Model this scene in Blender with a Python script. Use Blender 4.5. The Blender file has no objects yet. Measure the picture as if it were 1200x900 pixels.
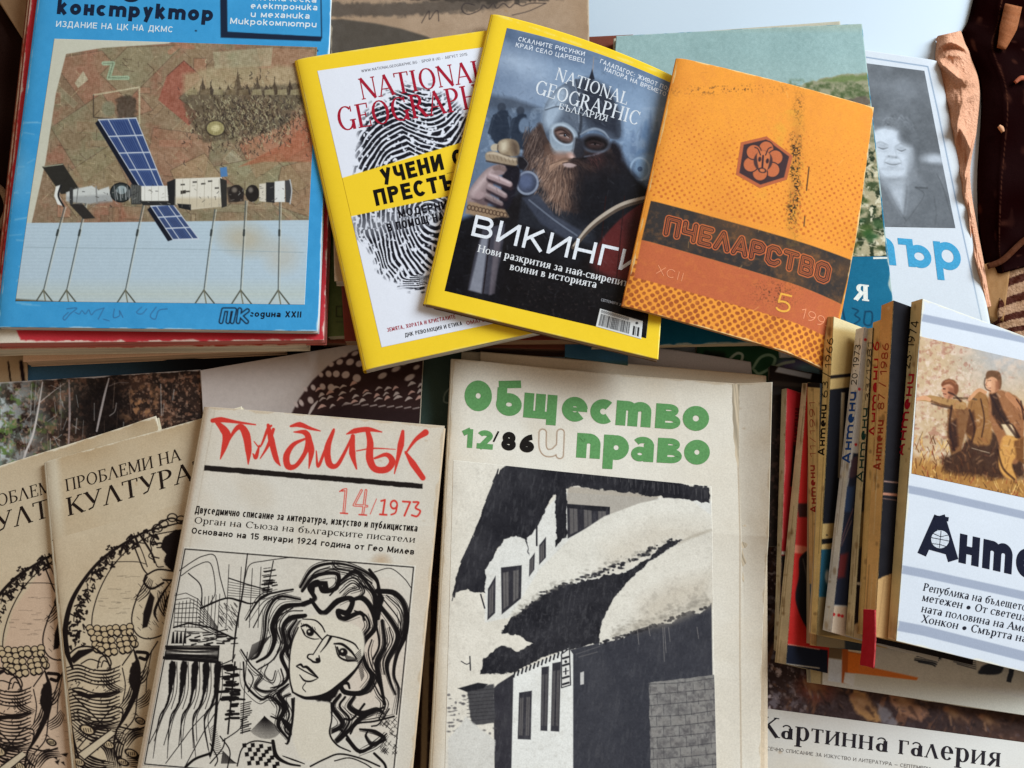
import bpy, math, random
import numpy as np

random.seed(7)
S = bpy.context.scene
COL = S.collection
# ------------------------------------------------------------------ camera
FPX, CAM_H, TILT = 1000.0, 0.66, math.radians(17)
cam_d = bpy.data.cameras.new('camera')
cam_d.sensor_width = 36
cam_d.lens = FPX / 1200 * 36
cam_d.clip_start = 0.01
cam_d.clip_end = 50
cam = bpy.data.objects.new('camera', cam_d)
cam.location = (0, 0, CAM_H)
cam.rotation_euler = (TILT, 0, 0)
COL.objects.link(cam)
S.camera = cam
# ------------------------------------------------------------------ light: a window up and to the left, a soft room
S.view_settings.view_transform = 'Standard'
S.view_settings.look = 'None'
S.view_settings.exposure = 0.0
S.view_settings.gamma = 1.0
w = bpy.data.worlds.new('World')
S.world = w
w.use_nodes = True
bg = w.node_tree.nodes['Background']
bg.inputs[0].default_value = (1.0, 0.80, 0.61, 1)
bg.inputs[1].default_value = 0.33


def area(name, loc, target, sx, sy, power, color):
    d = bpy.data.lights.new(name, 'AREA')
    d.shape = 'RECTANGLE'
    d.size, d.size_y = sx, sy
    d.energy = power
    d.color = color
    o = bpy.data.objects.new(name, d)
    o.location = loc
    v = [target[i] - loc[i] for i in range(3)]
    from mathutils import Vector
    o.rotation_euler = Vector(v).to_track_quat('-Z', 'Y').to_euler()
    COL.objects.link(o)
    return o


area('window_light', (2.20, 1.45, 1.60), (0.0, 0.0, 0), 1.7, 1.5, 158.0, (0.78, 0.91, 1.0))

# ------------------------------------------------------------------ photo pixel -> point on a surface
CT, ST = math.cos(TILT), math.sin(TILT)
CAM = np.array([0, 0, CAM_H])


def ray(px, py):
    a = (np.asarray(px, float) - 600) / FPX
    b = (np.asarray(py, float) - 450) / FPX
    return np.stack([a, ST - b * CT, -CT - b * ST], -1)


def at(px, py, z):
    d = ray(px, py)
    t = (np.asarray(z, float) - CAM_H) / d[..., 2]
    return CAM + d * t[..., None]


def unit(v):
    return v / np.linalg.norm(v)


# ------------------------------------------------------------------ materials
def nodes_of(m):
    m.use_nodes = True
    nt = m.node_tree
    return nt, nt.nodes['Principled BSDF']


def lin(c):
    c = np.asarray(c, float) / 255.0
    return np.where(c <= 0.04045, c / 12.92, ((c + 0.055) / 1.055) ** 2.4)


GAIN = 0.92


def art_mat(name, rough, bump=0.04, spec=0.4, mott=0.10, bscale=60):
    m = bpy.data.materials.new(name)
    nt, p = nodes_of(m)
    at_ = nt.nodes.new('ShaderNodeAttribute')
    at_.attribute_name = 'art'
    tc = nt.nodes.new('ShaderNodeTexCoord')
    no = nt.nodes.new('ShaderNodeTexNoise')
    no.inputs['Scale'].default_value = 900
    no.inputs['Detail'].default_value = 3
    nt.links.new(tc.outputs['Object'], no.inputs['Vector'])
    mr = nt.nodes.new('ShaderNodeMapRange')
    mr.inputs[1].default_value = 0.3
    mr.inputs[2].default_value = 0.7
    mr.inputs[3].default_value = 1 - mott
    mr.inputs[4].default_value = 1 + mott * 0.5
    nt.links.new(no.outputs[0], mr.inputs[0])
    vm = nt.nodes.new('ShaderNodeVectorMath')
    vm.operation = 'SCALE'
    nt.links.new(at_.outputs['Color'], vm.inputs[0])
    nt.links.new(mr.outputs[0], vm.inputs['Scale'])
    nt.links.new(vm.outputs[0], p.inputs['Base Color'])
    n2 = nt.nodes.new('ShaderNodeTexNoise')
    n2.inputs['Scale'].default_value = bscale
    n2.inputs['Detail'].default_value = 6
    nt.links.new(tc.outputs['Object'], n2.inputs['Vector'])
    r2 = nt.nodes.new('ShaderNodeMapRange')
    r2.inputs[3].default_value = rough - 0.08
    r2.inputs[4].default_value = rough + 0.10
    nt.links.new(n2.outputs[0], r2.inputs[0])
    nt.links.new(r2.outputs[0], p.inputs['Roughness'])
    p.inputs['Specular IOR Level'].default_value = spec * 0.2
    b = nt.nodes.new('ShaderNodeBump')
    b.inputs['Strength'].default_value = bump
    b.inputs['Distance'].default_value = 0.004
    nt.links.new(n2.outputs[0], b.inputs['Height'])
    nt.links.new(b.outputs[0], p.inputs['Normal'])
    return m


M_MATTE = art_mat('printed_paper', 0.8, 0.10, 0.3)
M_SATIN = art_mat('satin_cover_stock', 0.62, 0.06, 0.4, 0.05)
M_GLOSS = art_mat('glossy_cover_stock', 0.30, 0.04, 1.0, 0.03)
M_CLOTH = art_mat('woven_cloth', 0.9, 0.55, 0.0, 0.22, 420)
M_LEATHER = art_mat('worn_leather', 0.8, 0.35, 0.02, 0.25)

_pm = {}


def page_mat(c):
    """block of paper edges: fine lines between leaves"""
    k = tuple(c)
    if k in _pm:
        return _pm[k]
    m = bpy.data.materials.new('page_edges')
    nt, p = nodes_of(m)
    tc = nt.nodes.new('ShaderNodeTexCoord')
    mp = nt.nodes.new('ShaderNodeMapping')
    mp.inputs['Scale'].default_value = (14, 14, 2600)
    no = nt.nodes.new('ShaderNodeTexNoise')
    no.inputs['Scale'].default_value = 1
    no.inputs['Detail'].default_value = 4
    nt.links.new(tc.outputs['Object'], mp.inputs[0])
    nt.links.new(mp.outputs[0], no.inputs['Vector'])
    cr = nt.nodes.new('ShaderNodeValToRGB')
    l = lin(c) * GAIN
    cr.color_ramp.elements[0].color = (*(l * 0.55), 1)
    cr.color_ramp.elements[1].color = (*np.minimum(l * 1.1, 0.9), 1)
    cr.color_ramp.elements[0].position = 0.36
    cr.color_ramp.elements[1].position = 0.58
    nt.links.new(no.outputs[0], cr.inputs[0])
    nt.links.new(cr.outputs[0], p.inputs['Base Color'])
    p.inputs['Roughness'].default_value = 0.85
    _pm[k] = m
    return m


_im = {}


def ink(c, rough=0.85):
    k = (tuple(c), rough)
    if k in _im:
        return _im[k]
    m = bpy.data.materials.new('printing_ink')
    nt, p = nodes_of(m)
    tc = nt.nodes.new('ShaderNodeTexCoord')
    no = nt.nodes.new('ShaderNodeTexNoise')
    no.inputs['Scale'].default_value = 700
    no.inputs['Detail'].default_value = 4
    nt.links.new(tc.outputs['Object'], no.inputs['Vector'])
    cr = nt.nodes.new('ShaderNodeValToRGB')
    l = lin(c) * GAIN
    cr.color_ramp.elements[0].color = (*(l * 0.88), 1)
    cr.color_ramp.elements[1].color = (*np.minimum(l * 1.1 + 0.001, 0.92), 1)
    cr.color_ramp.elements[0].position = 0.35
    cr.color_ramp.elements[1].position = 0.7
    nt.links.new(no.outputs[0], cr.inputs[0])
    nt.links.new(cr.outputs[0], p.inputs['Base Color'])
    p.inputs['Roughness'].default_value = rough
    p.inputs['Specular IOR Level'].default_value = 0.04
    _im[k] = m
    return m


# ------------------------------------------------------------------ meshes
def mesh_np(name, V, Q, mat, parent=None, colors=None, smooth=True):
    """V (n,3) world points, Q list/array of faces"""
    me = bpy.data.meshes.new(name)
    loc, q_ = np.zeros(3), parent
    while q_ is not None:
        loc = loc + np.array(q_.location)
        q_ = q_.parent
    V = np.asarray(V, np.float32) - loc.astype(np.float32)
    if isinstance(Q, np.ndarray):
        nf, k = Q.shape
        me.vertices.add(len(V))
        me.vertices.foreach_set('co', V.ravel())
        me.loops.add(nf * k)
        me.loops.foreach_set('vertex_index', Q.astype(np.int32).ravel())
        me.polygons.add(nf)
        me.polygons.foreach_set('loop_start', np.arange(0, nf * k, k, dtype=np.int32))
        me.update(calc_edges=True)
    else:
        me.from_pydata([tuple(map(float, v)) for v in V], [], [tuple(map(int, q)) for q in Q])
    if smooth:
        me.polygons.foreach_set('use_smooth', np.ones(len(me.polygons), bool))
    if colors is not None:
        at_ = me.color_attributes.new('art', 'FLOAT_COLOR', 'POINT')
        c = np.ones((len(V), 4), np.float32)
        c[:, :3] = np.clip(lin(colors) * GAIN, 0, 0.93)
        at_.data.foreach_set('color', c.ravel())
    me.materials.append(mat)
    me.update()
    o = bpy.data.objects.new(name, me)
    COL.objects.link(o)
    if parent is not None:
        o.parent = parent
    return o


def grid_faces(nu, nv, off=0):
    i = np.arange(nu * nv).reshape(nv, nu)
    return np.stack([i[:-1, :-1].ravel(), i[1:, :-1].ravel(), i[1:, 1:].ravel(), i[:-1, 1:].ravel()], 1) + off


# ------------------------------------------------------------------ print shop: colour fields painted procedurally
class Art:
    def __init__(s, bbox, sc):
        s.x0, s.y0 = bbox[0] - 3, bbox[1] - 3
        s.sc = sc
        s.w = int((bbox[2] + 3 - s.x0) * sc) + 2
        s.h = int((bbox[3] + 3 - s.y0) * sc) + 2
        s.X, s.Y = np.meshgrid((np.arange(s.w) / sc + s.x0).astype(np.float32), (np.arange(s.h) / sc + s.y0).astype(np.float32))
        s.img = np.zeros((s.h, s.w, 3), np.float32)

    def fill(s, c):
        s.img[:] = np.asarray(c, np.float32)

    def win(s, x0, y0, x1, y1):
        a = max(0, int((y0 - s.y0) * s.sc)); b = min(s.h, int((y1 - s.y0) * s.sc) + 2)
        c = max(0, int((x0 - s.x0) * s.sc)); d = min(s.w, int((x1 - s.x0) * s.sc) + 2)
        return None if a >= b or c >= d else (slice(a, b), slice(c, d))

    def mix(s, sl, m, col, mode='n'):
        if sl is None:
            return
        col = np.asarray(col, np.float32)
        if col.ndim == 3:
            col = col[sl]
        d = s.img[sl]
        m = m[..., None]
        if mode == 'mul':
            col = d * col / 255.0
        s.img[sl] = d * (1 - m) + col * m

    def full(s, m, col, mode='n'):
        s.mix((slice(0, s.h), slice(0, s.w)), np.clip(m, 0, 1), col, mode)

    def noise(s, scale, octv=4, seed=0, sx=1.0, sy=1.0, ang=0.0):
        r = np.random.RandomState(seed)
        out = np.zeros((s.h, s.w), np.float32)
        ca, sa = math.cos(ang), math.sin(ang)
        U = (s.X - s.x0) * ca + (s.Y - s.y0) * sa
        W = -(s.X - s.x0) * sa + (s.Y - s.y0) * ca
        amp, tot = 1.0, 0
        for o in range(octv):
            u = U / (scale * sx) * 2 ** o
            v = W / (scale * sy) * 2 ** o
            iu = np.floor(u).astype(int); iv = np.floor(v).astype(int)
            fu = u - iu; fv = v - iv
            fu = fu * fu * (3 - 2 * fu); fv = fv * fv * (3 - 2 * fv)
            L = r.rand(128, 128).astype(np.float32)
            g = lambda a, b: L[(iv + b) & 127, (iu + a) & 127]
            out += amp * ((g(0, 0) * (1 - fu) + g(1, 0) * fu) * (1 - fv) + (g(0, 1) * (1 - fu) + g(1, 1) * fu) * fv)
            tot += amp
            amp *= 0.55
        return out / tot

    def mottle(s, amt, scale=30, seed=0, tint=(1, 1, 1)):
        n = (s.noise(scale, 5, seed) - 0.5) * 2 * amt
        s.img += n[..., None] * np.asarray(tint, np.float32)

    def pmask(s, pts, soft, sl):
        X, Y = s.X[sl], s.Y[sl]
        ins = np.zeros(X.shape, bool)
        d = np.full(X.shape, 1e9, np.float32)
        n = len(pts)
        for i in range(n):
            ax, ay = pts[i]; bx, by = pts[(i + 1) % n]
            if ay != by:
                c = ((ay > Y) != (by > Y)) & (X < (bx - ax) * (Y - ay) / (by - ay) + ax)
                ins ^= c
            ex, ey = bx - ax, by - ay
            L = ex * ex + ey * ey + 1e-9
            t = np.clip(((X - ax) * ex + (Y - ay) * ey) / L, 0, 1)
            d = np.minimum(d, (X - ax - t * ex) ** 2 + (Y - ay - t * ey) ** 2)
        d = np.sqrt(d) * np.where(ins, 1, -1)
        return np.clip(0.5 + d / (2 * max(soft, 0.3)), 0, 1)

    def poly(s, pts, col, soft=0.4, a=1.0, mode='n', rough=0, seed=1, smooth=False):
        if smooth:
            pts = spline(pts, 6, closed=True)[:-1]
        pts = [tuple(p) for p in pts]
        xs = [p[0] for p in pts]; ys = [p[1] for p in pts]
        q = soft + 2 + rough
        sl = s.win(min(xs) - q, min(ys) - q, max(xs) + q, max(ys) + q)
        if sl is None:
            return
        if rough:
            bX, bY = s.X, s.Y
            s.X = bX + (s.noise(6, 3, seed) - 0.5) * 4 * rough
            s.Y = bY + (s.noise(6, 3, seed + 1) - 0.5) * 4 * rough
            m = s.pmask(pts, soft, sl)
            s.X, s.Y = bX, bY
        else:
            m = s.pmask(pts, soft, sl)
        s.mix(sl, m * a, col, mode)

    def line(s, pts, wd, col, a=1.0, soft=0.4, smooth=True, closed=False, mode='n'):
        pts = spline(pts, 5, closed) if smooth and len(pts) > 2 else np.asarray(pts, float)
        if np.ndim(wd) == 0:
            ws = np.full(len(pts), float(wd))
        else:
            ws = np.interp(np.linspace(0, 1, len(pts)), np.linspace(0, 1, len(wd)), wd)
        wm = ws.max() + 2
        sl = s.win(pts[:, 0].min() - wm, pts[:, 1].min() - wm, pts[:, 0].max() + wm, pts[:, 1].max() + wm)
        if sl is None:
            return
        M = np.zeros(s.X[sl].shape, np.float32)
        oy, ox = sl[0].start, sl[1].start
        for i in range(len(pts) - 1):
            ax, ay = pts[i]; bx, by = pts[i + 1]
            q = max(ws[i], ws[i + 1]) / 2 + 1.5
            s2 = s.win(min(ax, bx) - q, min(ay, by) - q, max(ax, bx) + q, max(ay, by) + q)
            if s2 is None:
                continue
            X, Y = s.X[s2], s.Y[s2]
            ex, ey = bx - ax, by - ay
            t = np.clip(((X - ax) * ex + (Y - ay) * ey) / (ex * ex + ey * ey + 1e-9), 0, 1)
            d = np.hypot(X - ax - t * ex, Y - ay - t * ey)
            hw = (ws[i] * (1 - t) + ws[i + 1] * t) / 2
            m = np.clip(0.5 + (hw - d) / (2 * soft), 0, 1)
            v = M[s2[0].start - oy:s2[0].stop - oy, s2[1].start - ox:s2[1].stop - ox]
            np.maximum(v, m, out=v)
        s.mix(sl, M * a, col, mode)

    def ell(s, cx, cy, rx, ry, col, ang=0, soft=0.4, a=1.0, mode='n', ring=0):
        q = max(rx, ry) + soft + 3 + ring
        sl = s.win(cx - q, cy - q, cx + q, cy + q)
        if sl is None:
            return
        c, n = math.cos(math.radians(ang)), math.sin(math.radians(ang))
        X, Y = s.X[sl] - cx, s.Y[sl] - cy
        u = X * c + Y * n; v = -X * n + Y * c
        k = np.sqrt((u / rx) ** 2 + (v / ry) ** 2 + 1e-9)
        d = (1 - k) * min(rx, ry)
        if ring:
            d = ring / 2 - np.abs(d)
        s.mix(sl, np.clip(0.5 + d / (2 * max(soft, 0.3)), 0, 1) * a, col, mode)

    def sample(s, px, py):
        u = np.clip((np.asarray(px) - s.x0) * s.sc, 0, s.w - 1.001)
        v = np.clip((np.asarray(py) - s.y0) * s.sc, 0, s.h - 1.001)
        i, j = u.astype(int), v.astype(int)
        fu, fv = (u - i)[..., None], (v - j)[..., None]
        I = s.img
        return np.clip((I[j, i] * (1 - fu) + I[j, i + 1] * fu) * (1 - fv) + (I[j + 1, i] * (1 - fu) + I[j + 1, i + 1] * fu) * fv, 0, 255)


def spline(pts, n=5, closed=False):
    p = np.asarray(pts, float)
    if closed:
        p = np.vstack([p[-1], p, p[0], p[1]])
    else:
        p = np.vstack([2 * p[0] - p[1], p, 2 * p[-1] - p[-2]])
    out = []
    t = np.linspace(0, 1, n, endpoint=False)[:, None]
    for i in range(1, len(p) - 2):
        a, b, c, d = p[i - 1], p[i], p[i + 1], p[i + 2]
        out.append(0.5 * (2 * b + (c - a) * t + (2 * a - 5 * b + 4 * c - d) * t ** 2 + (3 * b - a - 3 * c + d) * t ** 3))
    out.append(p[-2][None])
    return np.vstack(out)


# ------------------------------------------------------------------ lettering
def arc(cx, cy, rx, ry, a0, a1, n=18):
    t = np.radians(np.linspace(a0, a1, n))
    return np.stack([cx + rx * np.cos(t), cy + ry * np.sin(t)], 1)


def ribbon(pts, ws):
    pts = np.asarray(pts, float)
    ws = np.full(len(pts), float(ws)) if np.ndim(ws) == 0 else np.asarray(ws, float)
    d = np.gradient(pts, axis=0)
    if np.allclose(pts[0], pts[-1]) and len(pts) > 3:
        d[0] = d[-1] = d[0] + d[-1]
    d /= np.linalg.norm(d, axis=1)[:, None] + 1e-12
    nrm = np.stack([-d[:, 1], d[:, 0]], 1)
    V = np.vstack([pts + nrm * ws[:, None] / 2, pts - nrm * ws[:, None] / 2])
    n = len(pts)
    return V, [(i, i + n, i + n + 1, i + 1) for i in range(n - 1)]


class Serif:
    """stroke-built roman capitals (small letters are small capitals, as in Cyrillic)"""
    def __init__(s, T=0.15, t=0.05):
        s.T, s.t = T, t

    def st(s, a, b, w):
        return (np.array([a, b]), w)

    def V(s, x, y0=0, y1=1, w=None, s0=1, s1=1):
        w = w or s.T
        o = [s.st((x, y0), (x, y1), w)]
        e = w / 2 + 0.075
        if s0: o.append(s.st((x - e, y0 + s.t / 2), (x + e, y0 + s.t / 2), s.t))
        if s1: o.append(s.st((x - e, y1 - s.t / 2), (x + e, y1 - s.t / 2), s.t))
        return o

    def B(s, cx, cy, rx, ry, a0, a1):
        T, t = s.T, s.t
        p = arc(cx, cy, rx - T / 2, ry - t / 2, a0, a1)
        an = np.radians(np.linspace(a0, a1, 18))
        return [(p, t + (T - t) * np.abs(np.cos(an)) ** 1.4)]

    def foot(s, x, y=0):
        return [s.st((x - 0.12, y + s.t / 2), (x + 0.12, y + s.t / 2), s.t)]

    def glyph(s, c):
        T, t, V, B, L = s.T, s.t, s.V, s.B, s.st
        tm = t * 1.3
        low = c.islower()
        sp = {'а': 1, 'е': 1, 'р': 1, 'у': 1, 'б': 1}
        if low and c not in sp:
            a, g = s.glyph(c.upper())
            k = 0.70
            return a * k * 1.04, [(p * k, np.asarray(w_) * (0.5 + k / 2)) for p, w_ in g]
        tick = lambda x, y, d: [L((x, y), (x, y + d), t * 1.2)]
        G = {
            ' ': (0.34, lambda: []),
            '.': (0.25, lambda: [L((0.12, 0), (0.12, T), T)]),
            ',': (0.25, lambda: [L((0.15, T), (0.08, -T), t * 1.6)]),
            '-': (0.36, lambda: [L((0.04, 0.32), (0.32, 0.32), t * 1.5)]),
            '•': (0.66, lambda: [(arc(0.32, 0.3, 0.125, 0.125, 0, 360), 0.25)]),
            'N': (0.92, lambda: V(0.13, 0, 1, tm) + V(0.78, 0, 1, tm, 0, 1) + [L((0.13, 1), (0.78, 0), T)]),
            'A': (0.88, lambda: [L((0.08, 0), (0.43, 1), tm), L((0.42, 1), (0.78, 0), T), L((0.2, 0.34), (0.64, 0.34), t)] + s.foot(0.08) + s.foot(0.78)),
            'T': (0.8, lambda: V(0.4, 0, 1, T, 1, 0) + [L((0.03, 1 - t / 2), (0.77, 1 - t / 2), t)] + tick(0.05, 1, -0.2) + tick(0.75, 1, -0.2)),
            'I': (0.38, lambda: V(0.19)),
            'O': (0.96, lambda: B(0.48, 0.5, 0.44, 0.51, 0, 360)),
            'L': (0.72, lambda: V(0.18) + [L((0.18, t / 2), (0.66, t / 2), t)] + tick(0.65, 0, 0.26)),
            'G': (0.94, lambda: B(0.48, 0.5, 0.44, 0.51, 48, 325) + V(0.8, 0, 0.42, T, 0, 1) + tick(0.77, 0.98, -0.24)),
            'E': (0.74, lambda: V(0.18) + [L((0.18, t / 2), (0.68, t / 2), t), L((0.18, 1 - t / 2), (0.64, 1 - t / 2), t), L((0.18, 0.52), (0.5, 0.52), t)] + tick(0.67, 0, 0.25) + tick(0.63, 1, -0.22) + tick(0.5, 0.42, 0.2)),
            'R': (0.88, lambda: V(0.18) + B(0.3, 0.74, 0.36, 0.26, 90, -90) + [L((0.18, 1 - t / 2), (0.32, 1 - t / 2), t), L((0.18, 0.5), (0.32, 0.5), t), L((0.4, 0.5), (0.78, 0), T)] + s.foot(0.8)),
            'P': (0.76, lambda: V(0.18) + B(0.32, 0.72, 0.38, 0.28, 90, -90) + [L((0.18, 1 - t / 2), (0.32, 1 - t / 2), t), L((0.18, 0.45), (0.32, 0.45), t)]),
            'H': (0.98, lambda: V(0.18) + V(0.8) + [L((0.18, 0.52), (0.8, 0.52), t)]),
            'C': (0.86, lambda: B(0.48, 0.5, 0.44, 0.51, 44, 318) + tick(0.78, 0.98, -0.24)),
            'Б': (0.78, lambda: V(0.18) + [L((0.18, 1 - t / 2), (0.64, 1 - t / 2), t), L((0.18, 0.56), (0.36, 0.56), t), L((0.18, t / 2), (0.36, t / 2), t)] + tick(0.63, 1, -0.22) + B(0.34, 0.28, 0.4, 0.28, 90, -90)),
            'В': (0.78, lambda: V(0.18) + [L((0.18, 1 - t / 2), (0.32, 1 - t / 2), t), L((0.18, 0.54), (0.34, 0.54), t), L((0.18, t / 2), (0.34, t / 2), t)] + B(0.3, 0.77, 0.34, 0.24, 90, -90) + B(0.34, 0.27, 0.4, 0.27, 90, -90)),
            'Г': (0.68, lambda: V(0.18) + [L((0.18, 1 - t / 2), (0.64, 1 - t / 2), t)] + tick(0.63, 1, -0.26)),
            'Д': (0.9, lambda: [L((0.2, 0.04), (0.42, 1), tm), L((0.42, 1), (0.72, 0.04), T), L((0.05, 0.03), (0.85, 0.03), t)] + tick(0.07, 0.05, -0.22) + tick(0.83, 0.05, -0.22)),
            'Ж': (1.2, lambda: V(0.6) + [L((0.1, 0), (0.56, 0.56), T * 0.9), L((0.1, 1), (0.56, 0.48), tm), L((1.1, 0), (0.64, 0.56), T * 0.9), L((1.1, 1), (0.64, 0.48), tm)] + s.foot(0.12) + s.foot(1.08) + s.foot(0.12, 0.95) + s.foot(1.08, 0.95)),
            'З': (0.68, lambda: B(0.3, 0.75, 0.3, 0.26, 150, -90) + B(0.3, 0.27, 0.34, 0.28, 90, -150)),
            'И': (0.98, lambda: V(0.18) + V(0.8) + [L((0.2, 0.06), (0.78, 0.94), tm)]),
            'Й': (0.98, lambda: V(0.18) + V(0.8) + [L((0.2, 0.06), (0.78, 0.94), tm), (arc(0.49, 1.22, 0.16, 0.12, 200, 340), t * 1.5)]),
            'К': (0.86, lambda: V(0.18) + [L((0.2, 0.46), (0.7, 1), tm), L((0.34, 0.58), (0.76, 0), T)] + s.foot(0.78) + s.foot(0.7, 0.95)),
            'Л': (0.9, lambda: [L((0.1, 0), (0.42, 1), tm)] + [L((0.42, 1), (0.76, 0), T)] + s.foot(0.1) + s.foot(0.78)),
            'М': (1.12, lambda: V(0.14, 0, 1, tm) + V(0.94) + [L((0.14, 1), (0.53, 0.06), T), L((0.53, 0.06), (0.92, 1), tm)]),
            'П': (0.96, lambda: V(0.18) + V(0.78) + [L((0.1, 1 - t / 2), (0.86, 1 - t / 2), t)]),
            'У': (0.84, lambda: [L((0.1, 1), (0.44, 0.34), T), L((0.76, 1), (0.36, 0.1), tm), L((0.36, 0.1), (0.14, 0.03), tm * 1.3)] + s.foot(0.1, 0.95) + s.foot(0.74, 0.95)),
            'Х': (0.84, lambda: [L((0.12, 1), (0.72, 0), T), L((0.7, 1), (0.1, 0), tm)] + s.foot(0.12) + s.foot(0.72) + s.foot(0.12, 0.95) + s.foot(0.7, 0.95)),
            'Ц': (0.98, lambda: V(0.18) + V(0.76) + [L((0.18, t / 2), (0.94, t / 2), t)] + tick(0.92, 0.05, -0.25)),
            'Ч': (0.86, lambda: V(0.7) + [L((0.16, 1), (0.16, 0.62), T)] + [(arc(0.4, 0.66, 0.24, 0.2, 180, 300), t * 1.4)] + s.foot(0.16, 0.95)),
            'Щ': (1.3, lambda: V(0.18) + V(0.62) + V(1.06) + [L((0.18, t / 2), (1.24, t / 2), t)] + tick(1.22, 0.05, -0.25)),
            'Ъ': (0.92, lambda: V(0.32) + [L((0.04, 1 - t / 2), (0.32, 1 - t / 2), t), L((0.32, 0.56), (0.5, 0.56), t), L((0.32, t / 2), (0.5, t / 2), t)] + tick(0.05, 1, -0.2) + B(0.48, 0.28, 0.38, 0.28, 90, -90)),
            'Ю': (1.28, lambda: V(0.18) + B(0.82, 0.5, 0.4, 0.51, 0, 360) + [L((0.18, 0.52), (0.46, 0.52), t)]),
            'Я': (0.86, lambda: V(0.68) + B(0.5, 0.74, 0.36, 0.26, 90, 270) + [L((0.68, 1 - t / 2), (0.5, 1 - t / 2), t), L((0.68, 0.5), (0.5, 0.5), t), L((0.46, 0.5), (0.1, 0), T)] + s.foot(0.1)),
            'а': (0.62, lambda: V(0.46, 0, 0.55, T, 0, 0) + B(0.28, 0.2, 0.24, 0.21, 0, 360) + [(arc(0.28, 0.52, 0.18, 0.16, 0, 160), t * 1.3), L((0.46, t / 2), (0.58, t / 2), t)]),
            'е': (0.62, lambda: B(0.31, 0.35, 0.28, 0.36, 0, 320) + [L((0.06, 0.37), (0.56, 0.37), t)]),
            'р': (0.68, lambda: V(0.16, -0.32, 0.7, T, 1, 1) + B(0.36, 0.35, 0.28, 0.36, 120, -140)),
            'у': (0.64, lambda: [L((0.08, 0.7), (0.34, 0.1), T), L((0.58, 0.7), (0.24, -0.28), tm), L((0.24, -0.28), (0.08, -0.3), tm * 1.4)] + s.foot(0.1, 0.65) + s.foot(0.56, 0.65)),
            'б': (0.66, lambda: B(0.33, 0.33, 0.29, 0.34, 0, 360) + [(arc(0.5, 0.4, 0.44, 0.5, 175, 95), t * 1.8), L((0.46, 0.9), (0.6, 0.98), t * 2)]),
        }
        al = {'А': 'A', 'Е': 'E', 'Н': 'H', 'О': 'O', 'Р': 'P', 'С': 'C', 'Т': 'T'}
        c = al.get(c, c)
        if c not in G:
            c = '.'
        a, f = G[c]
        return a, f()


class Fat:
    """heavy geometric lower case: w is the stroke, x height 1"""
    def __init__(s, w=0.36):
        s.w = w

    def glyph(s, c):
        w = s.w
        h = w / 2
        r = 0.5 - h
        L = lambda a, b, k=1: (np.array([a, b], float), w * k)
        ring = lambda cx, cy, rx=r, ry=r, a0=0, a1=360: (arc(cx, cy, rx, ry, a0, a1, 30), w)
        if c == ' ': return 0.4, []
        if c in 'оО': return 1.06, [ring(0.5, 0.5)]
        if c == 'б': return 1.0, [ring(0.48, 0.46, r, 0.46 - h), L((h, 0.45), (h, 1.12)), (np.array([(h * 0.2, 1.22), (0.9, 1.32)]), w * 0.8)]
        if c == 'щ': return 1.42, [L((h, 0), (h, 1)), L((0.64, 0), (0.64, 1)), L((1.28 - h, -0.22), (1.28 - h, 1)), L((0, h * 0.8), (1.28, h * 0.8), 0.8)]
        if c == 'е': return 1.04, [(arc(0.5, 0.5, r, r, 5, 318, 30), w), (np.array([(0.2, 0.5), (0.98, 0.5)]), w * 0.42)]
        if c == 'с': return 0.94, [(arc(0.5, 0.5, r, r, 48, 312, 30), w)]
        if c == 'т': return 1.46, [L((h, 0), (h, 1)), (np.vstack([arc(0.42, 0.62, 0.42 - h, 0.38 - h, 180, 0), [(0.84 - h, 0)]]), w), (np.vstack([arc(0.93, 0.62, 0.42 - h, 0.38 - h, 180, 0), [(1.35 - h, 0)]]), w)]
        if c == 'п': return 1.0, [L((h, 0), (h, 1)), (np.vstack([arc(0.47, 0.56, 0.47 - h, 0.44 - h, 180, 0), [(0.94 - h, 0)]]), w)]
        if c == 'в': return 0.98, [L((h, 0), (h, 1)), (np.vstack([[(h, 0.885)], arc(0.5, 0.745, 0.25, 0.14, 90, -90, 16), [(h, 0.605)]]), 0.23), (np.vstack([[(h, 0.45)], arc(0.54, 0.29, 0.30, 0.165, 90, -90, 16), [(h, 0.125)]]), 0.25)]
        if c == 'р': return 1.04, [L((h, -0.38), (h, 1)), ring(0.5, 0.5)]
        if c == 'а': return 0.96, [L((0.88 - h, 0), (0.88 - h, 0.72)), (arc(0.34, 0.30, 0.22, 0.175, 0, 360, 24), 0.25), (arc(0.44, 0.66, 0.30, 0.21, -10, 150, 16), 0.26)]
        if c == 'и': return 0.98, [L((h, 0.4), (h, 1)), L((0.9 - h, 0), (0.9 - h, 1)), (arc(0.45, 0.44, 0.45 - h, 0.44 - h, 180, 360), w)]
        if c == 'ъ': return 1.3, [L((0.3 + h, 0), (0.3 + h, 1)), L((0, 1 - h * 0.85), (0.34, 1 - h * 0.85), 0.85), ring(0.76, 0.4, 0.46 - h, 0.4 - h * 0.9)]
        if c == 'н': return 1.02, [L((h, 0), (h, 1)), L((0.92 - h, 0), (0.92 - h, 1)), (np.array([(h, 0.48), (0.92 - h, 0.48)]), w * 0.8)]
        return 0.5, []


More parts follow.
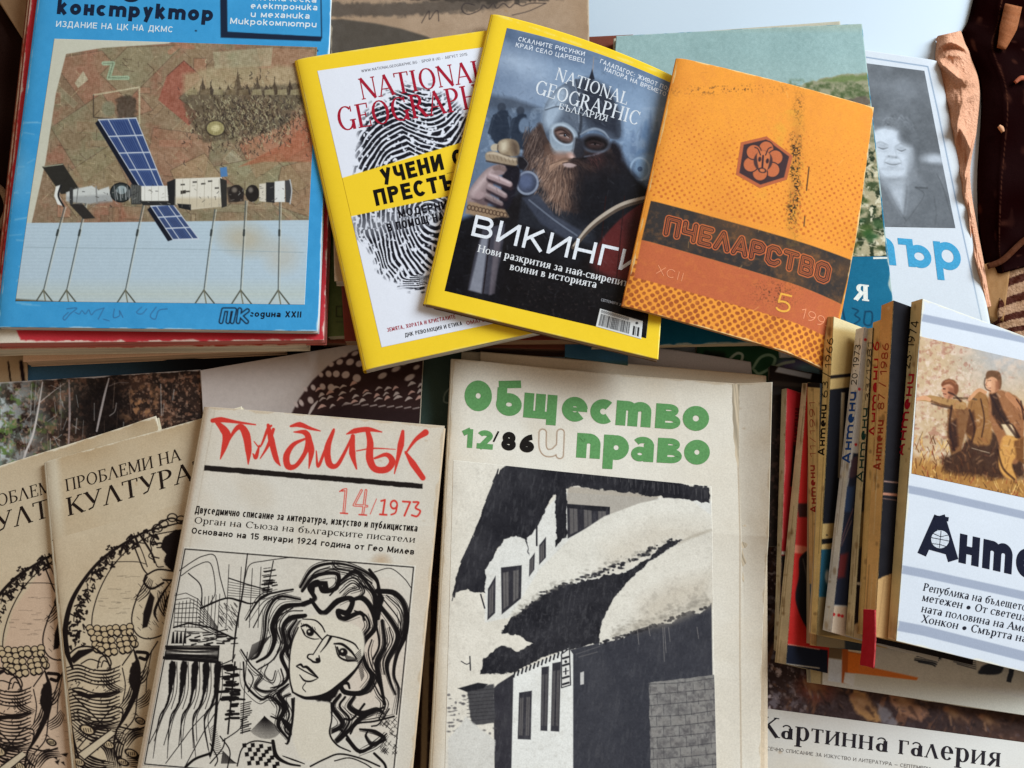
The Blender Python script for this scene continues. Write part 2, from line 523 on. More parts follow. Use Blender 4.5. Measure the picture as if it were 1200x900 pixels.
class Grot:
    """plain sans built from strokes; hx, hy are half the stroke in x and y units (capital height 1)"""
    def __init__(s, hx, hy, soft=False):
        s.hx, s.hy, s.soft = hx, hy, soft

    def glyph(s, c):
        hx, hy = s.hx, s.hy
        if c.islower() and c not in 'аеорсубфi':
            k = 0.74
            kx = 0.84
            g = Grot(hx / kx, hy / k, s.soft)
            if s.soft and c in 'тпидлгк':
                return g.soft_glyph(c, kx, k)
            a, S_ = g.glyph(c.upper())
            return a * kx, [p * np.array([kx, k]) for p in S_]
        P = lambda *q: np.array(q, float)
        V = lambda x, y0=0, y1=1: P((x, y0), (x, y1))
        H = lambda y, x0, x1: P((x0, y), (x1, y))
        w = 0.62
        R = w - hx
        T = 1 - hy

        def bowl(x1, y0, y1, x0=hx):
            m = (y0 + y1) / 2
            ry = (y1 - y0) / 2 - hy
            xm = max(x1 - hx - max(ry * 0.8, 0.12), x0 + 0.03)
            return [np.vstack([P((x0, y1 - hy)), arc(xm, m, x1 - hx - xm, ry, 90, -90, 16), P((x0, y0 + hy))])]

        def ring(x0, x1, y0=0, y1=1, a0=0, a1=360):
            return [arc((x0 + x1) / 2, (y0 + y1) / 2, (x1 - x0) / 2 - hx, (y1 - y0) / 2 - hy, a0, a1, 32)]
        al = {'A': 'А', 'B': 'В', 'E': 'Е', 'K': 'К', 'M': 'М', 'H': 'Н', 'O': 'О', 'P': 'Р', 'C': 'С', 'T': 'Т', 'X': 'Х', 'Y': 'У', 'a': 'а', 'c': 'с', 'o': 'о', 'e': 'е', 'p': 'р', 'y': 'у'}
        c = al.get(c, c)
        xh = 0.74
        G = {
            ' ': (0.3, lambda: []),
            '.': (0.24, lambda: [V(0.1, 0, 2 * hy)]), ',': (0.24, lambda: [P((0.12, 2 * hy), (0.06, -0.14))]), ':': (0.24, lambda: [V(0.1, 0, 2 * hy), V(0.1, 0.5, 0.5 + 2 * hy)]),
            '-': (0.36, lambda: [H(0.36, 0.02, 0.3)]), '—': (0.8, lambda: [H(0.4, 0.02, 0.74)]), '/': (0.4, lambda: [P((0.02, -0.05), (0.34, 1.05))]),
            '•': (0.44, lambda: [H(0.42, 0.16 - hx, 0.16 + hx)]), '(': (0.3, lambda: [arc(0.34, 0.45, 0.26, 0.62, 130, 230, 10)]), ')': (0.3, lambda: [arc(-0.06, 0.45, 0.26, 0.62, 50, -50, 10)]),
            'А': (0.72, lambda: [P((hx * 0.9, 0), (0.34, 1)), P((0.68 - hx * 0.9, 0), (0.34, 1)), H(0.27, 0.16, 0.52)]),
            'Б': (w, lambda: [V(hx), H(T, 0, w - 0.06)] + bowl(w, 0, 0.6)), 'В': (0.64, lambda: [V(hx)] + bowl(w - 0.03, 0.5 - hy, 1) + bowl(w, 0, 0.5 + hy)),
            'Г': (0.52, lambda: [V(hx), H(T, 0, 0.52)]), 'Д': (0.74, lambda: [P((0.16, hy), (0.24, 1)), V(0.6, hy), H(T, 0.2, 0.6 + hx), H(hy, 0, 0.72), V(hx, -0.2, hy), V(0.72 - hx, -0.2, hy)]),
            'Е': (0.56, lambda: [V(hx), H(hy, 0, 0.56), H(T, 0, 0.55), H(0.52, 0, 0.5)]),
            'Ж': (0.98, lambda: [V(0.48), P((hx, 0), (0.44, 0.52)), P((hx, 1), (0.44, 0.48)), P((0.96 - hx, 0), (0.52, 0.52)), P((0.96 - hx, 1), (0.52, 0.48))]),
            'З': (0.58, lambda: [arc(0.27, 0.74, 0.29 - hx, 0.26 - hy, 150, -90, 18), arc(0.27, 0.27, 0.31 - hx, 0.27 - hy, 90, -150, 18)]),
            'И': (0.68, lambda: [V(hx), V(0.66 - hx), P((hx, 0.04), (0.66 - hx, 0.96))]), 'Й': (0.68, lambda: [V(hx), V(0.66 - hx), P((hx, 0.04), (0.66 - hx, 0.96)), arc(0.33, 1.24, 0.13, 0.1, 190, 350, 8)]),
            'К': (0.64, lambda: [V(hx), P((hx, 0.4), (0.6 - hx * 0.8, 1)), P((0.22, 0.56), (0.64 - hx * 0.8, 0))]),
            'Л': (0.68, lambda: [P((hx, 0), (0.33, 1)), P((0.33, 1), (0.66 - hx, 0))]), 'М': (0.8, lambda: [V(hx), V(0.78 - hx), P((hx, 0.97), (0.39, 0.12)), P((0.78 - hx, 0.97), (0.39, 0.12))]),
            'Н': (0.66, lambda: [V(hx), V(0.64 - hx), H(0.5, 0, 0.64)]), 'О': (0.72, lambda: ring(0, 0.7)), 'П': (0.66, lambda: [V(hx), V(0.64 - hx), H(T, 0, 0.64)]),
            'Р': (0.62, lambda: [V(hx)] + bowl(0.6, 0.42, 1)), 'С': (0.66, lambda: ring(0, 0.68, 0, 1, 42, 318)), 'Т': (0.6, lambda: [V(0.3), H(T, 0, 0.6)]),
            'У': (0.64, lambda: [P((hx * 0.9, 1), (0.34, 0.34)), P((0.64 - hx * 0.9, 1), (0.2, 0))]), 'Ф': (0.84, lambda: [V(0.42)] + ring(0, 0.84, 0.2, 0.88)),
            'Х': (0.64, lambda: [P((hx, 0), (0.64 - hx, 1)), P((hx, 1), (0.64 - hx, 0))]), 'Ц': (0.72, lambda: [V(hx), V(0.62 - hx), H(hy, 0, 0.72), V(0.72 - hx, -0.2, hy)]),
            'Ч': (0.62, lambda: [V(0.6 - hx), np.vstack([P((hx, 1), (hx, 0.66)), arc(0.3, 0.62, 0.3 - hx, 0.2, 180, 270, 8), P((0.6 - hx, 0.42))])]),
            'Ш': (0.94, lambda: [V(hx), V(0.46), V(0.92 - hx), H(hy, 0, 0.92)]), 'Щ': (1.0, lambda: [V(hx), V(0.45), V(0.9 - hx), H(hy, 0, 1.0), V(1.0 - hx, -0.2, hy)]),
            'Ъ': (0.74, lambda: [V(0.14 + hx), H(T, 0, 0.14 + hx)] + bowl(0.74, 0, 0.6, 0.14 + hx)), 'Ь': (0.62, lambda: [V(hx)] + bowl(0.62, 0, 0.6)),
            'Ю': (0.96, lambda: [V(hx), H(0.5, 0, 0.3)] + ring(0.28, 0.96)), 'Я': (0.62, lambda: [V(0.6 - hx)] + [np.array([0.6, 0]) + np.array([-1, 1]) * p for p in bowl(0.6, 0.42, 1)] + [P((0.3, 0.46), (hx, 0))]),
            'N': (0.68, lambda: [V(hx), V(0.66 - hx), P((hx, 0.96), (0.66 - hx, 0.04))]), 'I': (0.2, lambda: [V(0.1)]), 'L': (0.54, lambda: [V(hx), H(hy, 0, 0.52)]),
            'G': (0.72, lambda: ring(0, 0.7, 0, 1, 42, 350) + [H(0.46, 0.4, 0.7)]), 'R': (0.64, lambda: [V(hx)] + bowl(0.6, 0.42, 1) + [P((0.3, 0.44), (0.62 - hx, 0))]), 'W': (0.98, lambda: [P((hx, 1), (0.26, 0)), P((0.26, 0), (0.49, 0.9)), P((0.49, 0.9), (0.72, 0)), P((0.72, 0), (0.98 - hx, 1))]),
            '0': (0.6, lambda: ring(0, 0.58)), '1': (0.4, lambda: [V(0.28), P((0.02, 0.74), (0.28, 0.96))]),
            '2': (0.6, lambda: [np.vstack([arc(0.28, 0.7, 0.28 - hx, 0.3 - hy, 165, -35, 16), P((hx, 0.04))]), H(hy, 0, 0.58)]),
            '3': (0.58, lambda: [arc(0.27, 0.74, 0.29 - hx, 0.26 - hy, 150, -90, 18), arc(0.27, 0.28, 0.31 - hx, 0.28 - hy, 90, -150, 18)]),
            '4': (0.64, lambda: [V(0.46), H(0.25, 0, 0.62), P((0.44, 0.98), (0.04, 0.26))]), '5': (0.6, lambda: [H(T, 0.1, 0.54), P((0.12, 1), (0.08, 0.5)), arc(0.27, 0.31, 0.31 - hx, 0.31 - hy, 140, -150, 20)]),
            '6': (0.6, lambda: ring(0, 0.58, 0, 0.62) + [arc(0.56, 0.3, 0.56 - hx, 0.7 - hy, 178, 100, 12)]), '7': (0.56, lambda: [H(T, 0, 0.56), P((0.52, 0.96), (0.16, 0))]),
            '8': (0.6, lambda: ring(0.03, 0.55, 0.5 - hy, 1) + ring(0, 0.58, 0, 0.5 + hy)), '9': (0.6, lambda: ring(0, 0.58, 0.38, 1) + [arc(0.02, 0.7, 0.56 - hx, 0.7 - hy, -2, -80, 12)]),
            'а': (0.54, lambda: [V(0.52 - hx, 0, 0.5)] + ring(0, 0.5, 0, 0.44) + [arc(0.26, 0.5, 0.26 - hx, 0.24 - hy, 0, 155, 12)]), 'е': (0.6, lambda: ring(0, 0.58, 0, xh, 14, 292) + [H(xh / 2, 0.06, 0.57)]),
            'о': (0.6, lambda: ring(0, 0.58, 0, xh)), 'р': (0.6, lambda: [V(hx, -0.26, xh)] + ring(0, 0.58, 0, xh)), 'с': (0.54, lambda: ring(0, 0.56, 0, xh, 45, 315)),
            'у': (0.54, lambda: [P((hx, xh), (0.28, 0.1)), P((0.54 - hx, xh), (0.18, -0.26))]), 'б': (0.6, lambda: ring(0, 0.58, 0, 0.66) + [arc(0.5, 0.34, 0.5 - hx, 0.62, 178, 92, 12)]),
            'ф': (0.78, lambda: [V(0.39, -0.26, 1)] + ring(0, 0.78, 0, xh)),
        }
        if c not in G:
            c = '.'
        a, f = G[c]
        return a + 0.13, f()

    def soft_glyph(s, c, kx, k):
        """round lower-case forms (m for t, n for p, u for i)"""
        hx, hy = s.hx, s.hy
        P = lambda *q: np.array(q, float)
        V = lambda x, y0=0, y1=1: P((x, y0), (x, y1))
        arch = lambda x0, x1: np.vstack([arc((x0 + x1) / 2, 0.6, (x1 - x0) / 2, 0.4 - hy, 180, 0, 14), [(x1, 0)]])
        G = {'т': (1.1, [V(hx), arch(hx, 0.54), arch(0.54, 1.08 - hx)]), 'п': (0.7, [V(hx), arch(hx, 0.66 - hx)]), 'и': (0.7, [V(0.66 - hx), np.vstack([[(hx, 1)], arc(0.33, 0.4, 0.33 - hx, 0.4 - hy, 180, 360, 14)])]),
             'д': (0.7, [V(0.66 - hx, -0.1, 1), arc(0.33, 0.5, 0.33 - hx, 0.5 - hy, 0, 360, 24), arc(0.33, -0.1, 0.33 - hx, 0.26, 0, -150, 12)]), 'л': (0.7, [P((hx, 0), (0.33, 1)), P((0.33, 1), (0.66 - hx, 0))]),
             'г': (0.56, [arc(0.26, 0.72, 0.26 - hx, 0.28 - hy, 150, -60, 12), arc(0.3, 0.24, 0.28 - hx, 0.24 - hy, 130, 320, 12)]), 'к': (0.68, [V(hx, 0, 1.35), P((hx, 0.4), (0.62 - hx, 1)), P((0.22, 0.56), (0.66 - hx, 0))])}
        a, S_ = G[c]
        return (a + 0.13) * kx, [p * np.array([kx, k]) for p in S_]


def letters(txt, font, bold, shear=0.0):
    """-> list of (verts, faces) in units of one capital height, and the set width"""
    f = Serif(*bold) if font == 'serif' else Fat(bold)
    x, out = 0.0, []
    for ch in txt:
        a, g = f.glyph(ch)
        for p, w_ in g:
            V, Fc = ribbon(p + np.array([x, 0]), w_)
            out.append((V, Fc))
        x += a + (0.06 if font == 'fat' else 0.04)
    if shear:
        out = [(np.stack([V[:, 0] + shear * V[:, 1], V[:, 1]], 1), Fc) for V, Fc in out]
    return out, x


# ------------------------------------------------------------------ a printed sheet lying in its own plane
class Sheet:
    def __init__(s, quad, z, curl=None):
        s.quad = [np.array(p, float) for p in quad]
        z = (z, z, z) if np.ndim(z) == 0 else z
        TL, TR, BR, BL = s.quad
        s.P0 = at(*TL, z[0]); s.P1 = at(*TR, z[1]); s.P2 = at(*BL, z[2])
        s.e1, s.e2 = s.P1 - s.P0, s.P2 - s.P0
        s.n = unit(np.cross(s.e2, s.e1))
        s.curl = curl

    def on(s, px, py, lift=0.0):
        d = ray(px, py)
        t = ((s.P0 - CAM) @ s.n) / (d @ s.n)
        P = CAM + d * t[..., None]
        if s.curl is not None:
            q = P - s.P0
            G = np.array([[s.e1 @ s.e1, s.e1 @ s.e2], [s.e1 @ s.e2, s.e2 @ s.e2]])
            uv = np.stack([q @ s.e1, q @ s.e2], -1) @ np.linalg.inv(G)
            lift = lift + s.curl(uv[..., 0], uv[..., 1])
        return P + s.n * np.asarray(lift)[..., None]

    @staticmethod
    def px_grid(quad, nu, nv, bulge=None, inset=0.0):
        u, v = np.meshgrid(np.linspace(0, 1, nu), np.linspace(0, 1, nv))
        TL, TR, BR, BL = [np.array(p, float) for p in quad]
        if inset:
            c = (TL + TR + BR + BL) / 4
            TL, TR, BR, BL = [p + unit(c - p) * inset for p in (TL, TR, BR, BL)]
        u_, v_ = u[..., None], v[..., None]
        P = (TL * (1 - u_) + TR * u_) * (1 - v_) + (BL * (1 - u_) + BR * u_) * v_
        b = bulge or {}
        for k, wgt in (('T', 4 * u * (1 - u) * (1 - v)), ('B', 4 * u * (1 - u) * v), ('L', 4 * v * (1 - v) * (1 - u)), ('R', 4 * v * (1 - v) * u)):
            if k in b:
                P = P + wgt[..., None] * np.array(b[k], float)
        return P

    def grid_mesh(s, name, quad, art, mat, parent, lift, th, sc, bulge=None):
        q = [np.array(p, float) for p in quad]
        wd = max(np.linalg.norm(q[1] - q[0]), np.linalg.norm(q[2] - q[3]))
        ht = max(np.linalg.norm(q[3] - q[0]), np.linalg.norm(q[2] - q[1]))
        nu, nv = max(6, int(wd * sc) + 1), max(6, int(ht * sc) + 1)
        g = s.px_grid(q, nu, nv, bulge)
        c = art.sample(g[..., 0], g[..., 1]).reshape(-1, 3)
        V = s.on(g[..., 0], g[..., 1], lift).reshape(-1, 3)
        Fq = grid_faces(nu, nv)
        i = np.arange(nu * nv).reshape(nv, nu)
        ring = np.concatenate([i[0, :-1], i[:-1, -1], i[-1, :0:-1], i[:0:-1, 0]])
        V2 = V[ring] - s.n * th
        n0 = len(V)
        j = np.arange(len(ring))
        k = (j + 1) % len(ring)
        Fs = np.stack([ring[j], ring[k], n0 + k, n0 + j], 1)
        return mesh_np(name, np.vstack([V, V2]), np.vstack([Fq, Fs]), mat, parent, np.vstack([c, c[ring]]), smooth=False if nu * nv < 400 else True)


def plain(c, m=6, seed=0, scale=40):
    def f(A, q):
        A.fill(c)
        A.mottle(m, scale, seed)
        A.mottle(m * 0.5, 4, seed + 5)
    return f


def wear(A, quad, col=(225, 215, 198), wd=1.6, amt=0.8, seed=3):
    sl = (slice(0, A.h), slice(0, A.w))
    X, Y = A.X, A.Y
    d = np.full(X.shape, 1e9, np.float32)
    for i in range(4):
        a, b = quad[i], quad[(i + 1) % 4]
        e = unit(np.array(b) - np.array(a))
        d = np.minimum(d, np.abs((X - a[0]) * e[1] - (Y - a[1]) * e[0]))
    n = A.noise(14, 4, seed)
    m = np.clip((wd * (0.3 + 2.2 * np.clip(n - 0.35, 0, 1) * 2) - d) / 0.8, 0, 1) * amt
    A.mix(sl, m, col)


def age(A, q, amt=1.0, seed=1, col=(196, 166, 122)):
    """uneven yellowing from the edges inward, foxing, faint handling marks"""
    X, Y = A.X, A.Y
    d = np.full(X.shape, 1e9, np.float32)
    for i in range(4):
        a, b = np.array(q[i]), np.array(q[(i + 1) % 4])
        e = unit(b - a)
        d = np.minimum(d, np.abs((X - a[0]) * e[1] - (Y - a[1]) * e[0]))
    n = A.noise(70, 5, seed + 40)
    A.full(np.exp(-d / 26) * (0.15 + 0.9 * n) * 0.55 * amt, col)
    A.full(np.clip((n - 0.5) * 3, 0, 1) * 0.22 * amt, col)
    r = random.Random(seed)
    x0, y0 = A.x0, A.y0
    W, Hh = A.w / A.sc, A.h / A.sc
    for k in range(int(26 * amt)):
        A.ell(x0 + r.random() * W, y0 + r.random() * Hh, r.uniform(0.5, 2.2), r.uniform(0.5, 1.8), (158, 120, 78), 0, 1.0, r.uniform(0.15, 0.5))
    for k in range(int(5 * amt)):
        A.ell(x0 + r.random() * W, y0 + r.random() * Hh, r.uniform(10, 30), r.uniform(7, 20), (188, 160, 124), r.uniform(0, 90), 7, r.uniform(0.08, 0.22))
    for k in range(int(7 * amt)):
        x, y, a = x0 + r.random() * W, y0 + r.random() * Hh, r.uniform(0, 3.1)
        L = r.uniform(14, 60)
        P = [(x, y), (x + L * 0.5 * math.cos(a), y + L * 0.5 * math.sin(a) + r.uniform(-2, 2)), (x + L * math.cos(a), y + L * math.sin(a))]
        A.line(P, r.uniform(0.5, 1.0), (170, 146, 116), 0.3)
        A.line([(px + 1, py + 1) for px, py in P], 0.6, (244, 238, 224), 0.3)


class Mag(Sheet):
    """a magazine or book lying flat: thing > front_cover, pages, back_cover, spine, pictures, lettering"""
    def __init__(s, name, label, cat, quad, z, t, paint, page=(225, 215, 195), mat=None, sc=1.5, group=None, bulge=None,
                 curl=None, spine=None, back=None, spine_col=None, wv=0.0006, seed=1, inset=1.2, back_out=0.0):
        ph = random.Random(seed)
        a1, a2, a3 = ph.uniform(0, 6), ph.uniform(0, 6), ph.uniform(2, 4)

        def cf(u, v):
            d = wv * (np.sin(a3 * u + a1) + np.sin(a3 * 1.3 * v + a2))
            if spine == 'L':
                d = d - 0.0016 * np.exp(-np.clip(u, 0, 1) / 0.022)
            if spine == 'R':
                d = d - 0.0016 * np.exp(-np.clip(1 - u, 0, 1) / 0.022)
            return d + (curl(u, v) if curl else 0)
        super().__init__(quad, z, cf)
        cen = (s.P0 + s.on(*s.quad[2])) / 2 if False else (s.P1 + s.P2) / 2
        e = bpy.data.objects.new(name, None)
        e.empty_display_size = 0.02
        e.location = tuple(cen - s.n * t)
        COL.objects.link(e)
        e['label'] = label
        e['category'] = cat
        if group:
            e['group'] = group
        s.root, s.t, s.mat, s.bulge = e, t, mat or M_MATTE, bulge
        s.txt = {}
        bb = np.array(s.quad)
        A = Art((bb[:, 0].min() - 14, bb[:, 1].min() - 14, bb[:, 0].max() + 14, bb[:, 1].max() + 14), sc)
        paint(A, [tuple(p) for p in s.quad])
        s.face = s.grid_mesh('front_cover', s.quad, A, s.mat, e, 0.0, 0.00022, sc, bulge)
        # leaves
        nu, nv = 26, 26
        g = s.px_grid(s.quad, nu, nv, bulge, inset)
        top = s.on(g[..., 0], g[..., 1], -0.0003).reshape(-1, 3)
        rn = np.random.RandomState(seed)
        bot = top - s.n * (t - 0.0006)
        i = np.arange(nu * nv).reshape(nv, nu)
        ring = np.concatenate([i[0, :-1], i[:-1, -1], i[-1, :0:-1], i[:0:-1, 0]])
        lay = 5
        rows = [top[ring]]
        for k in range(1, lay):
            f = k / lay
            P = top[ring] * (1 - f) + bot[ring] * f
            cc = P.mean(0)
            out = P - cc
            out /= np.linalg.norm(out, axis=1)[:, None]
            rows.append(P + out * rn.uniform(-0.0006, 0.0008) + out * (0.0002 * rn.randn(len(ring), 1)))
        rows.append(bot[ring])
        n0 = nu * nv
        V = [top] + rows + [bot]
        m = len(ring)
        faces = [grid_faces(nu, nv)]
        j = np.arange(m); k2 = (j + 1) % m
        for r in range(lay):
            o = n0 + r * m
            faces.append(np.stack([o + j, o + k2, o + m + k2, o + m + j], 1))
        faces.append(grid_faces(nu, nv, n0 + (lay + 1) * m)[:, ::-1])
        mesh_np('pages', np.vstack(V), np.vstack(faces), page_mat(page), e)
        # back cover
        bc = back if back is not None else page
        Ab = Art((0, 0, 4, 4), 1)
        Ab.fill(bc)
        g = s.px_grid(s.quad, 14, 14, bulge, -back_out)
        Vb = s.on(g[..., 0], g[..., 1], -(t - 0.0006)).reshape(-1, 3)
        Vb2 = Vb - s.n * 0.0006
        i = np.arange(196).reshape(14, 14)
        ring = np.concatenate([i[0, :-1], i[:-1, -1], i[-1, :0:-1], i[:0:-1, 0]])
        j = np.arange(len(ring)); k2 = (j + 1) % len(ring)
        Fb = np.vstack([grid_faces(14, 14), grid_faces(14, 14, 196)[:, ::-1], np.stack([ring[j], ring[k2], 196 + ring[k2], 196 + ring[j]], 1)])
        mesh_np('back_cover', np.vstack([Vb, Vb2]), Fb, s.mat, e, np.tile(np.array(bc, float), (392, 1)), smooth=False)
        # spine: the cover wrapped round the fold
        if spine:
            nn = 40
            uu = 0.0 if spine == 'L' else 1.0
            g = s.px_grid(s.quad, 2, nn, bulge)[:, 0 if spine == 'L' else 1]
            P = s.on(g[:, 0], g[:, 1], 0.0)
            outd = unit(-s.e1 if spine == 'L' else s.e1)
            ns = 9
            rows = []
            for k in range(ns):
                a = math.pi * k / (ns - 1)
                rows.append(P - s.n * (t / 2 * (1 - math.cos(a))) + outd * (min(t / 2, 0.0022) * math.sin(a) ** 0.6))
            V = np.stack(rows, 1).reshape(-1, 3)
            sc_ = spine_col if spine_col is not None else A.sample(g[:, 0] + (2 if spine == 'L' else -2), g[:, 1])
            c = np.repeat(np.broadcast_to(np.asarray(sc_, float), (nn, 3))[:, None], ns, 1).reshape(-1, 3)
            mesh_np('spine', V, grid_faces(ns, nn), s.mat, e, c)

    def panel(s, name, quad, paint, lift=0.00007, sc=1.6, bulge=None, mat=None):
        bb = np.array(quad, float)
        A = Art((bb[:, 0].min() - 14, bb[:, 1].min() - 14, bb[:, 0].max() + 14, bb[:, 1].max() + 14), sc)
        paint(A, quad)
        return s.grid_mesh(name, quad, A, mat or s.mat, s.face, lift, lift * 0.8, sc, bulge)

    def text(s, part, txt, p0, p1, caph, col, font='sans', bold=0.0, shear=0.0, up=None):
        p0, p1 = np.array(p0, float), np.array(p1, float)
        if up is None:
            up = unit(s.quad[0] - s.quad[3])
            pe = unit(np.array([p1[1] - p0[1], -(p1[0] - p0[0])]))
            up = unit(up * 0.6 + pe * 0.4)
        ey = np.array(up, float) * caph
        lst = s.txt.setdefault((part, tuple(col)), [])
        if font in ('sans', 'soft'):
            wd = (0.105 + bold * 2.6) * caph                      # stroke in px
            hy = min(wd / caph / 2, 0.16)
            W = 1.0
            for it in range(3):
                L = np.linalg.norm(p1 - p0)
                hx = min(wd / (L / W) / 2 if it else hy, 0.19)
                g = Grot(hx, hy, font == 'soft')
                W = sum(g.glyph(ch)[0] for ch in txt) - 0.13
            ex = (p1 - p0) / W
            x, k = 0.0, 0
            wd = min(wd, hx * 2 * np.linalg.norm(ex) * 1.02 if hx >= 0.19 else wd)
            for ch in txt:
                a, S_ = g.glyph(ch)
                for p in S_:
                    q = p + np.array([x, 0])
                    V, Fc = ribbon(p0 + q[:, :1] * ex + q[:, 1:] * ey, min(wd, 2.2 * hy * caph))
                    lst.append((V, Fc, 0.00012 + (k % 11) * 0.000005))
                    k += 1
                x += a
            return
        L, W = letters(txt, font, bold, shear)
        ex = (p1 - p0) / W
        for k, (V, Fc) in enumerate(L):
            lst.append((p0 + V[:, :1] * ex + V[:, 1:] * ey, Fc, 0.00012 + (k % 9) * 0.000006))

    def strokes(s, part, lst_pts, ws, col, lift=0.00012):
        lst = s.txt.setdefault((part, tuple(col)), [])
        for k, p in enumerate(lst_pts):
            wv = ws[k] if isinstance(ws, list) else ws
            V, Fc = ribbon(p, wv)
            lst.append((V, Fc, lift + (k % 9) * 0.000006))

    def done(s):
        for (part, col), lst in s.txt.items():
            V, Fc, n = [], [], 0
            for v, f, lift in lst:
                V.append(s.on(v[:, 0], v[:, 1], lift))
                Fc += [tuple(i + n for i in q) for q in f]
                n += len(v)
            mesh_np(part, np.vstack(V), Fc, ink(col), s.face, smooth=False)
        return s


# ================================================================== SETTING
def tag(o, label=None, cat=None, group=None, kind=None):
    if label: o['label'] = label
    if cat: o['category'] = cat
    if group: o['group'] = group
    if kind: o['kind'] = kind
    return o


def build_table():
    m = bpy.data.materials.new('white_painted_board')
    nt, p = nodes_of(m)
    no = nt.nodes.new('ShaderNodeTexNoise')
    no.inputs['Scale'].default_value = 9
    no.inputs['Detail'].default_value = 6
    tc = nt.nodes.new('ShaderNodeTexCoord')
    nt.links.new(tc.outputs['Object'], no.inputs['Vector'])
    cr = nt.nodes.new('ShaderNodeValToRGB')
    cr.color_ramp.elements[0].color = (0.46, 0.53, 0.60, 1)
    cr.color_ramp.elements[1].color = (0.50, 0.57, 0.64, 1)
    nt.links.new(no.outputs[0], cr.inputs[0])
    nt.links.new(cr.outputs[0], p.inputs['Base Color'])
    p.inputs['Roughness'].default_value = 0.5
    V = [(-0.62, -0.55, 0), (0.72, -0.55, 0), (0.72, 0.75, 0), (-0.62, 0.75, 0)]
    V = V + [(x, y, -0.02) for x, y, z in V]
    o = mesh_np('table_top', np.array(V), [(0, 1, 2, 3), (7, 6, 5, 4), (0, 4, 5, 1), (1, 5, 6, 2), (2, 6, 7, 3), (3, 7, 4, 0)], m, smooth=False)
    tag(o, kind='structure')


build_table()


def heap(name, label, cat, outline_bbox, inside, zf, colf, mat, n=(60, 80)):
    """soft thing lying on the table: a closed height field over a px region"""
    x0, y0, x1, y1 = outline_bbox
    nu, nv = n
    g = Sheet.px_grid([(x0, y0), (x1, y0), (x1, y1), (x0, y1)], nu, nv)
    g = inside(g, nu, nv)
    u, v = np.meshgrid(np.linspace(0, 1, nu), np.linspace(0, 1, nv))
    z = zf(u, v)
    V = at(g[..., 0], g[..., 1], z).reshape(-1, 3)
    c = colf(u, v).reshape(-1, 3)
    i = np.arange(nu * nv).reshape(nv, nu)
    ring = np.concatenate([i[0, :-1], i[:-1, -1], i[-1, :0:-1], i[:0:-1, 0]])
    B = V[ring].copy()
    B[:, 2] = 0.0005
    m = len(ring)
    j = np.arange(m); k = (j + 1) % m
    Fs = np.stack([ring[j], ring[k], nu * nv + k, nu * nv + j], 1)
    e = bpy.data.objects.new(name, None)
    cc = V.mean(0)
    e.location = (cc[0], cc[1], 0)
    e.empty_display_size = 0.02
    COL.objects.link(e)
    tag(e, label, cat)
    return e, V, c, np.vstack([grid_faces(nu, nv), Fs]), B, ring


def lerp_edges(left, right):
    """map the grid between two px curves given as [(x, y)...]"""
    L, R = spline(left, 8), spline(right, 8)

    def f(g, nu, nv):
        tv = np.linspace(0, 1, nv)
        li = np.stack([np.interp(tv, np.linspace(0, 1, len(L)), L[:, k]) for k in (0, 1)], 1)
        ri = np.stack([np.interp(tv, np.linspace(0, 1, len(R)), R[:, k]) for k in (0, 1)], 1)
        u = np.linspace(0, 1, nu)[None, :, None]
        return li[:, None] * (1 - u) + ri[:, None] * u
    return f


def vnoise(u, v, su, sv, seed):
    r = np.random.RandomState(seed)
    L = r.rand(64, 64)
    a, b = u * su, v * sv
    i, j = np.floor(a).astype(int), np.floor(b).astype(int)
    fa, fb = a - i, b - j
    fa = fa * fa * (3 - 2 * fa); fb = fb * fb * (3 - 2 * fb)
    g = lambda p, q: L[(j + q) & 63, (i + p) & 63]
    return (g(0, 0) * (1 - fa) + g(1, 0) * fa) * (1 - fb) + (g(0, 1) * (1 - fa) + g(1, 1) * fa) * fb


def rgb(c, n, amt):
    return np.clip(np.asarray(c, float) + ((n - 0.5) * 2 * amt)[..., None], 1, 255)


# peach cloth bundle between the white magazine and the bag
def z_cloth(u, v):
    edge = np.clip(np.sin(np.pi * np.clip(u, 0, 1)), 0, 1) ** 0.45
    z = 0.0
    for (v0, sl, wd, h) in ((0.10, 0.10, 0.022, 0.9), (0.17, -0.06, 0.03, 0.6), (0.25, 0.12, 0.028, 1.0), (0.34, 0.02, 0.034, 0.8), (0.41, -0.12, 0.024, 0.7), (0.50, 0.10, 0.03, 1.0), (0.58, -0.05, 0.022, 0.6), (0.66, 0.08, 0.03, 0.8), (0.77, -0.06, 0.026, 0.6), (0.88, 0.05, 0.03, 0.6)):
        d = v - v0 - sl * (u - 0.5) - 0.03 * np.sin(u * 5 + v0 * 20)
        z = z + h * np.exp(-np.abs(d / wd) ** 1.6)
    return 0.002 + edge * (0.007 + 0.0080 * z + 0.003 * vnoise(u, v, 3, 8, 8) + 0.0012 * vnoise(u, v, 14, 40, 9))


e, V, c, Fq, B, ring = heap('peach_cloth', 'crumpled peach cotton cloth between the white magazine and the dark leather bag', 'cloth', (0, 0, 1, 1),
    lerp_edges([(1099, 42), (1097, 72), (1106, 112), (1118, 175), (1128, 235), (1140, 300), (1150, 362)], [(1126, 36), (1136, 60), (1148, 100), (1145, 150), (1137, 205), (1146, 270), (1164, 358)]),
    z_cloth, lambda u, v: rgb((222, 164, 132), vnoise(u, v, 8, 16, 2), 9), M_CLOTH, (80, 260))
mesh_np('folded_fabric', np.vstack([V, B]), Fq, M_CLOTH, e, np.vstack([c, c[ring]]))


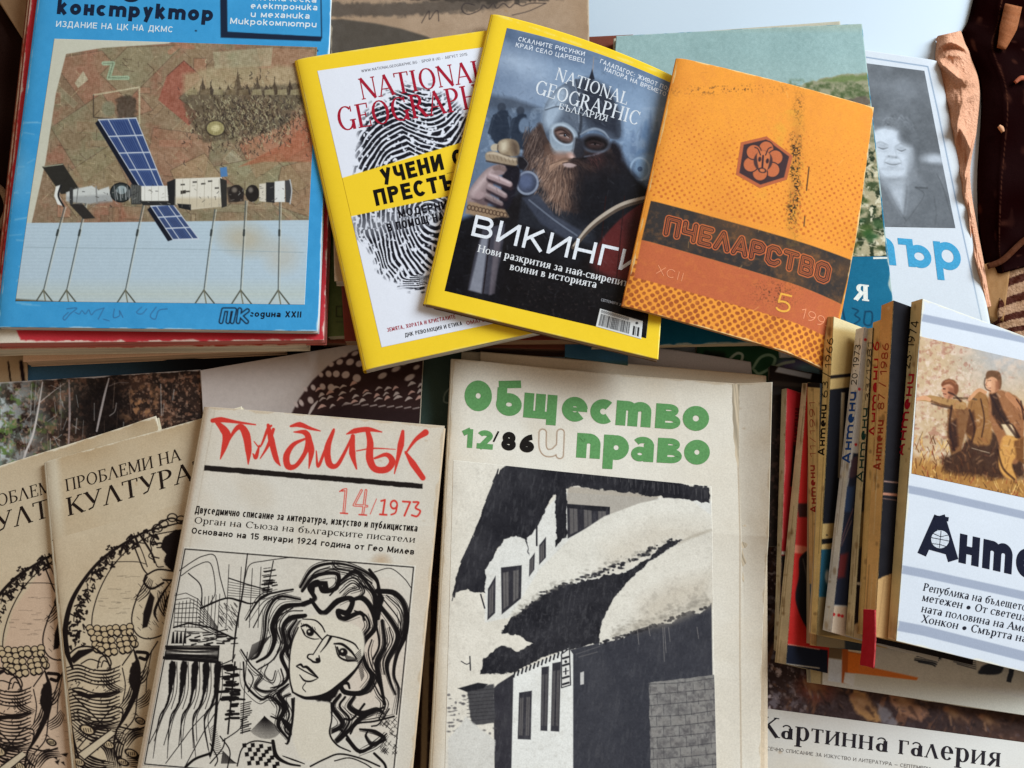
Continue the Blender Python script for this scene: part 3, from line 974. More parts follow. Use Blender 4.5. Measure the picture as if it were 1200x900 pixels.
def z_bag(u, v):
    edge = np.clip(u * 9, 0, 1) ** 0.5
    panel = 0.0005 * (np.tanh((u - 0.10 - 0.02 * np.sin(v * 4)) * 90) + 1)
    return 0.002 + edge * (0.011 + panel + 0.0006 * vnoise(u, v, 5, 7, 14) + 0.00015 * vnoise(u, v, 30, 40, 15))


def c_bag(u, v):
    c = rgb((22, 5, 5), vnoise(u, v, 9, 14, 3), 5)
    wr = np.clip((vnoise(u, v, 22, 30, 5) - 0.8) * 6, 0, 1)[..., None]
    c = c * (1 - wr * 0.5) + np.array([92.0, 52, 36]) * wr * 0.5
    seam = np.exp(-((u - 0.115 - 0.02 * np.sin(v * 4)) / 0.003) ** 2)[..., None] * ((v * 90) % 1 < 0.6)[..., None]
    return c * (1 - seam * 0.6) + np.array([110.0, 66, 44]) * seam * 0.6


e, V, c, Fq, B, ring = heap('leather_bag', 'dark brown worn leather bag at the right edge beside the peach cloth', 'bag', (0, 0, 1, 1),
    lerp_edges([(1150, -40), (1136, 20), (1128, 46), (1150, 104), (1146, 210), (1150, 290), (1162, 322)], [(1420, -40), (1400, 60), (1390, 120), (1380, 180), (1370, 230), (1340, 270), (1300, 285)]),
    z_bag, c_bag, M_LEATHER, (220, 200))
mesh_np('bag_body', np.vstack([V, B]), Fq, M_LEATHER, e, np.vstack([c, c[ring]]))


def strip(name, pts, ws, z, col, mat, parent, th=0.0015, c2=None, seed=1):
    """a flat strip of leather or cloth along a px path"""
    p = spline(pts, 8)
    wv = np.interp(np.linspace(0, 1, len(p)), np.linspace(0, 1, len(ws)), ws)
    V2, Fc = ribbon(p, wv)
    zz = np.interp(np.linspace(0, 1, len(p)), np.linspace(0, 1, len(z)), z)
    zz = np.concatenate([zz, zz])
    Vt = at(V2[:, 0], V2[:, 1], zz)
    Vb = Vt - np.array([0, 0, th])
    n = len(p)
    m = 2 * n
    F2 = [tuple(q) for q in Fc] + [tuple(i + m for i in q[::-1]) for q in Fc]
    for k in range(n - 1):
        F2 += [(k, k + 1, m + k + 1, m + k), (n + k + 1, n + k, m + n + k, m + n + k + 1)]
    F2 += [(0, m, m + n, n), (n - 1, 2 * n - 1, m + 2 * n - 1, m + n - 1)]
    r = np.random.RandomState(seed)
    c = np.clip(np.array(col, float) + r.randn(m, 1) * 4, 1, 255)
    return mesh_np(name, np.vstack([Vt, Vb]), F2, mat, parent, np.vstack([c, c]))


strip('leather_tag', [(1188, 6), (1182, 32), (1174, 56)], [20, 20, 10], [0.0185, 0.0185, 0.0185], (150, 92, 60), M_LEATHER, e)
strip('piping', [(1158, 312), (1176, 304), (1200, 282), (1230, 262)], [6, 7, 7, 6], [0.0165, 0.0175, 0.0175, 0.0175], (84, 48, 32), M_LEATHER, e)
strip('glint_spot', [(1171, 147), (1174, 150), (1176, 154)], [3, 5, 3], [0.0185, 0.019, 0.0185], (206, 150, 112), M_SATIN, e)  # small pale strip added as a glint on the leather
strip('glint_streak', [(1190, 96), (1197, 91), (1206, 92)], [4, 5, 4], [0.0185, 0.019, 0.0185], (170, 92, 64), M_SATIN, e)  # another added strip, coloured as a glint on the bag


# striped cloth under the bag
def col_stripe(u, v):
    t = (v * 6 + 0.4 * np.sin(u * 5)) % 1.0
    k = (t < 0.45)[..., None]
    return np.where(k, np.array([70.0, 36, 28]), np.array([166.0, 128, 100])) + (vnoise(u, v, 30, 40, 5) - 0.5)[..., None] * 26


e, V, c, Fq, B, ring = heap('striped_cloth', 'brown and cream striped woven cloth under the leather bag', 'cloth', (0, 0, 1, 1),
    lerp_edges([(1182, 285), (1174, 330), (1170, 372), (1176, 400)], [(1300, 265), (1290, 320), (1280, 370), (1270, 400)]),
    lambda u, v: 0.006 + 0.003 * np.sin(u * 7 + v * 3) + 0.003 * vnoise(u, v, 5, 5, 3), col_stripe, M_CLOTH, (90, 110))
mesh_np('woven_fabric', np.vstack([V, B]), Fq, M_CLOTH, e, np.vstack([c, c[ring]]))

e, V, c, Fq, B, ring = heap('cardboard_flap', 'tan cardboard flap between the white magazine and the striped cloth', 'cardboard', (0, 0, 1, 1),
    lerp_edges([(1146, 312), (1154, 345), (1160, 372)], [(1186, 300), (1180, 345), (1176, 376)]),
    lambda u, v: 0.008 + 0.003 * u, lambda u, v: rgb((164, 122, 80), vnoise(u, v, 9, 9, 3), 9), M_MATTE, (14, 20))
mesh_np('board', np.vstack([V, B]), Fq, M_MATTE, e, np.vstack([c, c[ring]]))

# left edge: dark bag and a tan box behind the blue magazine's stack
e, V, c, Fq, B, ring = heap('dark_satchel', 'nearly black leather satchel at the left edge behind the blue magazine stack', 'bag', (0, 0, 1, 1),
    lerp_edges([(-190, -60), (-190, 60), (-190, 180), (-190, 330)], [(46, -60), (42, 60), (26, 200), (4, 330)]),
    lambda u, v: 0.004 + 0.012 * np.clip((1 - u) * 6, 0, 1) + 0.006 * vnoise(u, v, 4, 6, 9), lambda u, v: rgb((40, 24, 20), vnoise(u, v, 8, 10, 6), 8), M_LEATHER, (60, 80))
mesh_np('bag_body', np.vstack([V, B]), Fq, M_LEATHER, e, np.vstack([c, c[ring]]))
strip('lace_trim', [(-6, 214), (4, 226), (9, 242), (4, 258), (-6, 272)], [5, 8, 9, 8, 5], [0.022] * 5, (150, 120, 96), M_CLOTH, e)
e, V, c, Fq, B, ring = heap('tan_card', 'tan cardboard corner at the top left behind the blue magazine', 'cardboard', (0, 0, 1, 1),
    lerp_edges([(-40, -50), (-6, -4), (14, 26), (32, 54)], [(60, -50), (56, -10), (52, 26), (48, 58)]),
    lambda u, v: 0.026 + 0 * u, lambda u, v: rgb((150, 118, 88), vnoise(u, v, 6, 6, 6), 8), M_MATTE, (20, 20))
mesh_np('board', np.vstack([V, B]), Fq, M_MATTE, e, np.vstack([c, c[ring]]))


# ================================================================== MAGAZINES UNDERNEATH
G_BL, G_NG, G_LO = 'magazines piled under the blue magazine', 'books piled under the yellow bordered magazines', 'magazines spread along the lower half'


def p_darkbook(A, q):
    A.fill((44, 58, 66))
    t = np.clip((A.X - 30) / 190, 0, 1)
    A.full(1 - t, (66, 104, 132))
    A.full(np.clip((A.X - 150) / 90, 0, 1), (22, 20, 22))  # shadow of the pile painted black over the right side
    A.mottle(6, 30, 3)
    wear(A, q, (150, 150, 150), 1.0, 0.5)


Mag('softcover_book', 'dark blue paper book with shadow painted on its right, under the blue stack, above the forest cover', 'book', [(30, 330), (415, 318), (420, 480), (32, 492)], 0.006, 0.0055, p_darkbook, (150, 140, 125), sc=0.8, group=G_BL, seed=2).done()


def p_tan_left(A, q):
    A.fill((186, 158, 124))
    A.mottle(8, 30, 4)
    A.line([(9, 424), (12, 446)], 2.2, (40, 28, 22), smooth=False)
    A.line([(24, 424), (27, 446)], 4.5, (34, 22, 22), smooth=False)


Mag('softcover_book', 'beige book with black lines on its edge at the far left above the forest cover', 'book', [(-120, 330), (30, 330), (32, 470), (-130, 470)], 0.009, 0.0085, p_tan_left, (190, 165, 135), sc=0.8, group=G_BL, seed=3).done()
Mag('magazine', 'pale peach magazine lowest of the pile under the blue one', 'magazine', [(30, 60), (395, 40), (332, 410), (27, 424)], 0.019, 0.0125, plain((226, 188, 158), 6, 4), (222, 186, 152), sc=0.5, group=G_BL, seed=5).done()


def p_brick(A, q):
    A.fill((196, 92, 74))
    A.full(A.noise(60, 4, 4), (206, 84, 72))
    A.mottle(9, 40, 6)
    wear(A, q, (232, 214, 190), 2.2, 0.9)


Mag('magazine', 'brick red magazine with cream pages, third from the top of the blue pile', 'magazine', [(37, -60), (396, -64), (359, 405), (-14, 410)], 0.033, 0.0138, p_brick, (232, 220, 196), sc=0.9, group=G_BL, spine='L', seed=6, spine_col=(126, 66, 50)).done()


def p_red(A, q):
    A.fill((206, 52, 62))
    A.full(A.noise(70, 4, 9) * 0.6, (190, 60, 66))
    A.mottle(10, 40, 9)
    A.poly([(-30, 384), (16, 384), (24, 398), (58, 406), (-30, 410)], (226, 214, 196), 0.6, rough=1)
    wear(A, q, (236, 220, 204), 1.6, 0.9)


Mag('magazine', 'crimson magazine with a curled white corner directly beneath the blue magazine', 'magazine', [(43, -70), (397, -74), (379, 398), (-10, 402)], 0.045, 0.0115, p_red, (214, 120, 110), sc=1.0, group=G_BL, spine='L', seed=7, spine_col=(138, 62, 50)).done()

# ---- pile under the yellow magazines
M = Mag('atlas', 'thick brown atlas with dark page edges, lowest under the yellow bordered magazines', 'book', [(372, 60), (742, 40), (737, 412), (376, 402)], 0.018, 0.0178, plain((120, 66, 52), 8, 8), (120, 84, 62), sc=0.5, group=G_NG, seed=8).done()
Mag('softcover_book', 'small blue and green booklet edge under the bordered magazine with the fighter', 'book', [(664, 300), (738, 304), (736, 428), (662, 418)], 0.0215, 0.0030, lambda A, q: (A.fill((60, 104, 134)), A.full(np.clip((A.Y - 420) / 8, 0, 1), (64, 84, 66)), A.mottle(10, 20, 3)), (90, 110, 100), sc=0.6, group=G_NG, seed=9).done()


def p_olive(A, q):
    A.fill((96, 112, 66))
    A.mottle(9, 20, 5)
    A.mottle(6, 3, 15)
    A.line([(394, 359), (402, 359), (402, 371), (394, 371), (394, 359)], 1.0, (40, 44, 30), smooth=False)
    A.line([(394, 377), (403, 377)], 1.0, (60, 66, 44), smooth=False)


Mag('clothbound_book', 'olive green clothbound book between the blue stack and the yellow border', 'book', [(380, 120), (560, 110), (560, 388), (384, 394)], 0.0285, 0.010, p_olive, (186, 178, 150), sc=0.9, group=G_NG, spine='L', seed=10).done()
Mag('hardback_book', 'brown red hardback beside the olive book under the fingerprint magazine', 'book', [(388, 120), (735, 100), (731, 398), (404, 400)], 0.0385, 0.0098, plain((122, 56, 46), 8, 11), (150, 118, 90), sc=0.6, group=G_NG, seed=11).done()


def p_land(A, q):
    A.fill((172, 146, 122))
    A.mottle(10, 60, 4)
    A.mottle(5, 5, 14)
    age(A, q, 1.0, 6, (150, 116, 84))
    A.poly([(370, 0), (470, -4), (560, 6), (690, -6), (690, -30), (370, -30)], (70, 62, 56), 2, rough=3)
    A.poly([(370, 2), (440, 4), (520, 0), (600, 4), (560, 12), (470, 18), (370, 20)], (100, 88, 78), 2, rough=2)
    A.poly([(370, 24), (400, 22), (440, 27), (470, 33), (500, 42), (516, 50), (500, 60), (440, 70), (370, 80)], (88, 80, 72), 1.2, smooth=False)
    A.mottle(7, 8, 24)
    pen = (60, 52, 52)
    A.line([(494, 26), (499, 17), (503, 12), (503, 22), (509, 14), (513, 12), (514, 24)], 0.9, pen)
    A.line([(556, 5), (545, 3), (541, 10), (548, 16), (562, 11), (566, 5), (572, 9), (578, 3), (582, 9), (590, 3), (597, 8), (604, 3), (612, 6), (622, 3), (640, 3)], 1.0, pen)
    A.line([(640, 3), (620, 12), (600, 17)], 0.8, pen)
    wear(A, q, (205, 186, 160), 1.4, 0.6)


Mag('magazine', 'old brown landscape cover signed in pen, between the blue and yellow magazines', 'magazine', [(384, -150), (688, -160), (694, 330), (392, 330)], 0.048, 0.0095, p_land, (196, 178, 150), sc=1.2, group=G_NG, seed=12, curl=lambda u, v: -0.0012 * np.exp(-(1 - u) / 0.03)).done()

# ---- pile at the right rear
P_TH = [(868, 38), (1101, 70), (1166, 412), (915, 418)]


def p_white(A, q):
    A.fill((208, 212, 219))
    A.mottle(2.5, 50, 3)
    A.line([(1013, 66), (1088, 77), (1100, 130), (1126, 260), (1154, 392)], 0.9, (92, 118, 150), smooth=False)
    A.full(np.clip((A.X - (1092 + (A.Y - 70) * 0.186)) / 2, 0, 1) * 0.5, (214, 216, 216))


def p_portrait(A, q):
    g = lambda v: tuple(np.clip(((v - 90) * 1.16 + 100) * np.array([0.97, 1.0, 1.05]), 0, 250))
    T = lambda pts: [(1005 + x / 6.0, 120 + y / 6.0) for x, y in pts]
    P = lambda pts, v, soft=1.2, a=1.0, sm=True, rough=0: A.poly(T(pts), g(v), soft, a, smooth=sm, rough=rough)
    L = lambda pts, w_, v, a=0.8, soft=0.8: A.line(T(pts), np.asarray(w_) / 6.0 if np.ndim(w_) else w_ / 6.0, g(v), a, soft)
    E = lambda x, y, rx, ry, v, ang=0, soft=12, a=1.0: A.ell(*T([(x, y)])[0], rx / 6.0, ry / 6.0, g(v), ang, soft / 6.0, a)
    A.fill(g(96))
    A.full(A.noise(60, 4, 3) * 0.8, g(78))
    A.full(np.clip((A.noise(40, 3, 8) - 0.5) * 4, 0, 1) * 0.4, g(122))
    E(240, -120, 220, 40, 128, 6, 60, 0.6)
    E(540, 395, 80, 36, 168, 4, 18, 0.9); E(520, 440, 90, 18, 84, 4, 16, 0.6)
    E(470, 250, 60, 120, 84, 0, 40, 0.5)
    # coat
    P([(140, 540), (210, 560), (330, 760), (345, 540), (370, 470), (430, 450), (560, 490), (610, 600), (700, 880), (130, 890)], 92, 4, 1, False, 0.5)
    P([(150, 560), (200, 580), (300, 740), (350, 860), (180, 880)], 98, 4, 1, False)
    P([(345, 550), (380, 480), (450, 520), (490, 600), (420, 600), (470, 650), (380, 780), (325, 800)], 106, 4, 0.9, False)
    L([(345, 545), (345, 640), (325, 790)], 14, 70); L([(410, 596), (490, 600)], 12, 66); L([(420, 600), (470, 648), (400, 760), (330, 850)], 6, 74, 0.7)
    L([(560, 500), (600, 580), (640, 720), (690, 870)], [6, 14, 10, 8], 70, 0.6); L([(540, 660), (555, 780), (545, 860)], 10, 74, 0.5); L([(580, 520), (620, 610)], 8, 130, 0.4)
    L([(200, 570), (260, 700), (340, 830)], 8, 74, 0.7)
    # neck and blouse
    P([(170, 520), (345, 520), (340, 640), (322, 780), (240, 660), (195, 570)], 158, 5, 1, False)
    P([(200, 545), (330, 545), (330, 570), (220, 580)], 128, 8, 0.8)
    # hair behind, face, hair in front
    P([(110, 190), (125, 110), (200, 70), (300, 90), (370, 150), (400, 250), (385, 330), (340, 300), (300, 200), (180, 170)], 106, 5, 1, True, 0.6)
    P([(96, 250), (112, 180), (200, 165), (300, 190), (370, 280), (386, 370), (372, 450), (330, 520), (260, 545), (190, 530), (140, 480), (112, 400)], 172, 4)
    E(200, 240, 90, 46, 188, 8, 40, 0.8); E(150, 400, 44, 44, 186, 0, 30, 0.7); E(300, 395, 32, 32, 184, 0, 26, 0.7); E(250, 490, 60, 26, 178, 0, 24, 0.6)
    E(378, 420, 26, 90, 128, -6, 26, 0.75); E(112, 400, 16, 90, 150, -6, 22, 0.6)
    E(250, 540, 100, 16, 122, -2, 16, 0.75); E(265, 566, 80, 12, 150, -2, 12, 0.5)
    E(240, 465, 60, 9, 146, 0, 10, 0.6)
    P([(110, 190), (130, 130), (200, 85), (300, 105), (360, 160), (392, 240), (392, 290), (350, 290), (310, 265), (296, 215), (270, 190), (200, 165), (150, 180)], 100, 4, 0.95, True, 0.8)
    P([(300, 240), (320, 180), (370, 180), (398, 240), (390, 290), (352, 286), (318, 268)], 78, 5, 0.8)
    r = random.Random(4)
    for k in range(46):
        a = r.uniform(0, 1)
        x = 120 + a * 260; y = 175 - 90 * math.sin(a * 2.6) + r.uniform(-16, 46) + a * 40
        if 130 < x < 292 and y > 172: continue
        L([(x, y), (x + 16, y - 12 + r.uniform(-8, 8)), (x + 34, y + r.uniform(-6, 12))], [3, r.uniform(4, 9), 3], r.choice([66, 78, 128, 140, 118]), 0.4, 1.0)
    # brows, closed smiling eyes
    L([(128, 286), (165, 276), (215, 296)], [5, 10, 6], 122, 0.6, 1.0); L([(272, 304), (310, 286), (345, 306)], [5, 10, 5], 124, 0.6, 1.0)
    E(178, 302, 40, 14, 140, 6, 12, 0.6); E(312, 318, 34, 13, 138, 4, 12, 0.6)
    L([(146, 312), (180, 324), (214, 316)], [4, 10, 5], 84, 0.8, 0.7); L([(280, 326), (310, 338), (340, 328)], [4, 10, 5], 82, 0.8, 0.7)
    L([(150, 336), (184, 344), (212, 336)], 5, 150, 0.6, 0.9); L([(286, 350), (312, 354), (336, 344)], 5, 146, 0.6, 0.9)
    # nose, smile, folds
    P([(236, 290), (262, 300), (268, 366), (244, 384), (222, 366)], 186, 6, 0.55)
    L([(266, 310), (272, 352), (280, 372)], 8, 148, 0.5, 1.0)
    E(248, 382, 30, 8, 118, 4, 9, 0.75); E(222, 376, 7, 6, 104, 0, 5, 0.6); E(272, 384, 7, 6, 104, 0, 5, 0.6)
    L([(196, 420), (230, 432), (268, 434), (304, 424)], [5, 10, 10, 5], 96, 0.8, 0.8)
    L([(214, 446), (250, 454), (288, 446)], [5, 12, 5], 142, 0.6, 1.0); L([(212, 416), (248, 420), (288, 418)], 5, 150, 0.5, 0.9)
    L([(212, 384), (192, 408), (190, 436)], [4, 8, 4], 140, 0.6, 1.0); L([(288, 388), (308, 410), (310, 434)], [4, 8, 4], 136, 0.6, 1.0)
    A.mottle(9, 2.6, 5)
    A.mottle(9, 12, 6)


M = Mag('magazine', 'white magazine with a grey portrait photo and light blue heading at the right', 'magazine', P_TH, 0.012, 0.0118, p_white, (214, 214, 208), M_SATIN, sc=1.2, seed=13, spine='R', spine_col=(206, 208, 210))
M.panel('portrait_photo', [(878, 56), (1084, 82), (1120, 267), (902, 264)], p_portrait, mat=M_SATIN)
M.text('title_lettering', 'тър', (1009, 308), (1131, 318), 33, (70, 156, 198), 'fat', 0.27, up=(-0.12, -1))
M.done()

Mag('magazine', 'pale stained magazine under the teal landscape cover, its top edges showing', 'magazine', [(719, 45), (985, 24), (1010, 398), (700, 404)], 0.0235, 0.011, plain((186, 178, 158), 8, 5), (196, 184, 158), sc=0.5, seed=14).done()


def p_teal(A, q):
    A.fill((26, 104, 136))
    A.mottle(6, 30, 4)
    A.mottle(4, 4, 9)
    for x, y, s in ((990, 356, 'l'), (997, 354, '3'), (1010, 352, 'o')):
        pass
    navy = (16, 58, 84)
    A.line([(987, 360), (991, 379)], 2.0, navy)
    A.line([(999, 361), (1006, 364), (1002, 369), (1008, 374), (1001, 380)], 1.6, navy)
    A.line([(1014, 366), (1013, 379), (1021, 380), (1022, 366), (1014, 365)], 1.8, navy)
    wear(A, q, (206, 204, 190), 1.4, 0.8)


def p_hill(A, q):
    A.fill((150, 176, 174))
    A.full(np.clip((A.Y - 60) / 60, 0, 1) * 0.35, (182, 196, 186))
    A.full(np.clip(A.noise(50, 5, 3) * 1.6 - 0.6, 0, 1) * 0.35, (120, 146, 144))
    A.mottle(5, 5, 4)
    A.full(np.clip((40 - A.Y) / 12, 0, 1) * 0.6, (166, 172, 150))
    # far hill
    A.poly([(720, 118), (800, 112), (880, 108), (930, 103), (960, 94), (990, 88), (1015, 86), (1050, 90), (1060, 310), (700, 310)], (150, 146, 118), 1, rough=1.2)
    A.full(np.clip((A.noise(10, 4, 11) - 0.5) * 5, 0, 1) * np.clip((A.Y - 92) / 8, 0, 1) * (A.Y < 150), (84, 98, 62))
    A.poly([(958, 97), (985, 90), (1020, 88), (1020, 94), (985, 96)], (104, 122, 70), 1.4, 0.8, rough=1)
    A.poly([(985, 118), (1015, 112), (1022, 122), (990, 128)], (96, 84, 76), 1, 0.8, rough=1)
    # scrub and rocks on the near slope
    m = np.clip((A.Y - 150) / 30, 0, 1)
    A.full(m, (176, 164, 132))
    A.full(m * np.clip((A.noise(14, 4, 21) - 0.52) * 8, 0, 1), (66, 78, 48))
    A.full(m * np.clip((A.noise(7, 4, 22) - 0.55) * 8, 0, 1), (44, 54, 36))
    A.full(m * np.clip((A.noise(5, 3, 23) - 0.6) * 8, 0, 1), (214, 204, 176))
    for k in range(26):
        r = random.Random(k)
        x, y = r.uniform(980, 1035), r.uniform(190, 296)
        A.ell(x, y, r.uniform(3, 9), r.uniform(2, 6), (58 + r.uniform(-16, 20), 72 + r.uniform(-12, 20), 44), r.uniform(-30, 30), 1.6, 0.85)
        A.line([(x - 6, y + 7), (x + 8, y + 9 + r.uniform(-3, 3))], 1.0, (206, 194, 164), 0.7)
    A.mottle(9, 3, 12)


M = Mag('magazine', 'magazine with a hazy teal sky, hillside photo and dark teal band behind the orange booklet', 'magazine', [(722, 42), (1010, 28), (1052, 398), (694, 406)], 0.0300, 0.0062, p_teal, (206, 190, 160), sc=1.2, seed=15)
M.panel('cover_picture', [(722.5, 42.5), (1009.5, 28.5), (1039, 300), (703, 306)], p_hill)
M.strokes('picture_border', [np.array([(703, 308), (1040, 302)])], 2.2, (226, 226, 216))
M.text('title_lettering', 'Я', (1001, 351), (1019, 353), 19, (232, 232, 224), 'serif', (0.26, 0.10), up=(-0.02, -1))
M.done()

# ---- lower half, underneath
Mag('hardback_book', 'dark green hardback showing between the fowl feather cover and the cream law magazine', 'book', [(430, 424), (562, 408), (566, 985), (420, 985)], 0.008, 0.0078, lambda A, q: (A.fill((62, 78, 70)), A.full(np.clip((A.Y - 500) / 30, 0, 1), (58, 42, 36)), A.mottle(6, 30, 3), A.full(np.clip((A.noise(7, 4, 8) - 0.55) * 6, 0, 1) * (A.Y > 540) * 0.5, (112, 92, 72)), A.line([(503, 640), (494, 985)], 7, (176, 150, 116), smooth=False), A.line([(530, 452), (522, 460), (520, 470), (526, 472)], 1.0, (170, 180, 168))), (190, 176, 150), sc=1.0, group=G_LO, seed=16).done()  # lower part painted dark brown for the shade in the gap between covers


def p_forest(A, q):
    A.fill((40, 30, 26))
    A.full(np.clip(A.noise(18, 5, 3) * 2 - 0.7, 0, 1) * 0.7, (92, 62, 48))
    A.full(np.clip((120 - A.X) / 120, 0, 1) * np.clip((A.noise(16, 5, 4) - 0.35) * 3, 0, 1), (120, 132, 122))
    A.full(np.clip((60 - A.X) / 60, 0, 1) * np.clip((A.noise(9, 4, 5) - 0.45) * 6, 0, 1), (188, 196, 196))
    A.full(np.clip((A.noise(8, 4, 6) - 0.58) * 8, 0, 1) * np.clip((100 - A.X) / 90, 0, 1) * 0.9, (96, 120, 60))
    A.full(np.clip((A.noise(5, 4, 7) - 0.56) * 7, 0, 1) * np.clip((A.X - 20) / 60, 0, 1) * 0.75, (142, 100, 78))
    A.full(np.clip((A.noise(3, 2, 8) - 0.6) * 7, 0, 1) * 0.5, (176, 140, 118))
    A.ell(120, 480, 34, 40, (22, 16, 15), 0, 14, 0.85)
    A.ell(140, 520, 26, 30, (20, 15, 14), 0, 12, 0.8)
    A.full(np.clip((A.noise(6, 3, 18) - 0.5) * 6, 0, 1) * np.exp(-((A.X - 165) / 20) ** 2 - ((A.Y - 475) / 26) ** 2), (164, 116, 80))
    r = random.Random(3)
    tr = (206, 196, 190)
    A.line([(49, 447), (44, 480), (38, 510), (30, 530), (26, 545)], [1.2, 2.0, 2.4, 2.6, 2.4], tr)
    A.line([(45, 472), (52, 466), (62, 458), (74, 449)], [1.2, 1, 0.8, 0.5], tr, 0.8)
    A.line([(80, 445), (81, 480), (80, 520), (78, 545)], [1.6, 2.4, 2.0, 1.6], (170, 150, 146), 0.8)
    A.line([(127, 443), (122, 462), (117, 485), (113, 505)], [1.4, 2.4, 2.6, 2.0], (176, 164, 160), 0.9)
    A.line([(127, 452), (138, 448), (150, 448)], 0.8, (120, 104, 98), 0.8)
    A.line([(136, 472), (134, 482), (128, 487)], 1.0, (150, 140, 136), 0.8)
    for k in range(60):
        x = r.uniform(0, 232); y = r.uniform(445, 560)
        L = r.uniform(8, 40)
        A.line([(x, y), (x + r.uniform(-3, 3), y + L)], r.uniform(0.4, 1.1), r.choice([(150, 128, 112), (120, 92, 76), (90, 70, 60), (190, 186, 182)]), 0.6)
    for k in range(40):
        x = r.uniform(0, 90); y = r.uniform(448, 560)
        A.line([(x, y), (x + r.uniform(-12, 12), y + r.uniform(4, 16))], 0.6, (196, 200, 198), 0.6)
    A.full(np.clip((450 - A.Y + (A.X - 10) * -0.06) / 4, 0, 1) * np.clip((50 - A.X) / 40, 0, 1) * 0.9, (206, 206, 204))
    A.mottle(8, 2.2, 31)
    wear(A, q, (206, 196, 190), 1.0, 0.8)


Mag('magazine', 'dark forest photograph cover with pale birch trunks at the left', 'magazine', [(-22, 449), (235, 433), (252, 640), (-34, 690)], 0.0125, 0.006, p_forest, (206, 192, 176), M_SATIN, sc=1.7, group=G_LO, seed=17).done()


def p_fowl(A, q):
    A.fill((190, 176, 168))
    A.mottle(4, 60, 3)
    A.mottle(3, 4, 13)
    bird = [(330, 520), (340, 488), (350, 468), (366, 446), (388, 425), (412, 412), (436, 404), (480, 396), (510, 396), (510, 520)]
    A.poly(bird, (58, 38, 36), 1.0)
    rows = [(486, 342, 368, 4), (470, 348, 392, 4), (455, 358, 406, 5), (440, 372, 424, 5), (424, 390, 440, 5), (413, 414, 450, 4)]
    sp = (200, 182, 174)
    spots = [(347, 474, 2.6, 5), (353, 472, 3, 5.5), (364, 469, 4, 5.5), (358, 456, 2.6, 4), (367, 454, 3.2, 4.6), (378, 453, 4, 5), (388, 454, 5, 5.4),
             (376, 439, 3.2, 4), (385, 438, 4.2, 5), (394, 438, 5, 5), (405, 439, 6, 5.2), (418, 443, 6, 6), (388, 427, 4, 3.4), (398, 424, 5, 4), (410, 424, 6, 4.6), (421, 426, 5.4, 4.6),
             (404, 416, 4.5, 2.8), (416, 414, 5.5, 3), (430, 416, 5, 3.4), (428, 412, 6, 2.4), (448, 440, 7, 4), (464, 432, 7, 3.6), (480, 442, 8, 4), (452, 424, 6, 3), (474, 425, 6, 3), (440, 430, 6, 3.4), (488, 430, 5, 3)]
    for x, y, a, b in spots:
        A.ell(x, y, a * 0.8, b * 0.78, (198, 178, 170), -28, 0.7)
    r = random.Random(5)
    for k in range(34):
        x = 372 + (k % 10) * 13 + r.uniform(-3, 3)
        y = 478 - (k // 10) * 9 - (x - 372) * 0.10 + r.uniform(-2, 2) + (k // 10) * 2
        L = r.uniform(6, 10)
        A.line([(x, y), (x + L * 0.5, y - 3.4), (x + L, y - 3.0)], [1.0, r.uniform(2.2, 4.2), 0.8], sp if k % 3 else (206, 164, 150))
    for k in range(9):
        x = 404 + k * 10
        A.line([(x, 474 + k * 0.6), (x + 7, 472.5 + k * 0.6)], 1.6, (196, 178, 170), 0.9)
    A.poly([(356, 494), (400, 474), (440, 478), (500, 480), (500, 520), (340, 520)], (44, 28, 28), 4, 0.8)
    A.line([(360, 490), (366, 478), (372, 470)], [1, 4, 1.5], sp)
    A.mottle(4, 5, 23)


Mag('magazine', 'mauve cover with the dark spotted feathers of a guinea fowl', 'magazine', [(235, 434), (497, 389), (484, 640), (246, 640)], 0.0145, 0.006, p_fowl, (214, 194, 168), M_SATIN, sc=1.6, group=G_LO, seed=18).done()


def p_green_let(A, q):
    A.fill((44, 84, 58))
    A.mottle(9, 14, 3)
    A.full(np.clip((A.X - 905) / 16, 0, 1) * np.clip((A.Y - 418) / 6, 0, 1), (120, 112, 160))
    A.full(np.clip((A.X - 925) / 16, 0, 1) * np.clip((A.Y - 424) / 6, 0, 1), (140, 184, 204))
    wl = (190, 206, 190)
    A.line([(850, 428), (856, 420), (864, 414), (870, 416), (868, 424), (860, 430), (858, 436), (866, 436), (876, 430)], 3.0, wl)
    A.line([(882, 432), (890, 420), (900, 416), (908, 420), (904, 430), (890, 438), (884, 434)], 3.2, (150, 184, 156))
    A.line([(908, 430), (918, 426), (930, 424)], 3.2, wl)
    A.poly([(826, 410), (850, 414), (846, 432), (822, 436)], (34, 46, 34), 2, rough=1)


Mag('magazine', 'green cover with swirling white lettering under the orange booklet', 'magazine', [(820, 330), (960, 340), (960, 462), (815, 450)], 0.0065, 0.0062, p_green_let, (190, 180, 150), sc=1.4, group=G_LO, seed=19).done()
Mag('magazine', 'blank lavender white sheet behind the cream law magazine', 'magazine', [(727, 400), (880, 424), (893, 560), (722, 560)], 0.0115, 0.0110, plain((208, 202, 206), 4, 5, 60), (200, 178, 150), sc=0.6, group=G_LO, seed=20).done()
Mag('magazine', 'tan edged magazine at the back of the cream law magazine pile', 'magazine', [(541, 412), (582, 413), (600, 800), (520, 800)], 0.0155, 0.0075, plain((206, 192, 170), 5, 5), (198, 174, 144), sc=0.6, group=G_LO, seed=21).done()
Mag('magazine', 'cream magazine tucked under the law magazine, its top edge and right side showing', 'magazine', [(563, 412), (896, 440), (897, 905), (548, 905)], 0.0195, 0.0078, plain((222, 202, 176), 5, 6, 60), (206, 180, 150), sc=0.6, group=G_LO, seed=22, spine='R').done()


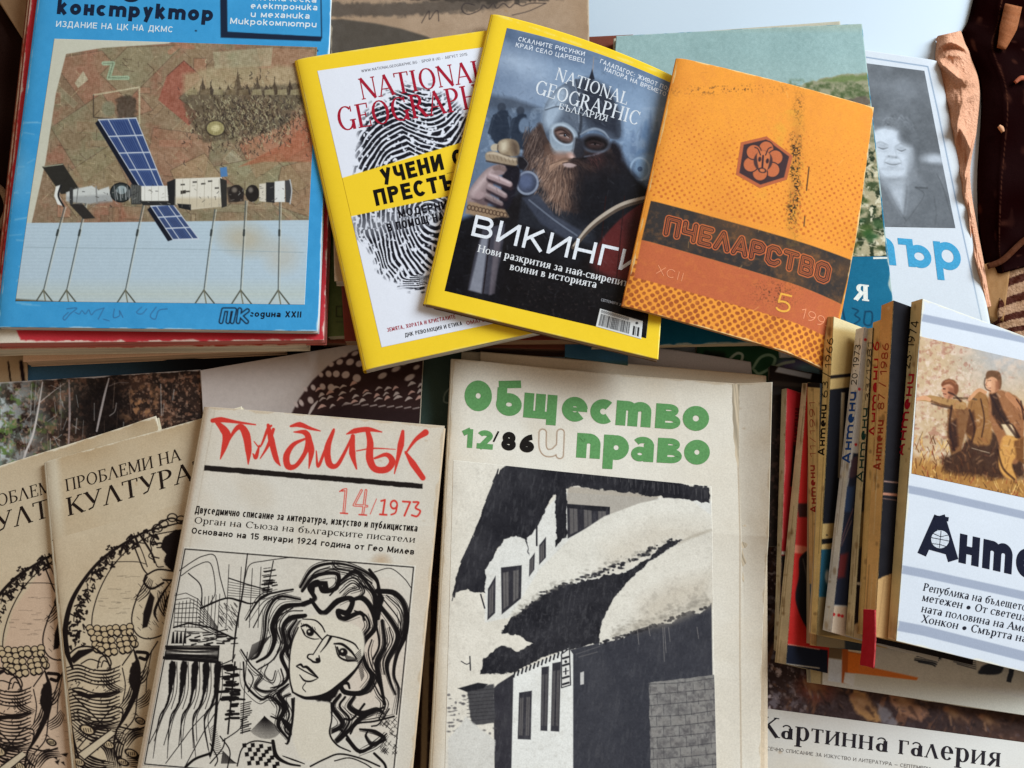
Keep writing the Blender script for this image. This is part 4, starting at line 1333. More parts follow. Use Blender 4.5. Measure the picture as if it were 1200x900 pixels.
def p_kart(A, q):
    A.fill((230, 227, 222))
    A.mottle(3, 50, 3)
    age(A, q, 0.5, 3)


def p_paint(A, q):
    A.fill((60, 46, 46))
    A.full(np.clip(A.noise(26, 5, 3) * 2 - 0.6, 0, 1) * 0.6, (84, 64, 64))
    A.full(np.clip((A.noise(10, 4, 5, 1, 1, 0.6) - 0.55) * 6, 0, 1) * np.clip((1000 - A.X) / 100, 0.15, 1), (126, 116, 124))
    A.full(np.clip((A.noise(6, 4, 6) - 0.6) * 7, 0, 1) * np.clip((970 - A.X) / 60, 0, 1), (196, 180, 182))
    A.full(np.clip((A.noise(12, 4, 9, 0.6, 2, 0.4) - 0.58) * 6, 0, 1) * 0.8, (128, 88, 68))
    A.full(np.clip((A.X - 1080) / 80, 0, 1) * 0.7, (62, 44, 38))
    A.full(np.clip((A.Y - 852) / 18, 0, 1) * 0.3, (110, 70, 52))
    A.ell(956, 806, 22, 16, (112, 60, 50), 10, 6, 0.8)
    A.ell(955, 804, 12, 8, (150, 92, 70), 10, 4, 0.7)
    A.poly([(1000, 808), (1014, 812), (1034, 846), (1020, 848), (1004, 834), (996, 820)], (190, 142, 92), 2, 0.9, rough=1.4)
    A.poly([(1040, 812), (1056, 816), (1088, 836), (1080, 846), (1060, 838), (1046, 828)], (168, 122, 96), 2, 0.9, rough=1.4)
    A.poly([(1028, 826), (1040, 830), (1054, 850), (1040, 852), (1030, 842)], (140, 134, 140), 2, 0.8, rough=1)
    r = random.Random(9)
    for k in range(700):
        x = r.uniform(885, 1210); y = r.uniform(440, 880)
        if k % 3:
            x, y = r.uniform(885, 1205), r.uniform(770, 874)
        an = 0.5 + 0.9 * math.sin(x * 0.035) + r.uniform(-0.5, 0.5)
        L = r.uniform(3, 9)
        pal = [(42, 32, 34), (96, 70, 62), (130, 94, 74), (70, 58, 64), (96, 80, 82), (34, 26, 26), (84, 58, 46)]
        if x < 960: pal += [(150, 138, 148), (110, 100, 116), (170, 154, 152)]
        A.line([(x, y), (x + L * .5 * math.cos(an), y + L * .5 * math.sin(an) + r.uniform(-1, 1)), (x + L * math.cos(an), y + L * math.sin(an))], [0.8, r.uniform(1.6, 4.0), 0.8], r.choice(pal), r.uniform(0.3, 0.65), 0.9)
    # furrowed figures bent over in the field
    for cx, cy, s_ in ((1012, 824, 1.0), (1062, 824, 1.1), (956, 806, 0.9), (1120, 838, 0.9), (1160, 846, 0.8)):
        A.ell(cx, cy, 15 * s_, 8 * s_, (118, 84, 62), 32, 3, 0.55)
        A.ell(cx - 4 * s_, cy - 3 * s_, 8 * s_, 4 * s_, (176, 134, 96), 32, 2.5, 0.55)
        A.ell(cx - 13 * s_, cy - 8 * s_, 4 * s_, 3.6 * s_, (150, 104, 78), 0, 1.5, 0.7)
        A.line([(cx + 4 * s_, cy + 5 * s_), (cx + 12 * s_, cy + 16 * s_)], [5 * s_, 2], (70, 48, 42), 0.6, 1.2)
        A.line([(cx - 8 * s_, cy + 2 * s_), (cx - 6 * s_, cy + 13 * s_)], [3.4 * s_, 1.6], (166, 124, 92), 0.55, 1.0)
    A.mottle(9, 3, 12)


M = Mag('magazine', 'art magazine with a dark oil painting on its cover at the bottom right', 'magazine', [(868, 452), (1232, 480), (1228, 935), (866, 900)], 0.0045, 0.0043, p_kart, (214, 206, 190), M_SATIN, sc=1.0, group=G_LO, seed=23)
M.panel('cover_painting', [(871, 455), (1222, 482), (1216, 872), (874, 827)], p_paint)
M.text('title_lettering', 'Картинна галерия', (891, 862), (1174, 899), 23, (44, 40, 46), 'serif', (0.17, 0.05), up=(0.05, -1))
M.text('small_print', 'МЕСЕЧНО СПИСАНИЕ ЗА ИЗКУСТВО И ЛИТЕРАТУРА — СЕПТЕМВРИ', (891, 878), (1090, 903), 4.2, (90, 84, 84), 'sans', 0.0)
M.done()


# ================================================================== MAGAZINES ON TOP
# ---- blue constructor's magazine
B_Q = [(54, -78), (391, -74), (372, 388), (-4, 383)]


def p_blue(A, q):
    A.fill((66, 160, 216))
    A.full(np.clip(A.noise(40, 5, 4) * 1.8 - 0.6, 0, 1) * 0.35, (50, 138, 196))

    A.mottle(5, 8, 6)
    r = random.Random(4)
    for k in range(26):
        x, y = r.uniform(2, 60), r.uniform(120, 378)
        A.line([(x, y), (x + r.uniform(4, 26), y + r.uniform(-5, 3))], r.uniform(0.5, 1.6), (150, 200, 228), 0.55, 1.0)
    A.ell(15, 200, 18, 26, (132, 190, 222), -20, 14, 0.5)
    navy = (28, 40, 62)
    A.poly([(258, -30), (266, -30), (267, 38), (378, 44), (376, 49), (371, 49), (259, 45)], navy, 0.4)
    A.line([(376, -30), (377, 44)], 1.2, navy, smooth=False)
    A.line([(266, -30), (266, 39), (376, 44)], 1.0, navy, smooth=False)
    pen = (58, 104, 150)
    A.line([(78, 362), (90, 361), (82, 368), (76, 375), (74, 372), (80, 366)], 1.0, pen)
    A.line([(88, 366), (93, 368), (96, 364), (100, 368), (104, 363), (107, 369), (112, 364), (122, 361)], 0.9, pen)
    A.line([(122, 361), (115, 374)], 0.9, pen)
    A.line([(121, 374), (128, 376)], 0.9, pen)
    A.line([(134, 362), (133, 372), (140, 370), (140, 364), (144, 372)], 1.0, pen)
    A.line([(166, 360), (160, 366), (166, 368), (172, 362)], 0.9, pen)
    A.line([(183, 360), (176, 370), (182, 374), (186, 364), (196, 362)], 1.0, pen)
    # outlined emblem
    k = (24, 28, 44)
    for wd, c in ((5.6, k), (2.8, (66, 160, 216))):
        A.line([(259, 377), (262, 363), (271, 363), (275, 363), (272, 377)], wd, c, smooth=False)
        A.line([(267, 377), (269, 364)], wd, c, smooth=False)
        A.line([(279, 377), (281, 363)], wd, c, smooth=False)
        A.line([(290, 364), (282, 370), (289, 377)], wd, c, smooth=False)
    A.ell(372, 60, 1.2, 1.2, (30, 40, 60))
    A.ell(230, 37, 1.2, 1, (30, 40, 60))
    wear(A, q, (206, 224, 236), 0.9, 0.75)


def p_station(A, q):
    A.fill((120, 100, 80))
    # woven tapestry wall
    A.full(np.clip(A.noise(46, 4, 3) * 2 - 0.6, 0, 1) * 0.8, (142, 124, 96))
    A.full(np.clip((A.noise(30, 4, 5) - 0.5) * 4, 0, 1) * 0.7, (112, 118, 92))
    A.full(np.clip((A.noise(26, 4, 7) - 0.55) * 5, 0, 1) * 0.75, (138, 84, 68))
    r = random.Random(12)
    for k in range(46):
        x, y = r.uniform(50, 372), r.uniform(55, 255)
        a = r.choice([0.75, -0.78, 0.02, 1.57])
        L, wd = r.uniform(14, 46), r.uniform(5, 16)
        c, s_ = math.cos(a), math.sin(a)
        P = [(x, y), (x + L * c, y + L * s_), (x + L * c - wd * s_, y + L * s_ + wd * c), (x - wd * s_, y + wd * c)]
        A.poly(P, r.choice([(150, 88, 72), (128, 134, 108), (164, 150, 118), (96, 84, 66), (156, 124, 96), (176, 110, 88), (110, 104, 80), (158, 162, 138)]), 0.7, r.uniform(0.25, 0.6))
        A.line(P + [P[0]], r.uniform(0.6, 1.1), r.choice([(60, 48, 40), (182, 172, 140), (74, 64, 52)]), 0.55, smooth=False)
    for P, c_ in (([(60, 70), (120, 60), (180, 130), (120, 150)], (150, 100, 80)), ([(150, 56), (215, 54), (150, 118), (118, 88)], (126, 134, 104)), ([(60, 150), (120, 110), (160, 170), (100, 215)], (110, 122, 92)), ([(300, 56), (370, 58), (366, 110), (310, 100)], (166, 116, 90)),
                  ([(180, 150), (250, 160), (240, 210), (170, 205)], (150, 104, 84)), ([(280, 170), (366, 130), (364, 170), (300, 210)], (176, 104, 78)), ([(60, 215), (130, 170), (150, 215), (90, 255)], (138, 128, 96)), ([(250, 196), (330, 180), (362, 220), (300, 240)], (134, 142, 106)), ([(200, 200), (240, 180), (262, 210), (220, 250)], (168, 150, 112)), ([(330, 196), (366, 186), (364, 255), (320, 240)], (150, 112, 84))):
        A.poly(P, c_, 0.8, 0.55)
        A.line(P + [P[0]], 1.0, (58, 46, 38), 0.5, smooth=False)
    for k in range(420):
        x, y = r.uniform(46, 372), r.uniform(54, 256)
        a = r.choice([0.75, -0.78, 0.75, 1.57, 0.1])
        L = r.uniform(3, 12)
        A.line([(x, y), (x + L * math.cos(a), y + L * math.sin(a))], r.uniform(0.5, 1.1), r.choice([(44, 36, 30), (62, 50, 40), (190, 178, 140), (150, 132, 100)]), 0.6, smooth=False)
    A.img = (A.img * 0.72 + np.array([140, 112, 86], np.float32) * 0.30).astype(np.float32)
    # a few motifs picked out: chevron, arrow band, crest crowd, towers
    A.line([(122, 75), (133, 75), (128, 92), (150, 92)], 5, (150, 172, 142), 0.9, smooth=False)
    A.line([(122, 75), (133, 75), (128, 92), (150, 92)], 1, (86, 96, 76), 0.7, smooth=False)
    A.poly([(88, 98), (98, 84), (104, 94), (92, 104)], (176, 168, 140), 0.6, 0.9)
    A.line([(110, 112), (164, 103), (164, 145)], 2.0, (190, 180, 148), 0.8, smooth=False)
    A.line([(110, 112), (110, 138), (150, 142)], 1.4, (60, 50, 42), 0.8, smooth=False)
    A.poly([(196, 90), (216, 72), (238, 92), (210, 116), (234, 134), (222, 148), (186, 118)], (150, 78, 64), 0.8, 0.75)
    A.line([(196, 90), (216, 72), (238, 92), (210, 116), (234, 134)], 1.0, (84, 52, 44), 0.7, smooth=False)
    A.poly([(250, 62), (320, 56), (318, 78), (252, 82)], (164, 160, 128), 0.8, 0.6)
    A.line([(200, 62), (210, 54), (226, 56)], 6, (168, 112, 88), 0.6, smooth=False)
    A.poly([(330, 170), (366, 140), (370, 190), (310, 190), (280, 196)], (160, 92, 66), 1, 0.7)
    dk = (44, 36, 32)
    A.poly([(214, 112), (216, 88), (250, 80), (350, 78), (352, 104), (300, 110)], (164, 148, 114), 3, 0.75, rough=1)
    A.poly([(212, 112), (238, 106), (260, 108), (300, 104), (352, 98), (356, 118), (330, 150), (290, 162), (236, 168), (222, 140)], (86, 76, 60), 2, 0.75, rough=2)
    for k in range(1100):
        x, y = r.gauss(292, 32), r.gauss(136, 19)
        L = r.uniform(2, 5.5)
        A.line([(x, y), (x + r.uniform(-1.5, 2), y + L * 0.6), (x + r.uniform(-2, 3), y + L)], r.uniform(0.5, 1.1), r.choice([dk, dk, dk, (150, 140, 106), (176, 168, 132), (60, 50, 42), (112, 92, 70)]), 0.8)
    for x, h in ((238, 20), (258, 10), (268, 12), (279, 31), (290, 12), (302, 21), (312, 12), (322, 18), (331, 10), (340, 18), (228, 9), (248, 12)):
        A.poly([(x - 4, 112), (x - 3, 112 - h * 0.5), (x - 1.6, 112 - h * 0.62), (x, 112 - h), (x + 1.6, 112 - h * 0.62), (x + 3, 112 - h * 0.5), (x + 4, 112)], r.choice([(70, 58, 46), (84, 70, 54), (58, 48, 40)]), 0.5, 0.95)
        A.line([(x - 2.4, 110), (x - 1.6, 112 - h * 0.5)], 0.6, (150, 136, 104), 0.7, smooth=False)
    for k in range(9):
        A.poly([(220 + k * 15, 112), (221 + k * 15, 106), (231 + k * 15, 105), (232 + k * 15, 112)], r.choice([(116, 100, 76), (150, 138, 104)]), 0.5, 0.8)
    A.ell(253, 151, 11, 9, (150, 140, 96), 0, 0.8)
    A.ell(253, 151, 11, 9, dk, 0, 0.5, 0.8, ring=1.4)
    A.ell(253, 151, 5, 4, (196, 186, 140), 0, 1)
    A.poly([(136, 116), (150, 112), (160, 116), (160, 140), (138, 140)], (60, 52, 44), 1.6, 0.8, rough=1.6)
    A.ell(128, 128, 8, 9, (120, 120, 96), 0, 1.5, 0.8)
    # weave: fine diagonal threads
    th = 0.5 + 0.5 * np.sin((A.X * 0.8 + A.Y * 0.6) * 2.1) * np.sin((A.X * 0.6 - A.Y * 0.8) * 1.9)
    A.full(th * 0.22, (54, 44, 36))
    A.img = (A.img * 1.1 + 8).astype(np.float32)
    A.mottle(22, 2.4, 41)
    A.mottle(8, 9, 42)
    A.poly([(40, 235), (60, 120), (66, 60), (120, 52), (40, 52)], (120, 104, 84), 6, 0.35)
    # white sheet hanging at the left of the picture
    A.poly([(62, 44), (212, 44), (198, 52), (120, 57), (78, 64), (66, 110), (54, 190), (36, 270), (20, 300)], (206, 204, 186), 0.6, smooth=False)
    # floor
    fl = [(20, 262), (362, 258), (358, 362), (0, 362)]
    A.poly(fl, (188, 206, 218), 0.5)
    m = A.pmask(fl, 0.5, (slice(0, A.h), slice(0, A.w)))
    A.full(m * np.clip(1 - np.abs(A.Y - 345) / 20, 0, 1) * 0.5, (200, 204, 184))
    A.full(m * (0.5 + 0.5 * np.sin(A.Y * 1.6)) * 0.14, (150, 168, 178))
    A.ell(286, 280, 26, 16, (186, 164, 126), 12, 10, 0.55)
    A.ell(330, 300, 18, 18, (196, 178, 150), 0, 10, 0.4)
    A.line([(30, 290), (200, 292), (356, 296)], 0.8, (150, 168, 176), 0.7)
    A.poly([(14, 350), (60, 353), (112, 356), (150, 357), (150, 362), (10, 362)], (84, 78, 60), 1.2, 0.9)
    # stands
    for x0, y0, x1 in ((76, 243, 51), (101, 238, 78), (168, 240, 147), (252, 246, 239), (288, 236, 282), (328, 236, 326)):
        A.line([(x0, y0), ((x0 + x1) / 2, 290), (x1, 341)], 1.3, (92, 98, 96), smooth=False)
        A.line([(x0 + 1.8, y0), ((x0 + x1) / 2 + 1.8, 290), (x1 + 1.8, 341)], 0.7, (206, 208, 196), smooth=False)
        A.line([(x1 - 11, 357), (x1, 340), (x1 + 14, 358)], 1.7, (90, 92, 82), smooth=False)
        A.line([(x1, 340), (x1 + 3, 357)], 1.4, (120, 118, 100), smooth=False)
        A.line([(x0 - (x0 - x1) * 0.3, 270), (x0 - (x0 - x1) * 0.36, 276)], 2.6, (60, 66, 66), smooth=False)
    # dark far panels
    A.poly([(50, 196), (74, 192), (96, 226), (72, 228)], (48, 46, 42), 0.6)
    A.poly([(82, 240), (96, 238), (112, 256), (98, 257)], (50, 46, 44), 0.6)
    A.line([(52, 196), (74, 193)], 1.2, (160, 158, 136), smooth=False)
    # solar wings
    def wing(P, nu, nv, shade):
        P = [np.array(p, float) for p in P]
        A.poly([P[0] - (4, -4), P[0], P[3], P[3] - (6, -2)], (26, 30, 42), 0.5)
        A.poly(P, (64, 84, 132), 0.4)
        bl = lambda u, v: (P[0] * (1 - u) + P[1] * u) * (1 - v) + (P[3] * (1 - u) + P[2] * u) * v
        for i in range(nv):
            for j in range(nu):
                g = 0.14
                A.poly([bl((j + .06) / nu, (i + g) / nv), bl((j + .94) / nu, (i + g) / nv), bl((j + .94) / nu, (i + .95) / nv), bl((j + .06) / nu, (i + .95) / nv)], shade, 0.5, 0.55)
        for j in range(1, nu * 5):
            A.line([bl(j / nu / 5, 0), bl(j / nu / 5, 1)], 0.4, (120, 140, 180), 0.5, smooth=False)
        for i in range(nv + 1):
            A.line([bl(0, i / nv), bl(1, i / nv)], 1.3, (206, 212, 220), smooth=False)
        for u in (0.0, 0.25, 0.78, 1.0):
            A.line([bl(u, 0), bl(u, 1)], 1.0, (206, 212, 220), smooth=False)
    wing([(116, 141), (160, 139), (192, 219), (164, 219)], 3, 4, (42, 60, 108))
    wing([(177, 242), (203, 240), (233, 280), (203, 281)], 3, 3, (48, 58, 92))
    # station hull
    wh, dkk = (222, 222, 214), (38, 38, 40)
    A.poly([(78, 226), (88, 222), (108, 218), (116, 223), (128, 219), (132, 236), (118, 236), (106, 239), (88, 237), (78, 236)], (206, 208, 204), 0.8)
    A.poly([(78, 231), (132, 228), (132, 237), (106, 240), (80, 238)], (150, 152, 152), 1.6, 0.7)
    A.line([(84, 222), (84, 238)], 4, (60, 60, 60)); A.line([(92, 220), (90, 238)], 1, (120, 120, 118))
    A.line([(113, 219), (114, 238)], 1.6, (140, 140, 138))
    A.poly([(66, 219), (72, 217), (70, 229), (75, 242), (68, 240), (64, 230)], (230, 230, 224), 0.6)
    A.line([(72, 218), (69, 230), (75, 242)], 2.2, dkk)
    A.ell(142, 226, 12, 11, (54, 60, 60)); A.ell(143, 223, 6, 5, (150, 164, 166)); A.ell(142, 226, 12, 11, (30, 32, 34), ring=1.6)
    for k in range(12):
        A.line([(134 + k * 2.2, 218 + (k * 5) % 7), (136 + k * 2, 236 - (k * 3) % 8)], 0.9, (r.choice([150, 60, 200]),) * 3, 0.8)
    A.poly([(154, 216), (166, 218), (166, 240), (154, 240)], (62, 62, 60), 0.6)
    for k in range(6):
        A.line([(155 + 2 * k, 218), (156 + 2 * k, 238)], 0.8, (140, 142, 138), 0.7)
    A.poly([(166, 219), (200, 218), (202, 236), (166, 236)], (232, 230, 222), 0.5)
    A.poly([(164, 236), (204, 236), (208, 241), (168, 241)], (46, 46, 46), 0.5)
    A.poly([(196, 214), (206, 210), (210, 212), (206, 240), (198, 240)], dkk, 0.5)
    A.poly([(206, 210), (260, 208), (264, 222), (262, 242), (224, 246), (206, 240)], (228, 222, 208), 0.6)
    A.poly([(206, 232), (262, 232), (262, 243), (224, 246), (206, 240)], (196, 180, 150), 2, 0.7)
    A.poly([(208, 239), (224, 240), (224, 247), (210, 244)], dkk, 0.5)
    for x, y in ((212, 216), (226, 213), (236, 215), (218, 224), (244, 212), (252, 220)):
        A.poly([(x, y), (x + 5, y - .3), (x + 5, y + 1.6), (x, y + 1.9)], (70, 66, 62), 0.4, 0.9)
    A.poly([(212, 224), (218, 223), (218, 227), (212, 228)], (60, 56, 52), 0.4)
    A.poly([(258, 209), (266, 212), (266, 242), (260, 244)], (52, 50, 48), 0.5)
    A.poly([(266, 220), (280, 217), (286, 222), (286, 236), (268, 238)], (70, 60, 54), 0.7)
    A.ell(277, 227, 9, 10, (46, 40, 38)); A.ell(275, 223, 3, 3, (120, 110, 100), 0, 1.2)
    A.ell(296, 227, 8, 10, (40, 36, 34)); A.ell(294, 223, 2.6, 3, (120, 112, 104), 0, 1.2)
    A.poly([(304, 216), (312, 215), (312, 237), (304, 236)], (214, 206, 190), 0.5)
    A.poly([(312, 214), (322, 214), (322, 238), (312, 237)], (46, 46, 48), 0.5)
    A.poly([(322, 213), (334, 212), (334, 237), (322, 237)], (224, 224, 220), 0.5)
    A.poly([(334, 212), (340, 211), (342, 224), (340, 238), (335, 237)], (70, 70, 72), 0.5)
    A.line([(340, 211), (342, 224), (340, 239)], 1.4, (190, 190, 188))
    A.poly([(258, 197), (266, 196), (267, 207), (259, 208)], (84, 128, 178), 0.6)
    for k in range(90):
        x = r.uniform(80, 338); y = r.uniform(215, 242) + (x - 210) * -0.01
        A.line([(x, y), (x + r.uniform(0, 4), y + r.uniform(-2.5, 2.5))], r.uniform(0.4, 0.9), r.choice([(60, 58, 56), (40, 40, 42), (190, 188, 180), (150, 146, 136)]), 0.7, smooth=False)
    for k in range(7):
        A.line([(206 + k * 8.5, 211), (205 + k * 8.6, 243)], 0.5, (150, 142, 126), 0.7, smooth=False)
    for k in range(4):
        A.line([(170 + k * 8, 219), (170 + k * 8, 236)], 0.5, (160, 156, 146), 0.7, smooth=False)
    A.mottle(4, 3, 51)


M = Mag('magazine', 'bright blue magazine with a space station photo, topmost of the left pile', 'magazine', B_Q, 0.0515, 0.0062, p_blue, (226, 222, 214), M_SATIN, sc=1.3, spine='L', seed=31, wv=0.0005, back=(190, 200, 206),
        curl=lambda u, v: 0.0016 * np.exp(-((v - 0.75) / 0.2) ** 2) * np.exp(-u / 0.12))
M.panel('cover_picture', [(64, 46), (372, 56), (357, 357), (18, 353)], p_station, sc=1.75)
M.text('title_lettering', 'млад', (66, -7), (165, -4), 20, (28, 38, 60), 'soft', 0.055)
M.text('title_lettering', 'конструктор', (67, 17), (250, 26), 17.5, (28, 38, 60), 'soft', 0.06)
M.text('subtitle', 'ИЗДАНИЕ НА ЦК НА ДКМС', (66, 32), (203, 39), 7.0, (222, 236, 244), 'sans', 0.022)
for s_, a_, b_ in (('техническа', (297, 1), (371, 4)), ('електроника', (294, 11), (372, 13)), ('и механика', (294, 21), (363, 23)), ('Микрокомпютри', (270, 29), (371, 33))):
    M.text('small_print', s_, a_, b_, 7.2, (226, 238, 246), 'soft', 0.03)
M.text('small_print', 'година XXII', (293, 371), (353, 372), 7, (26, 30, 44), 'soft', 0.04)
M.done()


# ---- yellow bordered magazine with the fingerprint
YEL = (252, 212, 48)


def p_yellow(A, q):
    A.fill(YEL)
    A.mottle(3, 60, 4)
    A.mottle(2, 4, 6)
    wear(A, q, (250, 236, 170), 0.9, 0.6)


def p_print(A, q):
    A.fill((236, 238, 248))
    A.mottle(2, 60, 2)
    X = A.X + (A.noise(34, 2, 4) - 0.5) * 12
    Y = A.Y + (A.noise(34, 2, 6) - 0.5) * 12
    a = -0.22
    u = (X - 505) * math.cos(a) + (Y - 250) * math.sin(a)
    v = -(X - 505) * math.sin(a) + (Y - 250) * math.cos(a)
    up = v < 0
    rad = np.where(up, np.sqrt((u * 0.95) ** 2 + (v * 0.85) ** 2), np.sqrt((u * 1.2) ** 2 + (v * 0.62) ** 2))
    diag = (u * 0.72 + v * 0.95)
    mixd = np.clip((u + 10) / 60, 0, 1) * np.clip((-v - 10) / 40, 0, 1)
    ph = rad * (1 - mixd) + (-diag + 40) * mixd
    low = np.clip((v - 66) / 14, 0, 1)
    ph = ph * (1 - low) + (v * 1.05 + 0.10 * np.abs(u)) * low
    rid = np.sin(ph * 2 * math.pi / 5.2 + (A.noise(12, 2, 8) - 0.5) * 1.0)
    thr = -0.70 + (A.noise(6, 3, 9) - 0.5) * 1.1 + 0.35 * np.clip(v / 60, 0, 1)
    ink_ = np.clip((rid - thr) * 2.6, 0, 1)
    outer = np.sqrt((u / 92) ** 2 + (v / np.where(up, 158, 98)) ** 2) + (A.noise(10, 3, 19) - 0.5) * 0.12
    fall = np.clip((1.0 - outer) * 9, 0, 1)
    brk = np.clip((A.noise(4, 2, 12) - 0.24 - 0.3 * np.clip(outer - 0.8, 0, 1) * 4) * 7, 0, 1)
    A.full(ink_ * fall * brk, (22, 24, 34))
    # pale zone of the print under the sub-heading
    z = np.clip(1 - np.abs(A.Y - (258 - 0.2 * (A.X - 470))) / 16, 0, 1) ** 0.4
    A.full((A.Y > 228) * z * 0.5, (206, 208, 216))
    band = [(398, 210), (560, 162), (600, 215), (411, 254)]
    A.poly(band, YEL, 0.4)
    A.line([(524, 204), (545, 199)], 0.6, (120, 100, 40), smooth=False)


M = Mag('magazine', 'yellow bordered magazine with a black fingerprint, lying partly under its twin', 'magazine', [(347, 70), (606, 31), (700, 374), (428, 433)], 0.0555, 0.0072, p_yellow, (206, 200, 190), M_GLOSS, sc=0.8, spine='L', seed=32, group='yellow bordered magazines', spine_col=(236, 192, 40))
M.panel('cover_picture', [(372, 84), (590, 53), (682, 357), (447, 407)], p_print, sc=1.9)
RED = (172, 32, 54)
M.text('title_lettering', 'NATIONAL', (424, 118), (572, 95), 25, RED, 'serif', (0.155, 0.05))
M.text('title_lettering', 'GEOGRAPHIC', (398, 155), (596, 121), 28, RED, 'serif', (0.155, 0.05))
M.text('small_print', 'WWW.NATIONALGEOGRAPHIC.BG • БРОЙ 8 (Х) • АВГУСТ 2015', (424, 86), (548, 66), 3.2, (60, 56, 70), 'sans', 0.0)
M.text('headline', 'УЧЕНИ СР', (449, 218), (560, 189), 19, (24, 22, 20), 'sans', 0.05)
M.text('headline', 'ПРЕСТЪПН', (441, 242), (566, 215), 19, (24, 22, 20), 'sans', 0.05)
M.text('subheading', 'МОДЕРНИТЕ', (468, 256), (540, 242), 9.5, (26, 24, 30), 'sans', 0.035)
M.text('subheading', 'В ПОМОЩ НА', (455, 272), (521, 258), 9.5, (26, 24, 30), 'sans', 0.035)
M.text('cover_line', 'ЗЕМЯТА, ХОРАТА И КРИСТАЛИТЕ', (454, 389), (534, 373), 4.6, RED, 'sans', 0.02)
M.text('cover_line', 'АНАЛИЗ', (540, 371), (566, 366), 4.6, RED, 'sans', 0.02)
M.text('cover_line', 'ОМАГЬОСАНИ', (547, 381), (592, 372), 4.6, RED, 'sans', 0.02)
M.text('cover_line', 'ДНК РЕВОЛЮЦИЯ И ЕТИКА', (475, 395), (542, 381), 4.6, (34, 30, 34), 'sans', 0.02)
M.done()


